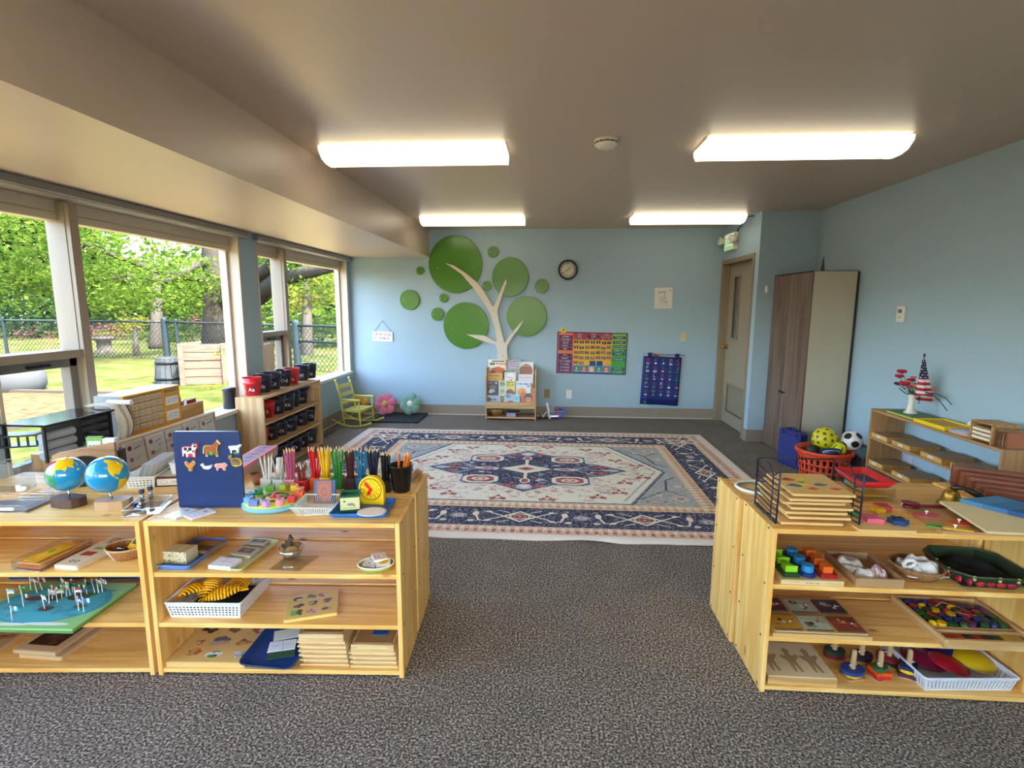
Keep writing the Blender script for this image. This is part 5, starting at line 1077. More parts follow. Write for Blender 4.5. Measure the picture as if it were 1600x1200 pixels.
for i, (px, py, lie, lb) in enumerate(((223, 784, 0, 'upright glass vial with dark blue cap, left of two'), (236, 779, 0, 'upright glass vial with dark blue cap, right of two'), (222, 797, 1, 'glass vial with a dark blue cap lying along the clear tray'))):
    q = at(px, py, ZA + .004); rot = (0, 0, 0) if not lie else (R(90), 0, R(-115)); t = thing('vial', lb, 'vial', q + Vector((0, 0, .011 if lie else 0)), rot, None)
    part('tube', MB().lathe([(.001, 0), (.009, 0), (.009, .042), (.0085, .042), (.008, .002), (.001, .002)], 14), glass('e8eef4', .25), t); part('cap', MB().lathe([(.0098, .038), (.0102, .04), (.0102, .052), (.001, .053)], 16), mat('24345e', .4), t); part('contents', MB().lathe([(.001, .002), (.0075, .002), (.0075, .024), (.001, .024)], 12), mat('8a90a8', .6), t)
# white card basket on the rear unit
c, w, a = span(200, 240, 763, ZA); t = perf('card_basket', 'white perforated basket packed with upright paper cards', 'basket', c, R(14), w * 1.05, .24, .05, mat('d8d6cc', .45), 7, 14, 3, fl=.008)
im = Img(220, 90, 'dad8d2'); im.line(24, 22, 40, 60, 3, '666666'); im.line(40, 60, 52, 22, 3, '666666')
for k in range(3): im.rect(80, 16 + k * 20, 200, 18 + k * 20, 'a8a8a8')
im.scrib(80, 190, 30, 6, '8a8a8a', 3)
CM = printed(im, 'yz', .7)
for k in range(9):
    x = -.028 + k * .0072; o = link('paper_card', MB().box(-.0006, .0006, -.105, .105, 0, .105).mesh('paper_card', CM if k == 8 else mat(['e2e0da', 'd4d0c8', 'e6e6ee'][k % 3], .7)), None, c + Matrix.Rotation(R(14), 4, 'Z') @ Vector((x, .12, .005)), (0, R(20), R(14)))
    tag(o, 'white index card with a ruled drawing, foremost in the white basket' if k == 8 else 'plain pale index card tilted in the white perforated basket', 'card', 'index cards in the white basket')
q = at(265, 760, ZA); t = thing('wooden_tray_box', 'dark red-brown framed tray box behind the magnetic board', 'box', q, R(12)); w_ = .14; MR = mat('4a1c18', .4)
for b_ in ((-w_ / 2, w_ / 2, 0, .008, 0, .045), (-w_ / 2, w_ / 2, .13, .138, 0, .045), (-w_ / 2, -w_ / 2 + .008, .008, .13, 0, .045), (w_ / 2 - .008, w_ / 2, .008, .13, 0, .045)): part('side', MB().box(*b_), MR, t)
part('bottom', MB().box(-w_ / 2 + .008, w_ / 2 - .008, .008, .13, 0, .005), MR, t); im = Img(100, 30, 'cfc4b4'); im.ell(26, 15, 14, 9, 'a89a88', 1, .2); im.rect(54, 8, 90, 22, 'b4a894'); part('front_label', MB().box(-w_ / 2 + .02, w_ / 2 - .01, -.001, .002, .006, .036), printed(im, 'xz'), t)
part('paper', MB().box(-w_ / 2 + .01, w_ / 2 - .01, .012, .126, .036, .04), PAPER, t)
q = at(275, 742, ZA + .041) + Vector((0, .01, 0)); tray('white_cup_box', 'white plastic bin standing in the red-brown tray box', 'bin', q, R(12), .07, .07, .05, mat('dcdad4', .4), .01, .004)
# arch-cut wooden panel, black bag, card box
q0, q1 = at(30, 812, ZA), at(215, 768, ZA)
t = thing('wooden_holder', 'solid wood stand with an arched opening behind the left globe', 'stand', (at(130, 765, ZA).x, at(130, 766, ZA).y + .03, ZA), R(18)); H_ = .2
arch_o = []
hw = .12; pts = [(-hw, 0), (-hw, H_ - .045), (-hw + .02, H_ - .035), (hw, H_), (hw, 0), (.085, 0), (.085, .085)] + [(.085 * math.cos(k * PI / 12), .085 + .06 * math.sin(k * PI / 12)) for k in range(1, 12)] + [(-.085, .085), (-.085, 0)]
OAK = wood('b58c64', '96704c', 0, .4)
tri = mathutils.geometry.tessellate_polygon([[Vector((x, z, 0)) for x, z in pts]]); n = len(pts); V = [(x, 0, z) for x, z in pts] + [(x, .02, z) for x, z in pts]
part('front_board', MB().add(V, [tuple(f) for f in tri] + [tuple(i + n for i in f[::-1]) for f in tri] + [(i, (i + 1) % n, n + (i + 1) % n, n + i) for i in range(n)]), OAK, t)
part('arch_edge', MB().tube([(.085, .0, .002), (.085, -.001, .085)] + [(.085 * math.cos(k * PI / 12), -.001, .085 + .06 * math.sin(k * PI / 12)) for k in range(1, 12)] + [(-.085, -.001, .085), (-.085, 0, .002)], .003, 6), BLACK, t)
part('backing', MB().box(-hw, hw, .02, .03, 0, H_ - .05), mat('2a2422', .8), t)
q = at(118, 712, ZA + .07) ; q = Vector((t.location.x + .03, t.location.y + .06, ZA))
t = thing('card_holder', 'black box with white and green printed cards standing up in it', 'card holder', q, R(10)); part('box', traymb(.15, .05, .155, .004, .0, .003), BLACK, t)
im = Img(60, 60, 'd8dcc8'); [im.rect(8 + 14 * i, 10 + 12 * j, 18 + 14 * i, 18 + 12 * j, '8a9a7a') for i in range(4) for j in range(4)]; im.rect(0, 0, 60, 5, '6fa04c'); im.rect(0, 0, 5, 60, '6fa04c'); im.rect(55, 0, 60, 60, '6fa04c')
part('card', MB().box(-.065, .0, .008, .012, .01, .215), printed(im, 'xz'), t, label='white card with green border'); part('card', MB().box(-.062, .004, .014, .018, .01, .219), mat('6fa04c', .6), t, label='green card'); part('card', MB().box(.004, .055, .006, .03, .01, .208), mat('e0dedb', .6), t, label='stack of white cards')
# black perforated rack and clear bins at the edge
q = at(8, 712, ZA); t = thing('test_rack', 'black rack with oval holes at the left edge above clear bins', 'rack', at(20, 745, ZA) + Vector((-.03, .03, .13)), R(20)); w_ = .22; n_ = 6
RK = mat('15161a', .35); mb = MB()
mb.box(-w_ / 2, w_ / 2, 0, .006, 0, .008).box(-w_ / 2, w_ / 2, 0, .006, .052, .06)
part('front_rail', MB().box(-w_ / 2, w_ / 2, 0, .006, 0, .008), RK, t); part('front_rail', MB().box(-w_ / 2, w_ / 2, 0, .006, .052, .06), RK, t)
st = w_ / n_
for k in range(n_ + 1):
    x = -w_ / 2 + k * st; part('divider', MB().box(x - .005, x + .005, 0, .006, .008, .052), RK, t, bev=.002); 
part('top', MB().box(-w_ / 2, w_ / 2, .006, .09, .054, .06), RK, t); part('bottom', MB().box(-w_ / 2, w_ / 2, .006, .09, 0, .006), RK, t)
q = at(5, 775, ZA); clearbox('clear_bin', 'tall clear plastic bin under the black oval-hole rack', 'bin', q + Vector((-.06, .02, 0)), R(20), .2, .1, .125, fac=.14)
# ---------------------------------------------------------------- on the near window-side unit
ZF = .70
def paper_sorter():
    p0 = atx(180, 690, -2.37); t = thing('paper_sorter', 'black paper sorter with glass top and stacked letter trays', 'paper tray', (-2.365, 2.36, ZF), R(90))
    L_ = .30; part('top', MB().box(-.10, L_, -.01, .225, .175, .185), mat('1c1e20', .12, spec=.8), t, bev=.002); part('leg', MB().box(-.1, -.09, 0, .012, 0, .175), BLACK, t); part('leg', MB().box(-.1, -.09, .2, .212, 0, .175), BLACK, t); part('leg', MB().box(.09, .1, 0, .2, 0, .175), BLACK, t); part('leg', MB().box(L_ - .02, L_ - .01, 0, .21, 0, .175), BLACK, t)
    for k, z in enumerate((.008, .05, .095, .135)): part('letter_tray', traymb(L_ - .13, .2, .03, .01, .0, .003), mat('24262a', .35) if k else mat('8a8884', .4), t, loc=(L_ / 2 + .04, .004, z))
    part('label_plate', MB().box(.05, L_ - .04, -.004, .0, .012, .032), mat('c8c4b8', .4), t)
    for x, z in ((-.09, .03), (-.09, .075), (-.09, .12)): part('roll', MB().cyl((0, 0), .02, 0, .17, 14, mat=Matrix.Translation((x, .03, z)) @ Matrix.Rotation(PI / 2, 4, 'Y')), mat('9ba3ad', .5), t)
paper_sorter()
p0 = atx(150, 690, -2.4)
t = thing('folded_towel', 'white towel with dark stripe border draped over the sorter end', 'towel', (-2.36, 2.70, ZF), R(90)); TW = mat('cfc8bd', .95, bump=.6, bs=160, sheen=.5)
def tw(u, v):
    s_ = v * .42
    if s_ < .19: x, z = .0 - .01 * math.sin(s_ * 20), s_ + .012
    else: x, z = min(.18, (s_ - .19)), .20 + .006 * math.sin(s_ * 30)
    return (u * .10 - .03 + .012 * math.sin(v * 9), x + .012 * math.sin(u * 14 + v * 3) * (1 - v), z)
part('towel', MB().grid(tw, 16, 28), TW, t, sol=.012); 
for u0 in (.72, .9): part('stripe', MB().grid(lambda u, v: tuple(Vector(tw(u0 + u * .035, v * .98 + .01)) + Vector((0, -.008, .002))), 2, 28), mat('3c3836', .9), t, sol=.002)
part('roll', MB().cyl((0, 0), .014, -.06, .08, 14, mat=Matrix.Translation((.02, .02, .212)) @ Matrix.Rotation(PI / 2, 4, 'X')), mat('e0ddd6', .9), t)
# drawer cabinet: yellow frame, clear drawers
A0, A1 = 2.765, 3.225; t = thing('drawer_cabinet', 'small-parts drawer cabinet with yellow frame and many clear drawers', 'drawer cabinet', (-2.395, A0, ZF), R(90)); W_ = A1 - A0; H_ = .235; DD = .17
YF_ = mat('e0a410', .4)
part('shell', MB().box(0, W_, .01, DD, 0, .006).box(0, W_, .01, DD, H_ - .006, H_).box(0, .006, .01, DD, .006, H_ - .006).box(W_ - .006, W_, .01, DD, .006, H_ - .006).box(.006, W_ - .006, DD - .006, DD, .006, H_ - .006), mat('9aa0a8', .4), t, label='grey plastic shell')
for b_ in ((0, W_, -.004, .012, 0, .012), (0, W_, -.004, .012, H_ - .012, H_), (0, .012, -.004, .012, .012, H_ - .012), (W_ - .012, W_, -.004, .012, .012, H_ - .012), (W_ * .68, W_ * .70, -.003, .012, .012, H_ - .012), (W_ * .7, W_ - .012, -.003, .012, H_ * .40, H_ * .47), (W_ * .7, W_ - .012, -.003, .012, H_ * .78, H_ * .86)): part('frame_bar', MB().box(*b_), YF_, t)
DRM = mat('c8b496', .25, spec=.6)
for r_ in range(5):
    for c_ in range(6):
        x0 = .014 + c_ * (W_ * .68 - .016) / 6; x1 = x0 + (W_ * .68 - .016) / 6 - .004; z0 = .014 + r_ * (H_ - .028) / 5; z1 = z0 + (H_ - .028) / 5 - .004
        o = part('drawer', MB().box(x0, x1, -.002, .1, z0, z1).box((x0 + x1) / 2 - .01, (x0 + x1) / 2 + .01, -.009, -.002, z0 + .012, z0 + .02), DRM, t)
for k, (z0, z1, lb) in enumerate(((.014, H_ * .39, 'drawer with a white label'), (H_ * .48, H_ * .77, 'drawer with a white label'), (H_ * .87, H_ - .014, 'grey drawer'))):
    o = part('drawer', MB().box(W_ * .71, W_ - .015, -.002, .1, z0, z1), DRM if k < 2 else mat('8a8678', .4), t)
    if k < 2:
        im = Img(90, 44, 'e4e4e8'); im.line(14, 30, 30, 12, 3, '4a5a9a'); im.scrib(40, 80, 12, 7, '9aa4c0', 4); im.scrib(40, 80, 26, 5, 'b0b8c8', 5); part('label', MB().box(W_ * .72, W_ - .02, -.0035, -.002, z0 + .008, z1 - .01), printed(im, 'xz'), o)
# wooden box with books
t = thing('book_box', 'small wooden box at the end of the near window unit', 'box', (-2.41, 3.255, ZF), R(90)); w_ = .22; WB = wood('c9a068', 'ab8248', 0, 0)
for b_ in ((0, w_, 0, .008, 0, .085), (0, w_, .12, .128, 0, .085), (0, .008, .008, .12, 0, .085), (w_ - .008, w_, .008, .12, 0, .085)): part('side', MB().box(*b_), WB, t)
part('bottom', MB().box(.008, w_ - .008, .008, .12, 0, .006), WB, t)
for i, (x, th_, dz, hh, cc, lb) in enumerate(((.02, .05, .0, .13, '24384a', 'dark blue-green booklet leaning in the wooden box'), (.10, .09, .0, .1, '8c1f34', 'crimson book in the wooden box'))):
    b = thing('book', lb, 'book', (-2.44 - .02 * (i == 0), 3.255 + x, ZF + .007), R(90)); part('cover', MB().box(0, th_, 0, .004, 0, hh).box(0, th_, .026, .03, 0, hh), mat(cc, .5), b); part('pages', MB().box(.002, th_ - .002, .004, .026, .001, hh - .003), PAPER, b)
# display panel of clear pockets in front of that unit
t = thing('pocket_panel', 'slanted clear panel of white letter packets with dark red discs', 'display', (-2.295, 2.62, .36), (R(-6), 0, R(90))); Lp = .82; Hp = .345
part('panel', MB().box(0, Lp, -.012, -.006, 0, Hp), mat('c9b094', .6), t); part('edge', MB().box(0, Lp, -.016, -.002, Hp, Hp + .012), mat('e8e4da', .5), t, label='white top edge')
for k in range(5):
    x0 = .02 + k * .158
    for j in range(2):
        z0 = .02 + j * .165; im = Img(90, 96, 'e6e0da'); 
        for q_ in range(4): im.ell(rnd.uniform(15, 75), rnd.uniform(15, 85), rnd.uniform(8, 20), rnd.uniform(5, 9), rnd.choice(['e6e2de', 'c4bab4', 'efecea']), .9)
        im.ell(22, 24, 9, 9, '7a1c30'); im.ell(22, 66, 8, 8, '7a1c30', .8); im.line(40, 30, 70, 24, 3, '4a4048'); im.line(40, 70, 66, 60, 2, '5a5058')
        part('packet', MB().box(x0, x0 + .145, -.022, -.014, z0, z0 + .15), printed(im, 'xz', .3), t, bev=.002)
for z in (.0, .18): part('pocket', MB().box(.01, Lp - .01, -.028, -.026, z + .004, z + .15), glass('f4f4f4', .12), t)

# ================================================================ inside the unit under the magnetic board
def inB(px, py, z): return at(px, py, z)
z = LV[0]
c, w, a = span(236, 291, 893, z); W_ = (at(291, 893, z) - at(236, 893, z)).length * 1.18
tray('blue_tray', 'translucent blue plastic tray with a spotted paper-covered box, upper shelf', 'tray', at(266, 893, z) + nB * .004, UB + R(-4), .145, .25, .02, mat('5a82c8', .3, spec=.6), .02, .012)
q = at(268, 887, z) + nB * .02; t = thing('spotted_box', 'small cream box covered in brown-spotted paper in the blue tray', 'box', (q.x, q.y, z + .005), UB + R(-4)); im = Img(120, 70, 'd2c7a2')
for k in range(26): im.ell(rnd.uniform(0, 120), rnd.uniform(0, 70), 3.2, 3.2, rnd.choice(['5a4630', '8a7a4a', '7a4a30']))
sm_ = printed(im, 'xz'); part('box', MB().box(-.05, .05, 0, .07, 0, .05), sm_, t, bev=.001)
q = at(310, 873, z); t = thing('wooden_card', 'brown wooden picture slat in the blue tray behind the spotted box', 'card', (q.x - .02, q.y + .03, z + .006), UB + R(-10)); part('slat', MB().box(-.05, .05, 0, .1, 0, .012), mat('9c7c56', .6), t); part('picture', MB().box(-.03, .035, .01, .05, .012, .014), mat('5a4430', .6), t)
tray('card_tray', 'pale green-rimmed shallow tray with stacks of cards, upper shelf', 'tray', at(352, 894, z) + nB * .004, UB + R(-8), .125, .26, .012, mat('c6cf9a', .4), .012, .01)
for k, (px, py, r_, im_) in enumerate(((352, 881, -8, 0), (385, 862, -12, 1), (405, 845, -8, 2))):
    im = Img(120, 90, 'e6e6ea'); im.line(56, 0, 60, 90, 2, '9a9aa0'); im.scrib(30, 96, 40, 5, '8a8a92', 4)
    if im_: im = Img(120, 90, 'b4a68e'); im.rect(20, 18, 100, 66, '5a4e40'); im.ell(60, 40, 20, 12, '8a7a60')
    single('card_stack', MB().box(-.047, .047, -.035, .035, 0, .016 - .004 * k), printed(im), ['stack of white cards tied with string in the green-rimmed tray', 'brown photo card lying in the middle of the green-rimmed tray', 'tan card at the back of the green-rimmed tray'][k], 'card', at(px, py, z + .012) + Vector((0, 0, -.007)), UB + R(r_))
q = at(450, 887, z); single('acrylic_plate', MB().prism([(-.065, -.045), (.05, -.05), (.085, .075), (-.045, .07)], 0, .005), glass('e8eeee', .25), 'clear acrylic plate under the bowl of animal figures', 'tray', (q.x, q.y + .02, z), UB)
q = at(456, 872, z); t = thing('glass_bowl', 'clear bowl of striped animal figures on the upper shelf', 'bowl', (q.x, q.y, z + .006)); part('bowl', MB().lathe([(.001, 0), (.03, 0), (.052, .04), (.05, .04), (.028, .004), (.001, .004)], 28), glass('dfe6ea', .3), t)
part('rim', MB().tube([(.052 * math.cos(k * PI / 12), .052 * math.sin(k * PI / 12), .04) for k in range(24)], .0018, 6, closed=True), glass('ffffff', .6), t)
for k, (dx, dy, nm, cc, lb) in enumerate(((-.012, 0, 'horse', '4a3826', 'dark striped wooden animal leaning in the clear bowl'), (.012, -.012, 'cat', '8a6a34', 'tawny wooden animal lying in the clear bowl'), (.004, .016, 'goat', '6a5236', 'brown wooden animal standing at the back of the clear bowl'))):
    pts, _ = SH[nm]; s_ = .0009; sp = [((x - 45) * s_, -(y - 50) * s_) for x, y in pts]; t = thing('animal_figure', lb, 'toy animal', (q.x + dx, q.y + dy, z + .022), (R(rnd.uniform(-15, 15)), R(rnd.uniform(-25, 5)), R(rnd.uniform(-30, 30)))); part('figure', MB().prism(sp, -.004, .004, mat=RX), mat(cc, .6, var=.5, bs=120), t)
q = at(584, 893, z); t = thing('oval_dish', 'oval green-sided white dish holding round picture cards', 'dish', (q.x, q.y + .03, z), UB + R(8))
part('dish', MB().lathe([(.001, 0), (.058, 0), (.07, .02), (.067, .02), (.056, .004), (.001, .004)], 32, sx=1, sy=.72), mat('a8b45c', .4), t); part('rim', MB().tube([(.0695 * math.cos(k * PI / 16), .05 * math.sin(k * PI / 16), .02) for k in range(32)], .003, 6, closed=True), mat('e8e6da', .4), t)
im1 = Img(80, 80, 'e2dcd6'); im1.ell(40, 40, 32, 28, '8a7060', 1, .12); im1.ell(34, 42, 10, 8, 'a08070'); im2 = Img(80, 80, 'e4e0d8'); im2.ell(42, 32, 30, 24, 'd8b420'); im2.line(22, 40, 60, 28, 3, '5a4a20')
for k, (dx, dy, im, lb) in enumerate(((-.024, .004, im1, 'card with a brown round picture in the oval dish'), (.03, .0, im2, 'card with a yellow round picture in the oval dish'), (.004, .028, im1, 'rear card with a brown picture in the oval dish'))):
    single('picture_card', MB().box(-.026, .026, -.024, .024, 0, .006 + .004 * (k == 2)), printed(im, 'xy', .4), lb, 'card', (q.x + dx, q.y + .03 + dy, z + .011 + .007 * k), (R(6), R(-6 if k == 1 else 4), UB + R(20 * k - 10)))
# strip of fruit pictures and papers seen through the back
q = at(598, 832, z); im = Img(160, 30, 'd8cfc2')
for k, cc in enumerate(('4a6a30', 'c0b030', 'a83a28', 'b03028')): im.ell(24 + k * 38, 15, 13, 8, cc)
c_ = aty(598, 826, oB.y + .36); single('picture_strip', MB().box(-.075, .075, 0, .003, 0, .03), printed(im, 'xz'), 'strip of fruit and vegetable pictures inside the rear unit, under its top', 'card', (c_.x, c_.y, ZB - .05), UB)
# middle shelf
z = LV[1]
c, w, a = span(262, 372, 969, z); t = perf('storage_basket', 'white perforated basket of yellow ribbed toys on the middle shelf', 'basket', c + nB * .006, UB, w * 1.08, .265, .068, mat('d9dbdc', .4), 20, 20, 4, fl=.012)
YM = mat('f8b808', .35)
def ribbed(label, loc, rz, tilt, L_=.15, wd=.045):
    t = thing('ribbed_toy', label, 'toy', loc, (R(tilt), R(-8), rz)); part('spine', MB().tube([(-L_ / 2 + L_ * k / 10, 0, .018 + .02 * math.sin(PI * k / 10)) for k in range(11)], .005, 8, rs=[.004 + .003 * math.sin(PI * k / 10) for k in range(11)]), YM, t)
    for k in range(11):
        x = -L_ / 2 + L_ * (k + .6) / 12; r_ = wd * math.sin(PI * (k + 1.6) / 13.5); part('rib', MB().tube([(x, r_ * math.cos(g), .016 + r_ * .62 * math.sin(g)) for g in [PI * (.05 + j * .9 / 8) for j in range(9)]], .0044, 6), YM, t)
    part('tail', MB().prism([(0, -.012), (.03, -.02), (.024, 0), (.03, .02), (0, .012)], .012, .018, mat=Matrix.Translation((L_ / 2 - .01, 0, 0))), YM, t)
    part('head', MB().tube([(-L_ / 2 - .012, -.014, .016), (-L_ / 2, 0, .018), (-L_ / 2 - .012, .014, .016)], .004, 6), YM, t)
p1 = at(290, 935, z + .05); p2 = at(342, 940, z + .055); p3 = at(330, 918, z + .045); p4 = at(373, 915, z + .045)
for i, (p, rz, lb) in enumerate(((p1, 250, 'yellow ribbed toy at the left side of the white basket'), (p2, 28, 'yellow ribbed toy lying across the front of the white basket'), (p3, 100, 'yellow ribbed toy in the middle of the white basket'), (p4, 70, 'yellow ribbed toy at the back right of the white basket'))):
    ribbed(lb, (p.x, min(max(p.y, c.y + [.12, .085, .15, .15][i]), oB.y + .24), z + .03 + (.018 if i == 1 else 0)), R(rz), [14, 0, 0, 0][i], .14, .048)
single('basket_lining', MB().box(-.10, .10, -.09, .10, 0, .014), mat('141a2c', .9), 'dark cloth lying at the bottom of the white basket', 'cloth', (c.x, c.y + .13, z + .005), UB)
def puzzle(name, label, loc, rot, w, d, h, im, m=None, rim=True, tilt=None):
    t = thing(name, label, 'puzzle', loc, tilt or rot); part('board', MB().prism(rrect(w, d, .006, 3, 0, d / 2), 0, h), m or BIRCH, t, bev=.001)
    if im is not None: part('picture', MB().prism(rrect(w - .006, d - .006, .005, 3, 0, d / 2), h, h + .0012), printed(im, 'xy', .45), t)
    return t
def blobs_img(w, h, bgc, items, seed=1):
    im = Img(w, h, bgc); r = random.Random(seed)
    for (x, y, s_, c1, c2) in items:
        for k in range(9): im.ell(x + r.uniform(-s_, s_) * .6, y + r.uniform(-s_, s_) * .5, r.uniform(.3, .62) * s_, r.uniform(.25, .55) * s_, [c1, c2, c1, '2a2018'][k % 4] if k < 7 else r.choice([c2, c1, 'd8c8b0', 'c89a60']))
    return im
its = [(36, 40, 22, '4a3026', '5a4438'), (86, 26, 18, '7a6a30', '5a6a40'), (130, 30, 18, 'a85a48', 'c89a8a'), (44, 92, 20, '6a2a2c', '4a2024'), (96, 84, 22, '3a3a58', '6a4a70'), (148, 76, 22, '7a5a58', '8a4030'), (40, 142, 24, '6ab058', '5a3a28'), (98, 146, 22, 'd8a8a8', 'c88088'), (150, 136, 20, 'b89a88', '6a4838')]
q = at(451, 977, z); p2_ = at(538, 955, z)
puzzle('puzzle_board', 'animal puzzle board lying askew over the middle shelf edge', (at(489, 962, z + .004).x, at(489, 968, z).y, z + .001), 0, .20, .185, .01, blobs_img(190, 180, 'd8b858', its, 3), mat('e4c878', .5), tilt=(R(-0), 0, R(20)))
for k, lbl in enumerate(('a', 'b')): pass
# bottom shelf
z = LV[2]
its = [(40, 44, 24, '3a2a24', '4a3a30'), (112, 40, 22, '6a4426', '7a5a30'), (170, 44, 20, 'a8482a', 'b86030'), (96, 96, 26, '6a6a70', 'a8a4a0'), (160, 100, 20, '9a5428', 'b07840'), (40, 104, 12, '9a5a30', 'a86838'), (46, 150, 20, 'b86a34', 'c88a48'), (106, 158, 22, '4a8a58', 'e0e0d8'), (172, 154, 18, 'c8d0d8', 'a8b0b8')]
puzzle('tool_puzzle', 'tan tool-shape puzzle board on the bottom shelf, left end', at(320, 1043, z) + nB * .002, UB, (at(382, 1043, z) - at(257, 1043, z)).length, .275, .02, blobs_img(200, 190, 'd9b571', its, 9), mat('dcb874', .5))
q = at(412, 1047, z) ; t = tray('cafeteria_tray', 'speckled navy blue plastic tray tilting forward on the bottom shelf', 'tray', (q.x + .012, q.y - .018, z + .012), (R(7), 0, UB + R(-7)), .225, .30, .018, mat('16386e', .4, var=.25, bs=300), .03, .014)
for k, (px, py, r_, cc, lb) in enumerate(((440, 1014, 15, '2a4a34', 'dark green card under the white one on the navy tray'), (441, 1006, 14, 'd8d8de', 'white card pair tied with string on the navy tray'), (449, 990, 20, 'c8ccc4', 'pale card further back on the navy tray'))):
    im = Img(110, 60, cc); 
    if k == 1: im.line(56, 0, 60, 60, 2, '8a8a90'); im.scrib(12, 46, 26, 4, '9a9aa4', 2); im.scrib(66, 100, 26, 4, '9a9aa4', 5)
    single('word_card', MB().box(-.052, .052, -.028, .028, 0, .005), printed(im), lb, 'card', at(px, py, z + .05) + Vector((0, 0, -.018 + .007 * k)), (R(7), 0, UB + R(r_)))
def framebox(label, loc, rot, w, d, h, top=None):
    t = thing('wooden_tray', label, 'wooden tray', loc, rot, 'stacked wooden trays on the bottom shelf'); m = BIRCH
    part('base', MB().box(-w / 2 - .008, w / 2 + .008, -.004, d, 0, .006), mat('e2c48c', .5), t, bev=.001); part('front', MB().box(-w / 2, w / 2, .009 if not top else 0, .017, .006, h), m, t); part('back', MB().box(-w / 2, w / 2, d - .012, d - .004, .006, h), m, t)
    for s in (-1, 1): part('side', MB().box(s * (w / 2 - .004) - .004, s * (w / 2 - .004) + .004, .008, d - .012, .006, h), m, t)
    if top: part('groove', MB().box(-w * .34, w * .34, -.0012, 0, h * .5 + .004, h * .5 + .007), mat('f0d8a4', .5), t); part('inset', MB().box(-w / 2 + .008, w / 2 - .008, .008, d - .012, h - .006, h - .003), mat('a87c48', .6), t)
    return t
c, w, a = span(467, 544, 1040, z); w -= .018; hs = .0195
for k in range(6):
    framebox(['lowest', 'second', 'third', 'fourth', 'fifth', 'topmost'][k] + ' wooden tray in the taller left stack on the bottom shelf', (c.x + .004 - .002 * k, c.y + .004, z + k * hs), UB, w, .2, hs if k < 5 else .036, top=k == 5)
c, w, a = span(547, 622, 1043, z); w -= .02
for k in range(4):
    t = framebox(['lowest', 'second', 'third', 'topmost'][k] + ' wooden tray in the shorter right stack on the bottom shelf', (c.x - .002 * k, c.y + .004, z + k * hs), UB, w, .2, hs if k < 3 else .036, top=k == 3)
q = at(596, 985, z + 3 * hs + .036); single('blue_inset', MB().prism([(-.03, -.03), (.03, -.028), (.034, -.018), (.022, -.005), (.034, .02), (.03, .04), (-.01, .04), (-.028, .01)], 0, .005), mat('14508c', .4), 'blue cut-out land shape on the topmost tray of the right stack', 'puzzle piece', (q.x, q.y, z + 3 * hs + .0335), UB)
# ================================================================ inside the left-edge unit
z = LV[0]
q = at(40, 893, z); t = clearbox('acrylic_box', 'clear acrylic box of orange and yellow cards, upper shelf at the left', 'box', q + Vector((0, .002, 0)), UA + R(-8), .13, .22, .035, fac=.16)
for k, cc in enumerate(('c8641c', 'd88a28', 'b85a20', 'e0a030')): single('card', MB().box(-.05, .05, 0, .19, 0, .0045), mat(cc, .5), ['lowest orange card in the clear acrylic box', 'second card from the bottom in the clear acrylic box', 'third, darker orange card in the clear acrylic box', 'uppermost amber card in the clear acrylic box'][k], 'card', q + Vector((.002, .014, .004 + k * .0055)), UA + R(-8))
im = Img(50, 130, 'e0a828'); im.ell(25, 70, 16, 40, 'e8c430'); im.ell(22, 60, 8, 14, '8aa030'); im.rect(6, 8, 44, 12, 'c86a28')
single('picture_card', MB().box(-.03, .03, 0, .16, 0, .003), printed(im), 'yellow leaf picture card on top in the clear acrylic box', 'card', q + Vector((.0, .02, .03)), (0, R(4), UA + R(-12)))
c, w, a = span(75, 119, 890, z); im = Img(110, 330, 'd5c8a8'); im.ell(44, 290, 9, 12, '2a2a2a', 1, .4); im.ell(70, 288, 9, 12, '2a2a2a', 1, .4); im.rect(24, 190, 84, 232, 'b83a20'); im.rect(30, 140, 84, 166, '8a9a38'); im.rect(24, 30, 90, 100, 'c0a070'); im.ell(56, 64, 24, 22, '6a4a34', 1, .2)
t = puzzle('letter_board', 'long cream board with letters, red and green patches, upper shelf', c + Vector((.012, .002, 0)), UA + R(-9), .105, .275, .016, im, mat('cfc6ae', .5))
q = at(182, 880, z); t = thing('wicker_bowl', 'small woven bread basket at the right end of the left unit\'s upper shelf', 'basket', (q.x + .004, q.y + .05, z), UA); WK = mat('a06c38', .7, bump=1, bs=150, var=.3)
part('bowl', MB().lathe([(.001, 0), (.045, 0), (.06, .02), (.075, .05), (.072, .051), (.056, .022), (.042, .004), (.001, .004)], 30, sy=.8), WK, t); part('rim', MB().tube([(.0745 * math.cos(k * PI / 14), .06 * math.sin(k * PI / 14), .051) for k in range(28)], .004, 6, closed=True), mat('c8a878', .7, bump=.8, bs=200), t)
for k in range(2): part('white_band', MB().tube([((.047 + .028 * f) * math.cos(R(222 + k * 16)), (.047 + .028 * f) * .8 * math.sin(R(222 + k * 16)), .003 + .048 * f) for f in (0, .25, .5, .75, 1)], .0035, 5), mat('d8ccc0', .7), t)
t = thing('toy_meter', 'yellow toy with a small grey screen in the woven basket', 'toy', (q.x + .028, q.y + .06, z + .03), (R(38), R(6), UA + R(-14))); part('body', MB().prism(rrect(.038, .075, .008, 4, 0, .02), 0, .018), mat('e0ac18', .4), t, bev=.002); part('screen', MB().box(-.012, .012, .015, .036, .018, .0195), mat('4a5a50', .3), t); part('grip', MB().prism(rrect(.03, .02, .006, 3, 0, .045), .018, .021), mat('c07818', .4), t)
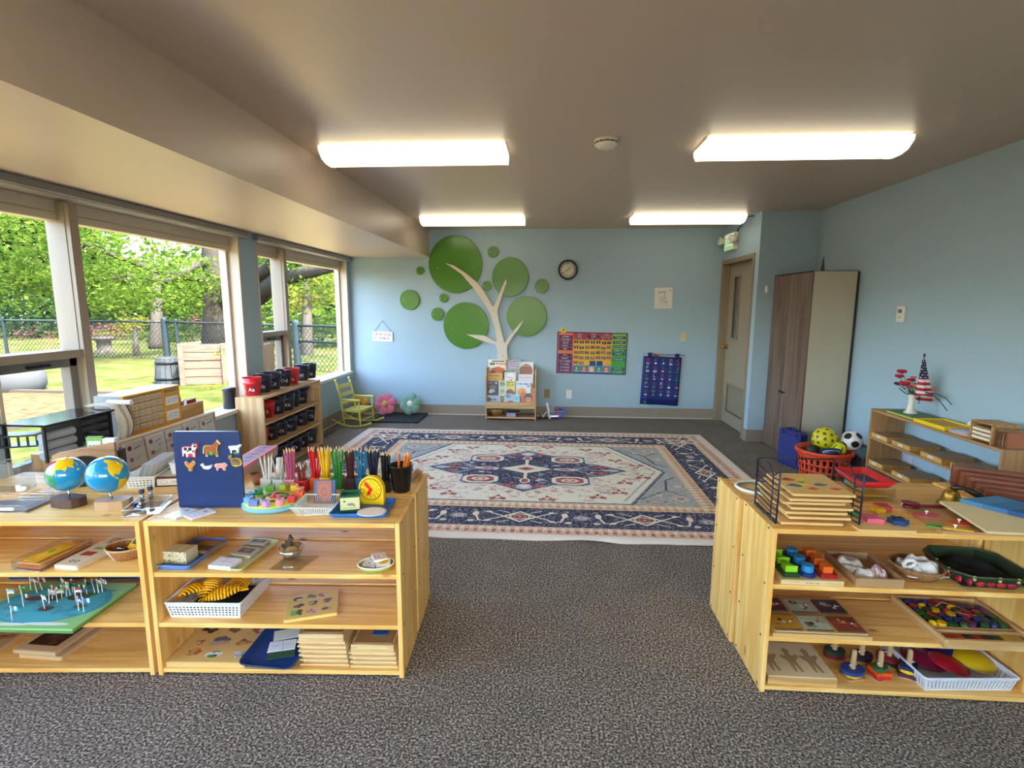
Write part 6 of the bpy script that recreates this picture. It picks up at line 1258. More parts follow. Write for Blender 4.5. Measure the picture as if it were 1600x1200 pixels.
t = thing('black_gadget', 'black and silver gadget lying in the woven basket', 'gadget', (q.x - .006, q.y + .04, z + .022)); part('body', MB().sphere((0, 0, .01), .024, 12, 8, sc=(1.3, 1, .6)), BLACK, t); part('clip', MB().tube([(-.02, -.01, .022), (0, -.016, .03), (.018, -.008, .022)], .003, 5), STEEL, t)
# middle shelf: map board with flag pins
z = LV[1]
A_, B_, C_ = at(113, 983, z + .02), at(208, 905, z + .02), at(0, 981, z + .02)
rot = math.atan2((A_ - C_).y, (A_ - C_).x); L1 = (B_ - A_).length
t = thing('map_board', 'green and blue world map board sticking out of the middle shelf', 'map', (A_.x, A_.y, z), rot); Wm = .46; Dm = .33
im = Img(460, 330, '8ec27a'); im.ell(235, 160, 218, 140, '3a9cae'); im.ell(235, 170, 200, 120, '48b0c0')
for k in range(26): r2 = random.Random(k); im.ell(r2.uniform(60, 400), r2.uniform(60, 250), r2.uniform(12, 40), r2.uniform(8, 22), ['2f8aa0', '52b8c6', '3a8a98'][k % 3], .6)
for (x, y, rx, ry, cc) in ((300, 110, 46, 30, '6a3a3a'), (200, 120, 40, 28, '5a4a3a'), (330, 90, 30, 20, '3a7a4a'), (130, 130, 40, 18, '6a3a34'), (240, 200, 30, 18, '5a3a30'), (360, 180, 24, 14, '6a4030')): im.ell(x, y, rx, ry, cc, .85)
im.ell(330, 300, 90, 10, 'dfeae2'); im.ell(200, 306, 70, 9, 'dfeae2')
part('board', MB().box(-Wm, 0, 0, Dm, .012, .02), printed(im, 'xy', .4), t, bev=0); part('under', MB().box(-Wm + .002, -.002, .002, Dm, 0, .012), mat('5a8a4a', .6), t)
flags = [(19, 1008 - 51, ['58a0b8', 'e8e8e8', '58a0b8'], 'pale blue and white'), (14, 942, ['88c0d0', 'e8e8e8'], 'light blue and white'), (37, 948, ['1f6a3c', 'e8e4dc', 'a82a30'], 'green, white and red'), (36, 935, ['2a7a3c', 'e0c030'], 'green with a yellow centre'), (70, 951, ['dddddd'], 'blank white'), (77, 943, ['c8c0b0'], 'beige'), (82, 936, ['b83030', 'e0e0e0'], 'red and white'),
         (90, 941, ['9aa870', 'd8d0a0'], 'olive'), (97, 935, ['a0a878', 'e0d8b0'], 'pale olive'), (104, 931, ['d0c8a0'], 'cream'), (110, 930, ['1c6a34'], 'plain green'), (58, 926, ['d8a0a0', 'a83038'], 'pink and red'), (66, 922, ['9a3034', 'd0c0b0'], 'dark red and beige'), (123, 954, ['26408a', 'd8d8e0'], 'blue and white'), (131, 956, ['4a78b0', 'c8d8e4'], 'mid blue and white'),
         (119, 940, ['b83038', 'e8e4e0'], 'red over white'), (128, 935, ['1c5a34', 'e8e4e0', '1c5a34'], 'green and white'), (136, 928, ['1a4a30'], 'dark green'), (148, 926, ['2a3060'], 'navy'), (154, 926, ['d8d0c0', 'c0a060'], 'cream and tan'), (160, 925, ['e8e4e0', 'c02030'], 'white with a red disc'), (114, 925, ['b02830'], 'red'), (100, 924, ['c8b890'], 'tan'), (48, 921, ['8a5a50', 'c8b0a0'], 'brown and cream')]
for k, (px, py, cols_, dn) in enumerate(flags):
    q = at(px, py, z + .02); 
    if k < 1: q = at(19, 970, z + .02)
    t = thing('flag_pin', '%s paper flag, number %d from the left on the map board' % (dn, sorted(f[0] for f in flags).index(px) + 1), 'flag', (q.x, q.y, z + .02), R(rnd.uniform(-25, 25)), 'flag pins on the map board')
    t.rotation_euler = (R(rnd.uniform(-5, 5)), R(rnd.uniform(-7, 3)), R(rnd.uniform(-25, 25)))
    part('pin', MB().cyl((0, 0), .0018, 0, .058, 6).sphere((0, 0, .059), .0032, 8, 5), mat('d4d2c8', .5), t)
    im = Img(30, 20, cols_[0]); n = len(cols_)
    for j, cc in enumerate(cols_): im.rect(j * 30 / n, 0, (j + 1) * 30 / n, 20, cc) if k % 2 == 0 else im.rect(0, j * 20 / n, 30, (j + 1) * 20 / n, cc)
    if 'disc' in dn or 'centre' in dn: im = Img(30, 20, cols_[0]); im.ell(15, 10, 6, 6, cols_[1])
    part('flag', MB().grid(lambda u, v: (.002 + .026 * u, .003 * math.sin(u * 5), .038 + .018 * v), 5, 1), printed(im, 'xz', .7), t, sol=.0005)
for (dx, w_, lb) in ((.12, .34, 'flat dark blue tray behind the map board'), (.5, .3, 'second flat dark blue tray further right behind the map board')):
    p = oA + dA * (dx + .15) + nA * .33; tray('blue_tray', lb, 'tray', (p.x, p.y, z), UA, w_, .2, .02, mat('24407e', .4), .012, .006)
# bottom shelf: framed picture puzzles
z = LV[2]
c, w, a = span(0, 76, 1032, z)
for k, (dx, dz, lb, cc) in enumerate(((-.04, 0, 'lower wooden framed board on the left unit\'s bottom shelf', 'b89a70'), (-.06, .016, 'upper wooden framed board with a dark picture, bottom shelf at the left', 'c8ac84'))):
    im = Img(160, 190, cc); im.rect(22, 22, 138, 160, '2a1a14'); [im.ell(rnd.uniform(40, 120), rnd.uniform(40, 150), rnd.uniform(6, 18), rnd.uniform(5, 12), rnd.choice(['4a2a20', '5a3a2a', '6a5040'])) for _ in range(10)]; im.line(96, 150, 116, 140, 3, 'b0a8b0')
    if k == 0: im = Img(160, 190, cc); im.rect(20, 20, 140, 165, '8a6a44'); im.line(130, 150, 148, 120, 3, '4a3020')
    puzzle('framed_puzzle', lb, Vector((c.x + (.055 if k == 0 else .025), c.y + .012 + .004 * k, z + dz)), UA + R(-6), .19, .225, .015, im, mat('c4a67c', .5))
q = at(8, 1030, z); its = [(40, 50, 26, '8a4030', '5a3a30'), (50, 120, 26, '2a6a80', '8a8a50'), (90, 80, 24, '9a6a40', '5a2a28')]
puzzle('framed_puzzle', 'wooden puzzle with scattered shapes at the far left of the bottom shelf', Vector((q.x - .15, q.y + .0, z)), UA, .17, .22, .014, blobs_img(120, 160, 'b8966c', its, 5), mat('c4a67c', .5))
# ================================================================ right-hand units
unit('pine shelf unit at the right photo edge carrying the brown stair prisms, front one', Vector((oC.x + .99, oC.y, 0)), UC, .90, .285, ZT, LVC)
unit('pine shelf unit at the right photo edge, rear one near the wall shelf', Vector((oC.x + .978, oC.y + .298, 0)), UC, .90, .29, ZT, LVC)
# wire puzzle rack
YR = 1.905; X0, X1 = .853, 1.148; HR = .195; WM = mat('23243a', .35, .3)
t = thing('puzzle_rack', 'dark wire rack holding seven wooden tray puzzles', 'rack', ((X0 + X1) / 2, YR, ZT)); w_ = X1 - X0; dp = .20
for s in (-1, 1):
    x = s * w_ / 2
    part('side_frame', MB().tube([(x, 0, .003), (x, -.004, HR), (x, .012, HR), (x, .05, HR - .025), (x, .09, HR + .01), (x, dp, HR), (x, dp, .003), (x, 0, .003)], .0034, 8), WM, t)
    for k in range(9): z = .012 + k * (HR - .03) / 8.4; part('rung', MB().tube([(x, 0, z), (x, .05, z - .006), (x, dp, z)], .0024, 6), WM, t)
    part('rung', MB().tube([(x, .05, .003), (x, .05, HR - .026)], .0024, 6), WM, t)
part('top_rail', MB().tube([(-w_ / 2, dp, HR), (w_ / 2, dp, HR)], .003, 8), WM, t); part('back_rail', MB().tube([(-w_ / 2, dp, HR * .5), (w_ / 2, dp, HR * .5)], .003, 8), WM, t)
part('bottom_rail', MB().tube([(-w_ / 2, dp, .003), (w_ / 2, dp, .003)], .003, 8), WM, t); part('bottom_rail', MB().tube([(-w_ / 2, .1, .003), (w_ / 2, .1, .003)], .003, 8), WM, t)
PB = mat('e2b872', .45); fish = [(40, 40, 22, 'c83a34', '2a1a2a'), (96, 36, 16, 'e0b428', 'd8c040'), (80, 66, 22, 'd8c43c', '3a8a3c'), (36, 84, 24, '4a6a84', '38566c'), (140, 74, 22, '4a6a78', '5a7a88'), (92, 104, 18, 'd8582c', 'c84828'), (176, 104, 18, 'd0542c', 'c8502c')]
descr = ['seventh and lowest', 'sixth from the top', 'fifth from the top', 'fourth from the top', 'third from the top', 'second from the top', 'topmost, fish-shape']
zt = .777 - ZT - .01
for k in range(7):
    z = ZT + .006 + k * (zt - .006) / 6; off = [(-.03, -.01), (.0, .0), (-.012, .004), (.006, .002), (-.02, .008), (-.004, -.004), (.008, -.002)][k]
    its = fish if k == 6 else [(rnd.uniform(20, 180), rnd.uniform(20, 120), rnd.uniform(14, 26), rnd.choice(['c83a34', '3a8a3c', 'e0b428', '4a3a8a', '7a3a5a']), rnd.choice(['2a1a2a', '4a6a84', 'd8582c'])) for _ in range(6)]
    q = puzzle('tray_puzzle', descr[k] + ' wooden puzzle in the dark wire rack', (1.008 + off[0], YR - .004 + off[1], z), 0, .222, .245, .009, None, PB)
    for (x, y, s_, c1, c2) in its:
        mb = MB(); r_ = s_ / 200 * .222; pts = [((x / 210 - .5) * .2 + r_ * math.cos(g) * (1 + .25 * math.sin(3 * g + x)), (1 - y / 130) * .21 + .018 + r_ * .55 * math.sin(g) * (1 + .2 * math.cos(2 * g + y))) for g in [2 * PI * j / 12 for j in range(12)]]
        part('puzzle_piece', mb.prism(pts, .009, .0105), mat(c1, .4), q)
        part('puzzle_piece', MB().prism([(a * .5 + pts[3][0] * .5, b * .5 + pts[3][1] * .5) for a, b in pts], .0105, .0112), mat(c2, .4), q)
# figure shape board
q = at(1391, 832, ZT); t = puzzle('shape_board', 'rounded light board with chunky coloured shapes between rack and knob puzzle', (1.225, 1.862, ZT), 0, .20, .16, .008, None, mat('dfb878', .45))
star = lambda n, r1, r2, cx, cy, ro=0: [(cx + (r1 if k % 2 == 0 else r2) * math.cos(PI * k / n + ro), cy + (r1 if k % 2 == 0 else r2) * math.sin(PI * k / n + ro)) for k in range(2 * n)]
for (px, py, cc, cn, n, r1, r2, lb) in ((1362, 812, 'd8607a', 'pink', 4, .042, .024, 'chunky pink cross-shaped block at the front of the shape board'), (1372, 798, 'e0ac1c', 'yellow', 5, .028, .02, 'chunky yellow rounded block behind the pink one'), (1379, 794, 'b82840', 'red', 4, .034, .022, 'chunky crimson block at the back of the shape board'), (1403, 816, '1c3f74', 'navy', 6, .036, .024, 'chunky navy star block on the right of the shape board'), (1330, 800, '3f9a3c', 'green', 5, .032, .024, 'chunky green block just right of the wire rack')):
    p = at(px, py, ZT + .012); b = thing('shape_block', lb, 'block', (p.x, p.y, ZT + .0085 if cn != 'green' else ZT), R(rnd.uniform(-10, 20)), 'chunky shape blocks'); part('block', MB().prism(star(n, r1, r2, 0, 0, .4), 0, .017), mat(cc, .4), b, bev=.004)
    if cn == 'navy': part('comb', MB().box(-.02, .02, .006, .01, .017, .022).box(-.02, .02, -.006, -.002, .017, .022), mat('2c3038', .5), b, kind='stuff')
# knobbed puzzle
t = puzzle('knob_puzzle', 'thin wooden fruit puzzle with white knobs under the pale board', (1.548, 1.862, ZT), 0, .27, .235, .01, None, mat('b98c5a', .5))
for (px, py, rx, ry, cc, nm) in ((1447, 804, .046, .028, 'c04a54', 'pink oval piece with a white knob'), (1460, 822, .026, .012, '4a9a44', 'green leaf piece'), (1440, 797, .02, .006, '5a8a4a', 'small green piece'), (1498, 817, .04, .02, 'd8501c', 'orange piece with a white knob'), (1492, 826, .055, .011, 'e0b420', 'yellow banana piece with a white knob')):
    p = at(px, py, ZT + .012); lx, ly = p.x - 1.548, p.y - 1.862; an = -.35 if 'banana' in nm or 'leaf' in nm else 0
    pc = part('puzzle_piece', MB().prism([(lx + x * math.cos(an) - y * math.sin(an), ly + x * math.sin(an) + y * math.cos(an)) for x, y in ell(rx, ry, 20)], .010, .0135), mat(cc, .4), t, label=nm)
    if 'knob' in nm: part('knob', MB().lathe([(.002, .0135), (.002, .02), (.0055, .022), (.0055, .027), (.001, .028)], 10, mat=Matrix.Translation((lx, ly, 0))), WHITE, pc)
# pale board with blue prisms
t = thing('pale_board', 'pale thin board lying across the fruit puzzle with four blue wedges along it', 'board', (1.532, 1.826, ZT + .022), (R(4), 0, R(-2))); part('board', MB().prism([(-.003, 0), (.34, 0), (.34, .24), (0, .245)], 0, .008), mat('dcc796', .5), t)
for k, cc in enumerate(('3f7ca8', '2f6a9c', '1f4c80', '153660')):
    x0, x1 = .065 + k * .052, .116 + k * .052; y0, y1 = .235 - k * .045, .191 - k * .045
    o = thing('blue_wedge', ['palest', 'second palest', 'third, mid-blue', 'darkest, nearest'][k] + ' blue wooden wedge on the pale board', 'block', (1.532, 1.826, ZT + .031), (R(4), 0, R(-2)), 'blue wooden wedges'); part('block', MB().prism([(x0, y0), (x1, y1), (x1 + .16, y1 + .04), (x0 + .16, y0 + .04)] if k < 3 else [(x0, y0), (x1 + .1, y1 - .05), (x1 + .16, y1 + .02), (x0 + .16, y0 + .04)], 0, .016), mat(cc, .45), o, bev=.001)
# castanets, bell, stairs
p = at(1423, 796, ZT); t = thing('castanet', 'dark red wooden handled castanet clapper lying on the unit top', 'instrument', (p.x, p.y, ZT), R(2)); CR = mat('6e1620', .35)
for k in range(3): part('clapper', MB().lathe([(.001, 0), (.032, 0), (.036, .004), (.032, .008), (.001, .009)], 24, sy=.62, mat=Matrix.Translation((-.002 * k, 0, .002 + k * .011)) @ Matrix.Rotation(R(-4 + 5 * k), 4, 'Y')), CR, t)
part('handle', MB().box(.03, .185, -.009, .009, .008, .02), CR, t, bev=.004); part('cord', MB().tube([(-.03, 0, .002), (-.04, 0, .016), (-.03, 0, .03)], .002, 6), mat('c8b0a0', .6), t)
p = at(1493, 792, ZT); t = thing('hand_bell', 'small brass hand bell with a dark wooden handle', 'bell', (p.x, p.y + .03, ZT), 0); t.scale = (1.35, 1.35, 1.4)
part('bell', MB().lathe([(.034, 0), (.032, .006), (.025, .014), (.021, .03), (.018, .04), (.008, .047), (.001, .048)], 26), BRASS, t); part('handle', MB().tube([(0, 0, .046), (.006, 0, .052), (.03, -.004, .05), (.052, -.008, .042), (.07, -.012, .034), (.085, -.016, .028)], .006, 8, rs=[.008, .01, .006, .01, .012, .004]), mat('2a1812', .35), t); part('clapper', MB().sphere((0, 0, .012), .007, 8, 6), BRASS, t)
BRN = wood('8a4a2c', '6b3420', 0, 0)
for k in range(7):
    z = ZT + .001; w_ = .014 + k * .0105; x0 = 1.83; y = 2.13 + k * .046
    o = thing('brown_prism', ['thinnest brown stair prism nearest the blue wedges', 'second thinnest brown stair prism', 'third brown stair prism from the front', 'middle brown stair prism', 'fifth brown stair prism from the front', 'second thickest brown stair prism', 'thickest brown stair prism at the back'][k], 'block', (x0 + .0, y, z), R(-27), 'brown stair prisms')
    part('prism', MB().box(0, .24, 0, .043, 0, w_ + .012), BRN, o, bev=.0015)
o = single('pink_block', MB().prism(rrect(.05, .03, .01), 0, .02), mat('b02a44', .4), 'crimson block peeking in beside the blue wedges at the photo edge', 'block', at(1597, 797, ZT + .02) + Vector((.02, 0, -.018)), 0, bev=.003)
# red box in clear case, leaflet, boat-like tray
t = thing('red_tray', 'bright red tray with slanting sides standing on a clear acrylic holder', 'tray', (1.385, 2.30, ZT + .045), (0, 0, R(2))); part('tray', traymb(.15, .22, .03, .012, .022, .012, cy=0), mat('d01820', .4), t); part('insert', MB().box(-.03, .035, -.05, .05, .012, .014), mat('3a1a4a', .5), t)
clearbox('acrylic_holder', 'clear acrylic holder box under the red tray, yellow sheet inside', 'box', (1.36, 2.20, ZT), 0, .20, .2, .044, fac=.14)
single('yellow_sheet', MB().box(-.07, .09, 0, .12, 0, .004), mat('d8ac20', .5), 'yellow sheet inside the clear acrylic holder', 'paper', (1.36, 2.22, ZT + .004), 0)
p = at(1188, 775, ZT); t = thing('paper_boat_tray', 'white-rimmed curved tray of cards at the left end of the rear right unit', 'tray', (.95, 2.30, ZT - .008), R(-12))
part('rim', MB().tube([(.1 * math.cos(g), .085 * math.sin(g), .012) for g in [2 * PI * k / 32 for k in range(32)]], .007, 8, closed=True), mat('e6e2d6', .4), t); part('base', MB().lathe([(.001, 0), (.1, 0), (.1, .006), (.001, .006)], 32, sy=.85), mat('c8b890', .5), t)
for k, (x, y, cc, lb) in enumerate(((-.02, .0, 'c9b070', 'tan card in the curved white-rimmed tray'), (.035, .03, 'e8e8e4', 'white card in the curved white-rimmed tray'), (.03, -.03, 'd8c890', 'cream card at the front of the curved white-rimmed tray'))): single('card', MB().box(-.035, .035, -.03, .03, 0, .003), mat(cc, .6), lb, 'card', (.95 + x, 2.30 + y, ZT + .001 + k * .0035), R(20 * k - 30))
single('blue_lid', MB().lathe([(.022, 0), (.022, .012), (.02, .014), (.001, .014)], 20), mat('1c66a0', .4), 'small round blue lid behind the curved tray', 'container', (1.02, 2.40, ZT - .008))  # a blue lid, built as a small solid disc
# ---------------------------------------------------------------- upper shelf
z = LVC[0]; yF = oC.y
t = thing('shape_sorter', 'wooden block tray of green, blue and red stacking shapes, upper shelf', 'puzzle', (.985, yF + .006, z)); w_ = .225; dq = .225
part('tray', MB().box(-w_ / 2, w_ / 2, 0, dq, 0, .02), BIRCH, t, bev=.002)
im = Img(200, 24, 'd8bd8c'); im.text(100, 8, 'MELISSA & DOUG', 1.15, '2a1c14', True); part('front_label', MB().box(-.05, .05, -.0012, .0, .003, .017), printed(im, 'xz'), t, label='maker name in dark script')
for c_, (dark, light, nm) in enumerate((('0f3a20', '8ad01c', 'green'), ('102a6a', '2a8ac0', 'blue'), ('a01414', 'e0661c', 'orange'))):
    for r_ in range(3):
        x, y = -w_ / 2 + .012 + .067 * (c_ + .5), .012 + .066 * (r_ + .5)
        b = thing('shape_block', '%s stacking block, %s row of the shape tray' % (nm, ['front', 'middle', 'back'][r_]), 'block', (.985 + x, yF + .006 + y, z + .0205), 0, 'stacking blocks in the shape tray')
        sh0 = rrect(.06, .06, .004, 3) if c_ != 1 else ell(.031, .031, 20)
        part('lower_block', MB().prism(sh0, 0, .016), mat(dark, .4), b, bev=.0015)
        shp = [[(-.02, -.018), (.024, -.018), (-.02, .024)], ell(.021, .021, 20), rrect(.034, .034, .002, 2)][c_]
        part('upper_block', MB().prism(shp, .016, .04), mat(light, .4), b, bev=.0012)
t = thing('cardboard_tray', 'shallow brown cardboard box of crumpled pale cloth, upper shelf', 'box', (1.225, yF + .012, z)); CB = mat('a8825a', .8); w_ = .17; dq = .22
for b_ in ((-w_ / 2, w_ / 2, 0, .004, 0, .032), (-w_ / 2, w_ / 2, dq - .004, dq, 0, .032), (-w_ / 2, -w_ / 2 + .004, .004, dq - .004, 0, .032), (w_ / 2 - .004, w_ / 2, .004, dq - .004, 0, .032)): part('side', MB().box(*b_), CB, t)
part('bottom', MB().box(-w_ / 2 + .004, w_ / 2 - .004, .004, dq - .004, 0, .003), CB, t)
def crumple(w, d, h, seed, m, name, label, loc, rot=0, group=None):
    r = np.random.RandomState(seed); ph = r.rand(8) * 6.28; fr = r.uniform(3, 13, 8)
    def fn(u, v):
        x, y = (u - .5) * w, (v - .5) * d; e = max(0, 1 - ((u - .5) ** 2 + (v - .5) ** 2) * 3.6)
        zz = h * e ** .6 * (.62 + .2 * math.sin(fr[0] * u * 2 + ph[0]) * math.cos(fr[1] * v + ph[1]) + .16 * math.sin(fr[2] * v * 1.6 + ph[2] + u * fr[3]) + .09 * math.sin(fr[4] * u * 3 + fr[5] * v * 2 + ph[3]))
        return (x * (1 + .1 * math.sin(v * 11 + ph[4])), y * (1 + .1 * math.sin(u * 12 + ph[5])), max(.001, zz))
    return single(name, MB().grid(fn, 30, 30), m, label, 'cloth', loc, rot, group, sol=.002)
crumple(.10, .12, .05, 2, mat('cfc2b4', .9, bump=.5, bs=150), 'crumpled_cloth', 'crumpled off-white cloth at the back of the cardboard box', (1.195, yF + .15, z + .006))
crumple(.085, .09, .04, 5, mat('d6ccc0', .9, bump=.5, bs=150), 'crumpled_cloth', 'crumpled cream cloth at the front of the cardboard box', (1.21, yF + .075, z + .006))
im = Img(60, 60, 'd8ccc8'); [im.rect(k * 8, 0, k * 8 + 3, 60, 'c08a8a') for k in range(8)]
crumple(.05, .07, .055, 9, printed(im), 'striped_cloth', 'pink-striped folded cloth in the cardboard box', (1.262, yF + .085, z + .006))
t = thing('wicker_bowl', 'round brown basket with folded white cloths, upper shelf of the right unit', 'basket', (1.42, yF + .115, z)); part('bowl', MB().lathe([(.001, 0), (.055, 0), (.072, .018), (.086, .042), (.083, .043), (.068, .02), (.052, .004), (.001, .004)], 32), mat('94683c', .7, bump=1, bs=150, var=.3), t)
part('rim', MB().tube([(.085 * math.cos(k * PI / 16), .085 * math.sin(k * PI / 16), .043) for k in range(32)], .004, 6, closed=True), mat('a87c4c', .7, bump=1, bs=200), t); part('red_band', MB().tube([(.08 * math.cos(R(-20 + k * 8)), .08 * math.sin(R(-20 + k * 8)), .034) for k in range(10)], .003, 6), mat('8a2424', .7), t)
crumple(.14, .13, .062, 14, mat('dcd8d2', .9, bump=.4, bs=150), 'white_cloth', 'folded white cloth heaped in the round brown basket', (1.425, yF + .12, z + .022))
single('cloth_roll', MB().tube([(.0, .0, .012), (.016, -.004, .02), (.02, -.008, .036), (.008, -.01, .046), (-.01, -.008, .042), (-.018, -.004, .028), (-.012, 0, .014), (.002, .01, .01)], .008, 8), mat('d8d4cc', .9), 'white rolled cloth end at the left of the round brown basket', 'cloth', (1.365, yF + .085, z + .035))
t = thing('floral_tray', 'octagonal green tray with red painted flowers and a black lining', 'tray', (1.645, yF + .14, z), R(-4)); oc = lambda w, d, c, zz: [(x, y, zz) for x, y in [(-w + c, -d), (w - c, -d), (w, -d + c), (w, d - c), (w - c, d), (-w + c, d), (-w, d - c), (-w, -d + c)]]
part('tray', loft(MB(), [oc(.108, .104, .04, 0), oc(.135, .13, .05, .048), oc(.129, .124, .048, .048), oc(.102, .098, .038, .006)], sm=False), mat('16301c', .45), t)
part('rim', MB().tube([(x, y, .049) for x, y, _ in oc(.133, .128, .049, 0)], .0045, 6, closed=True), mat('28402a', .5), t)
fl = MB(); 
for (x0, y0, x1, y1, n) in ((-.068, -.113, .068, -.113, 4), (-.118, -.075, -.076, -.118, 2), (-.122, .07, -.122, -.068, 4)):
    for k in range(n):
        f = (k + .5) / n; cx, cy = x0 + (x1 - x0) * f, y0 + (y1 - y0) * f; part('painted_flower', MB().sphere((cx, cy, .023), .018, 10, 6, sc=(1 if y0 == y1 else .35, .35 if y0 == y1 else 1, .9)), mat(['b01c2c', '981a2c'][k % 2], .5, var=.4, bs=200), t)
for (x, y) in ((-.083, -.128), (.0, -.128), (.06, -.128), (-.132, -.07), (-.132, .0)): part('gold_band', MB().box(x - .004, x + .004, y - .003, y + .003, .036, .054), mat('b8a468', .5), t)
crumple(.225, .215, .05, 21, mat('08080c', .9), 'black_cloth', 'black cloth lining the floral octagonal tray', (1.645, yF + .14, z + .01))
# ---------------------------------------------------------------- middle shelf
z = LVC[1]
t = puzzle('latch_puzzle', 'wooden board of six little latched picture doors, middle shelf', (1.04, yF + .006, z), 0, .36, .262, .014, None, mat('cda56a', .45)); part('border', MB().prism(rrect(.34, .244, .004, 2, 0, .133), .014, .017), mat('d2ac70', .45), t)
for k, (x, y, bgc, i1) in enumerate(((-.115, .065, 'c0902c', [(40, 40, 18, '4a3020', '6a4a2a'), (20, 60, 8, '7a5a2a', '4a3020')]), (.0, .065, 'b4b8a0', [(30, 60, 20, '4a5a3a', '8a8a70'), (70, 30, 16, '3a4a30', 'd8d8c8')]), (.115, .065, '8a3c28', [(40, 30, 16, 'c86a4a', '5a2018'), (70, 60, 16, 'b84a30', '701c14')]),
                                   (-.115, .185, '6a2430', [(50, 40, 20, '9a4a6a', '4a1c28')]), (.0, .185, 'a8ac94', [(30, 30, 16, '2a4a2a', '3a3a3a'), (60, 60, 18, 'e0e0d4', '4a5a40')]), (.115, .185, '3a2434', [(40, 36, 20, '8a8aa0', '4a2430'), (70, 60, 14, '6a2a34', '8a3a44')]))):
    im = blobs_img(100, 90, bgc, i1, k); im.rect(0, 0, 100, 3, '4a3a2a'); im.rect(0, 87, 100, 90, '4a3a2a'); im.line(0, 40, 100, 44, 2, 'd8c8a8', .5)
    dr = part('little_door', MB().box(x - .05, x + .05, y - .048, y + .048, .017, .023), printed(im, 'xy', .4), t, bev=.001)
    part('latch', MB().sphere((x + .02, y - .004, .027), .0045, 8, 6).tube([(x + .02, y - .004, .025), (x + .036, y - .002, .026)], .0016, 5), STEEL, dr)
t = thing('bead_box', 'shallow wooden box with beads and lacing behind a row of painted colour tiles', 'box', (1.50 + .16, yF - .022, z), R(0)); w_ = .33; dq = .30; h_ = .035
x0_ = at(1468, 1007, z).x - t.location.x
for nm, b_ in (('side', (x0_, x0_ + .012, .0, dq, 0, h_)), ('side', (x0_ + w_ - .012, x0_ + w_, 0, dq, 0, h_)), ('front', (x0_ + .012, x0_ + w_ - .012, 0, .012, 0, h_)), ('back', (x0_ + .012, x0_ + w_ - .012, dq - .012, dq, 0, h_)), ('bottom', (x0_ + .012, x0_ + w_ - .012, .012, dq - .012, 0, .006)), ('divider', (x0_ + .012, x0_ + w_ - .012, .07, .078, .006, h_ - .006)), ('divider', (x0_ + .012, x0_ + w_ - .012, .09, .098, .006, h_ - .008))):
    part(nm, MB().box(*b_), wood('d0ab74', 'b48b54', 1 if nm == 'side' else 0, .2), t, bev=.001)
for k, cc in enumerate(('a8401c', 'b04a20', '2a1c3c', 'a01c24', '241c34', '1c4a24', 'c8a838', 'c0a040')): part('colour_tile', MB().box(x0_ + .03 + k * .034, x0_ + .061 + k * .034, .022, .06, .006, .022), mat(cc, .45), t, bev=.001)
for k in range(45):
    i, j = k % 8, k // 8; bx_ = t.location.x + x0_ + .036 + i * .0365 + rnd.uniform(-.006, .006); by_ = t.location.y + .115 + j * .029 + rnd.uniform(-.004, .004)
    cn, cc = rnd.choice([('dark green', '144a24'), ('dark green', '144a24'), ('yellow', 'd8ac14'), ('red', 'a01c24'), ('navy', '1c2460'), ('purple', '5a2450'), ('navy', '1c2460'), ('red', 'a8281c')])
    shp = [MB().sphere((0, 0, .0165), .0165, 12, 8), MB().cyl((0, 0), .0155, 0, .03, 12), MB().prism(rrect(.027, .027, .003, 2), 0, .028)][k % 3]
    o = single('bead', shp, mat(cc, .35), cn + ' wooden ' + ['round', 'cylindrical', 'square'][k % 3] + ' bead in the shallow wooden box', 'bead', (bx_, by_, z + .0065), rnd.uniform(0, 3), cn + ' beads in the wooden box')
xb = t.location.x + x0_; single('bead_lace', MB().tube([(xb + .12, yF + .2, z + .035), (xb + .16, yF + .225, z + .04), (xb + .2, yF + .21, z + .036), (xb + .22, yF + .18, z + .035), (xb + .17, yF + .165, z + .036), (xb + .2, yF + .15, z + .034), (xb + .25, yF + .145, z + .034)], .0018, 6), mat('c87a5a', .7), 'orange-pink lace curled over the beads', 'lace')
# ---------------------------------------------------------------- bottom shelf
z = LVC[2]
t = thing('cutout_board', 'pale carved wooden board with recessed human figure shapes, bottom shelf', 'puzzle', (.985, yF + .012, z)); w_, dq, h_ = .255, .21, .032
part('board', MB().box(-w_ / 2, w_ / 2, 0, dq, 0, h_), wood('d2a76a', 'b8894c', 0, .2), t, bev=.001); part('face', MB().box(-w_ / 2 + .002, w_ / 2 - .002, .002, dq - .002, h_, h_ + .003), mat('d8c69c', .55), t)
for k, x in enumerate((-.085, .0, .075)):
    fg = [(-.012, .0), (-.016, .06), (-.036, .085), (-.03, .095), (-.012, .09), (-.01, .105), (-.014, .125), (0, .138), (.014, .125), (.01, .105), (.012, .09), (.034, .1), (.038, .088), (.016, .06), (.02, .0), (.01, .0), (.002, .05), (-.004, .0)]
    part('figure_recess', MB().prism([(x + a, .03 + b * 1.05) for a, b in fg], h_ + .003, h_ + .0036), mat('a8875c', .6), t)
DW = mat('b08a60', .5)
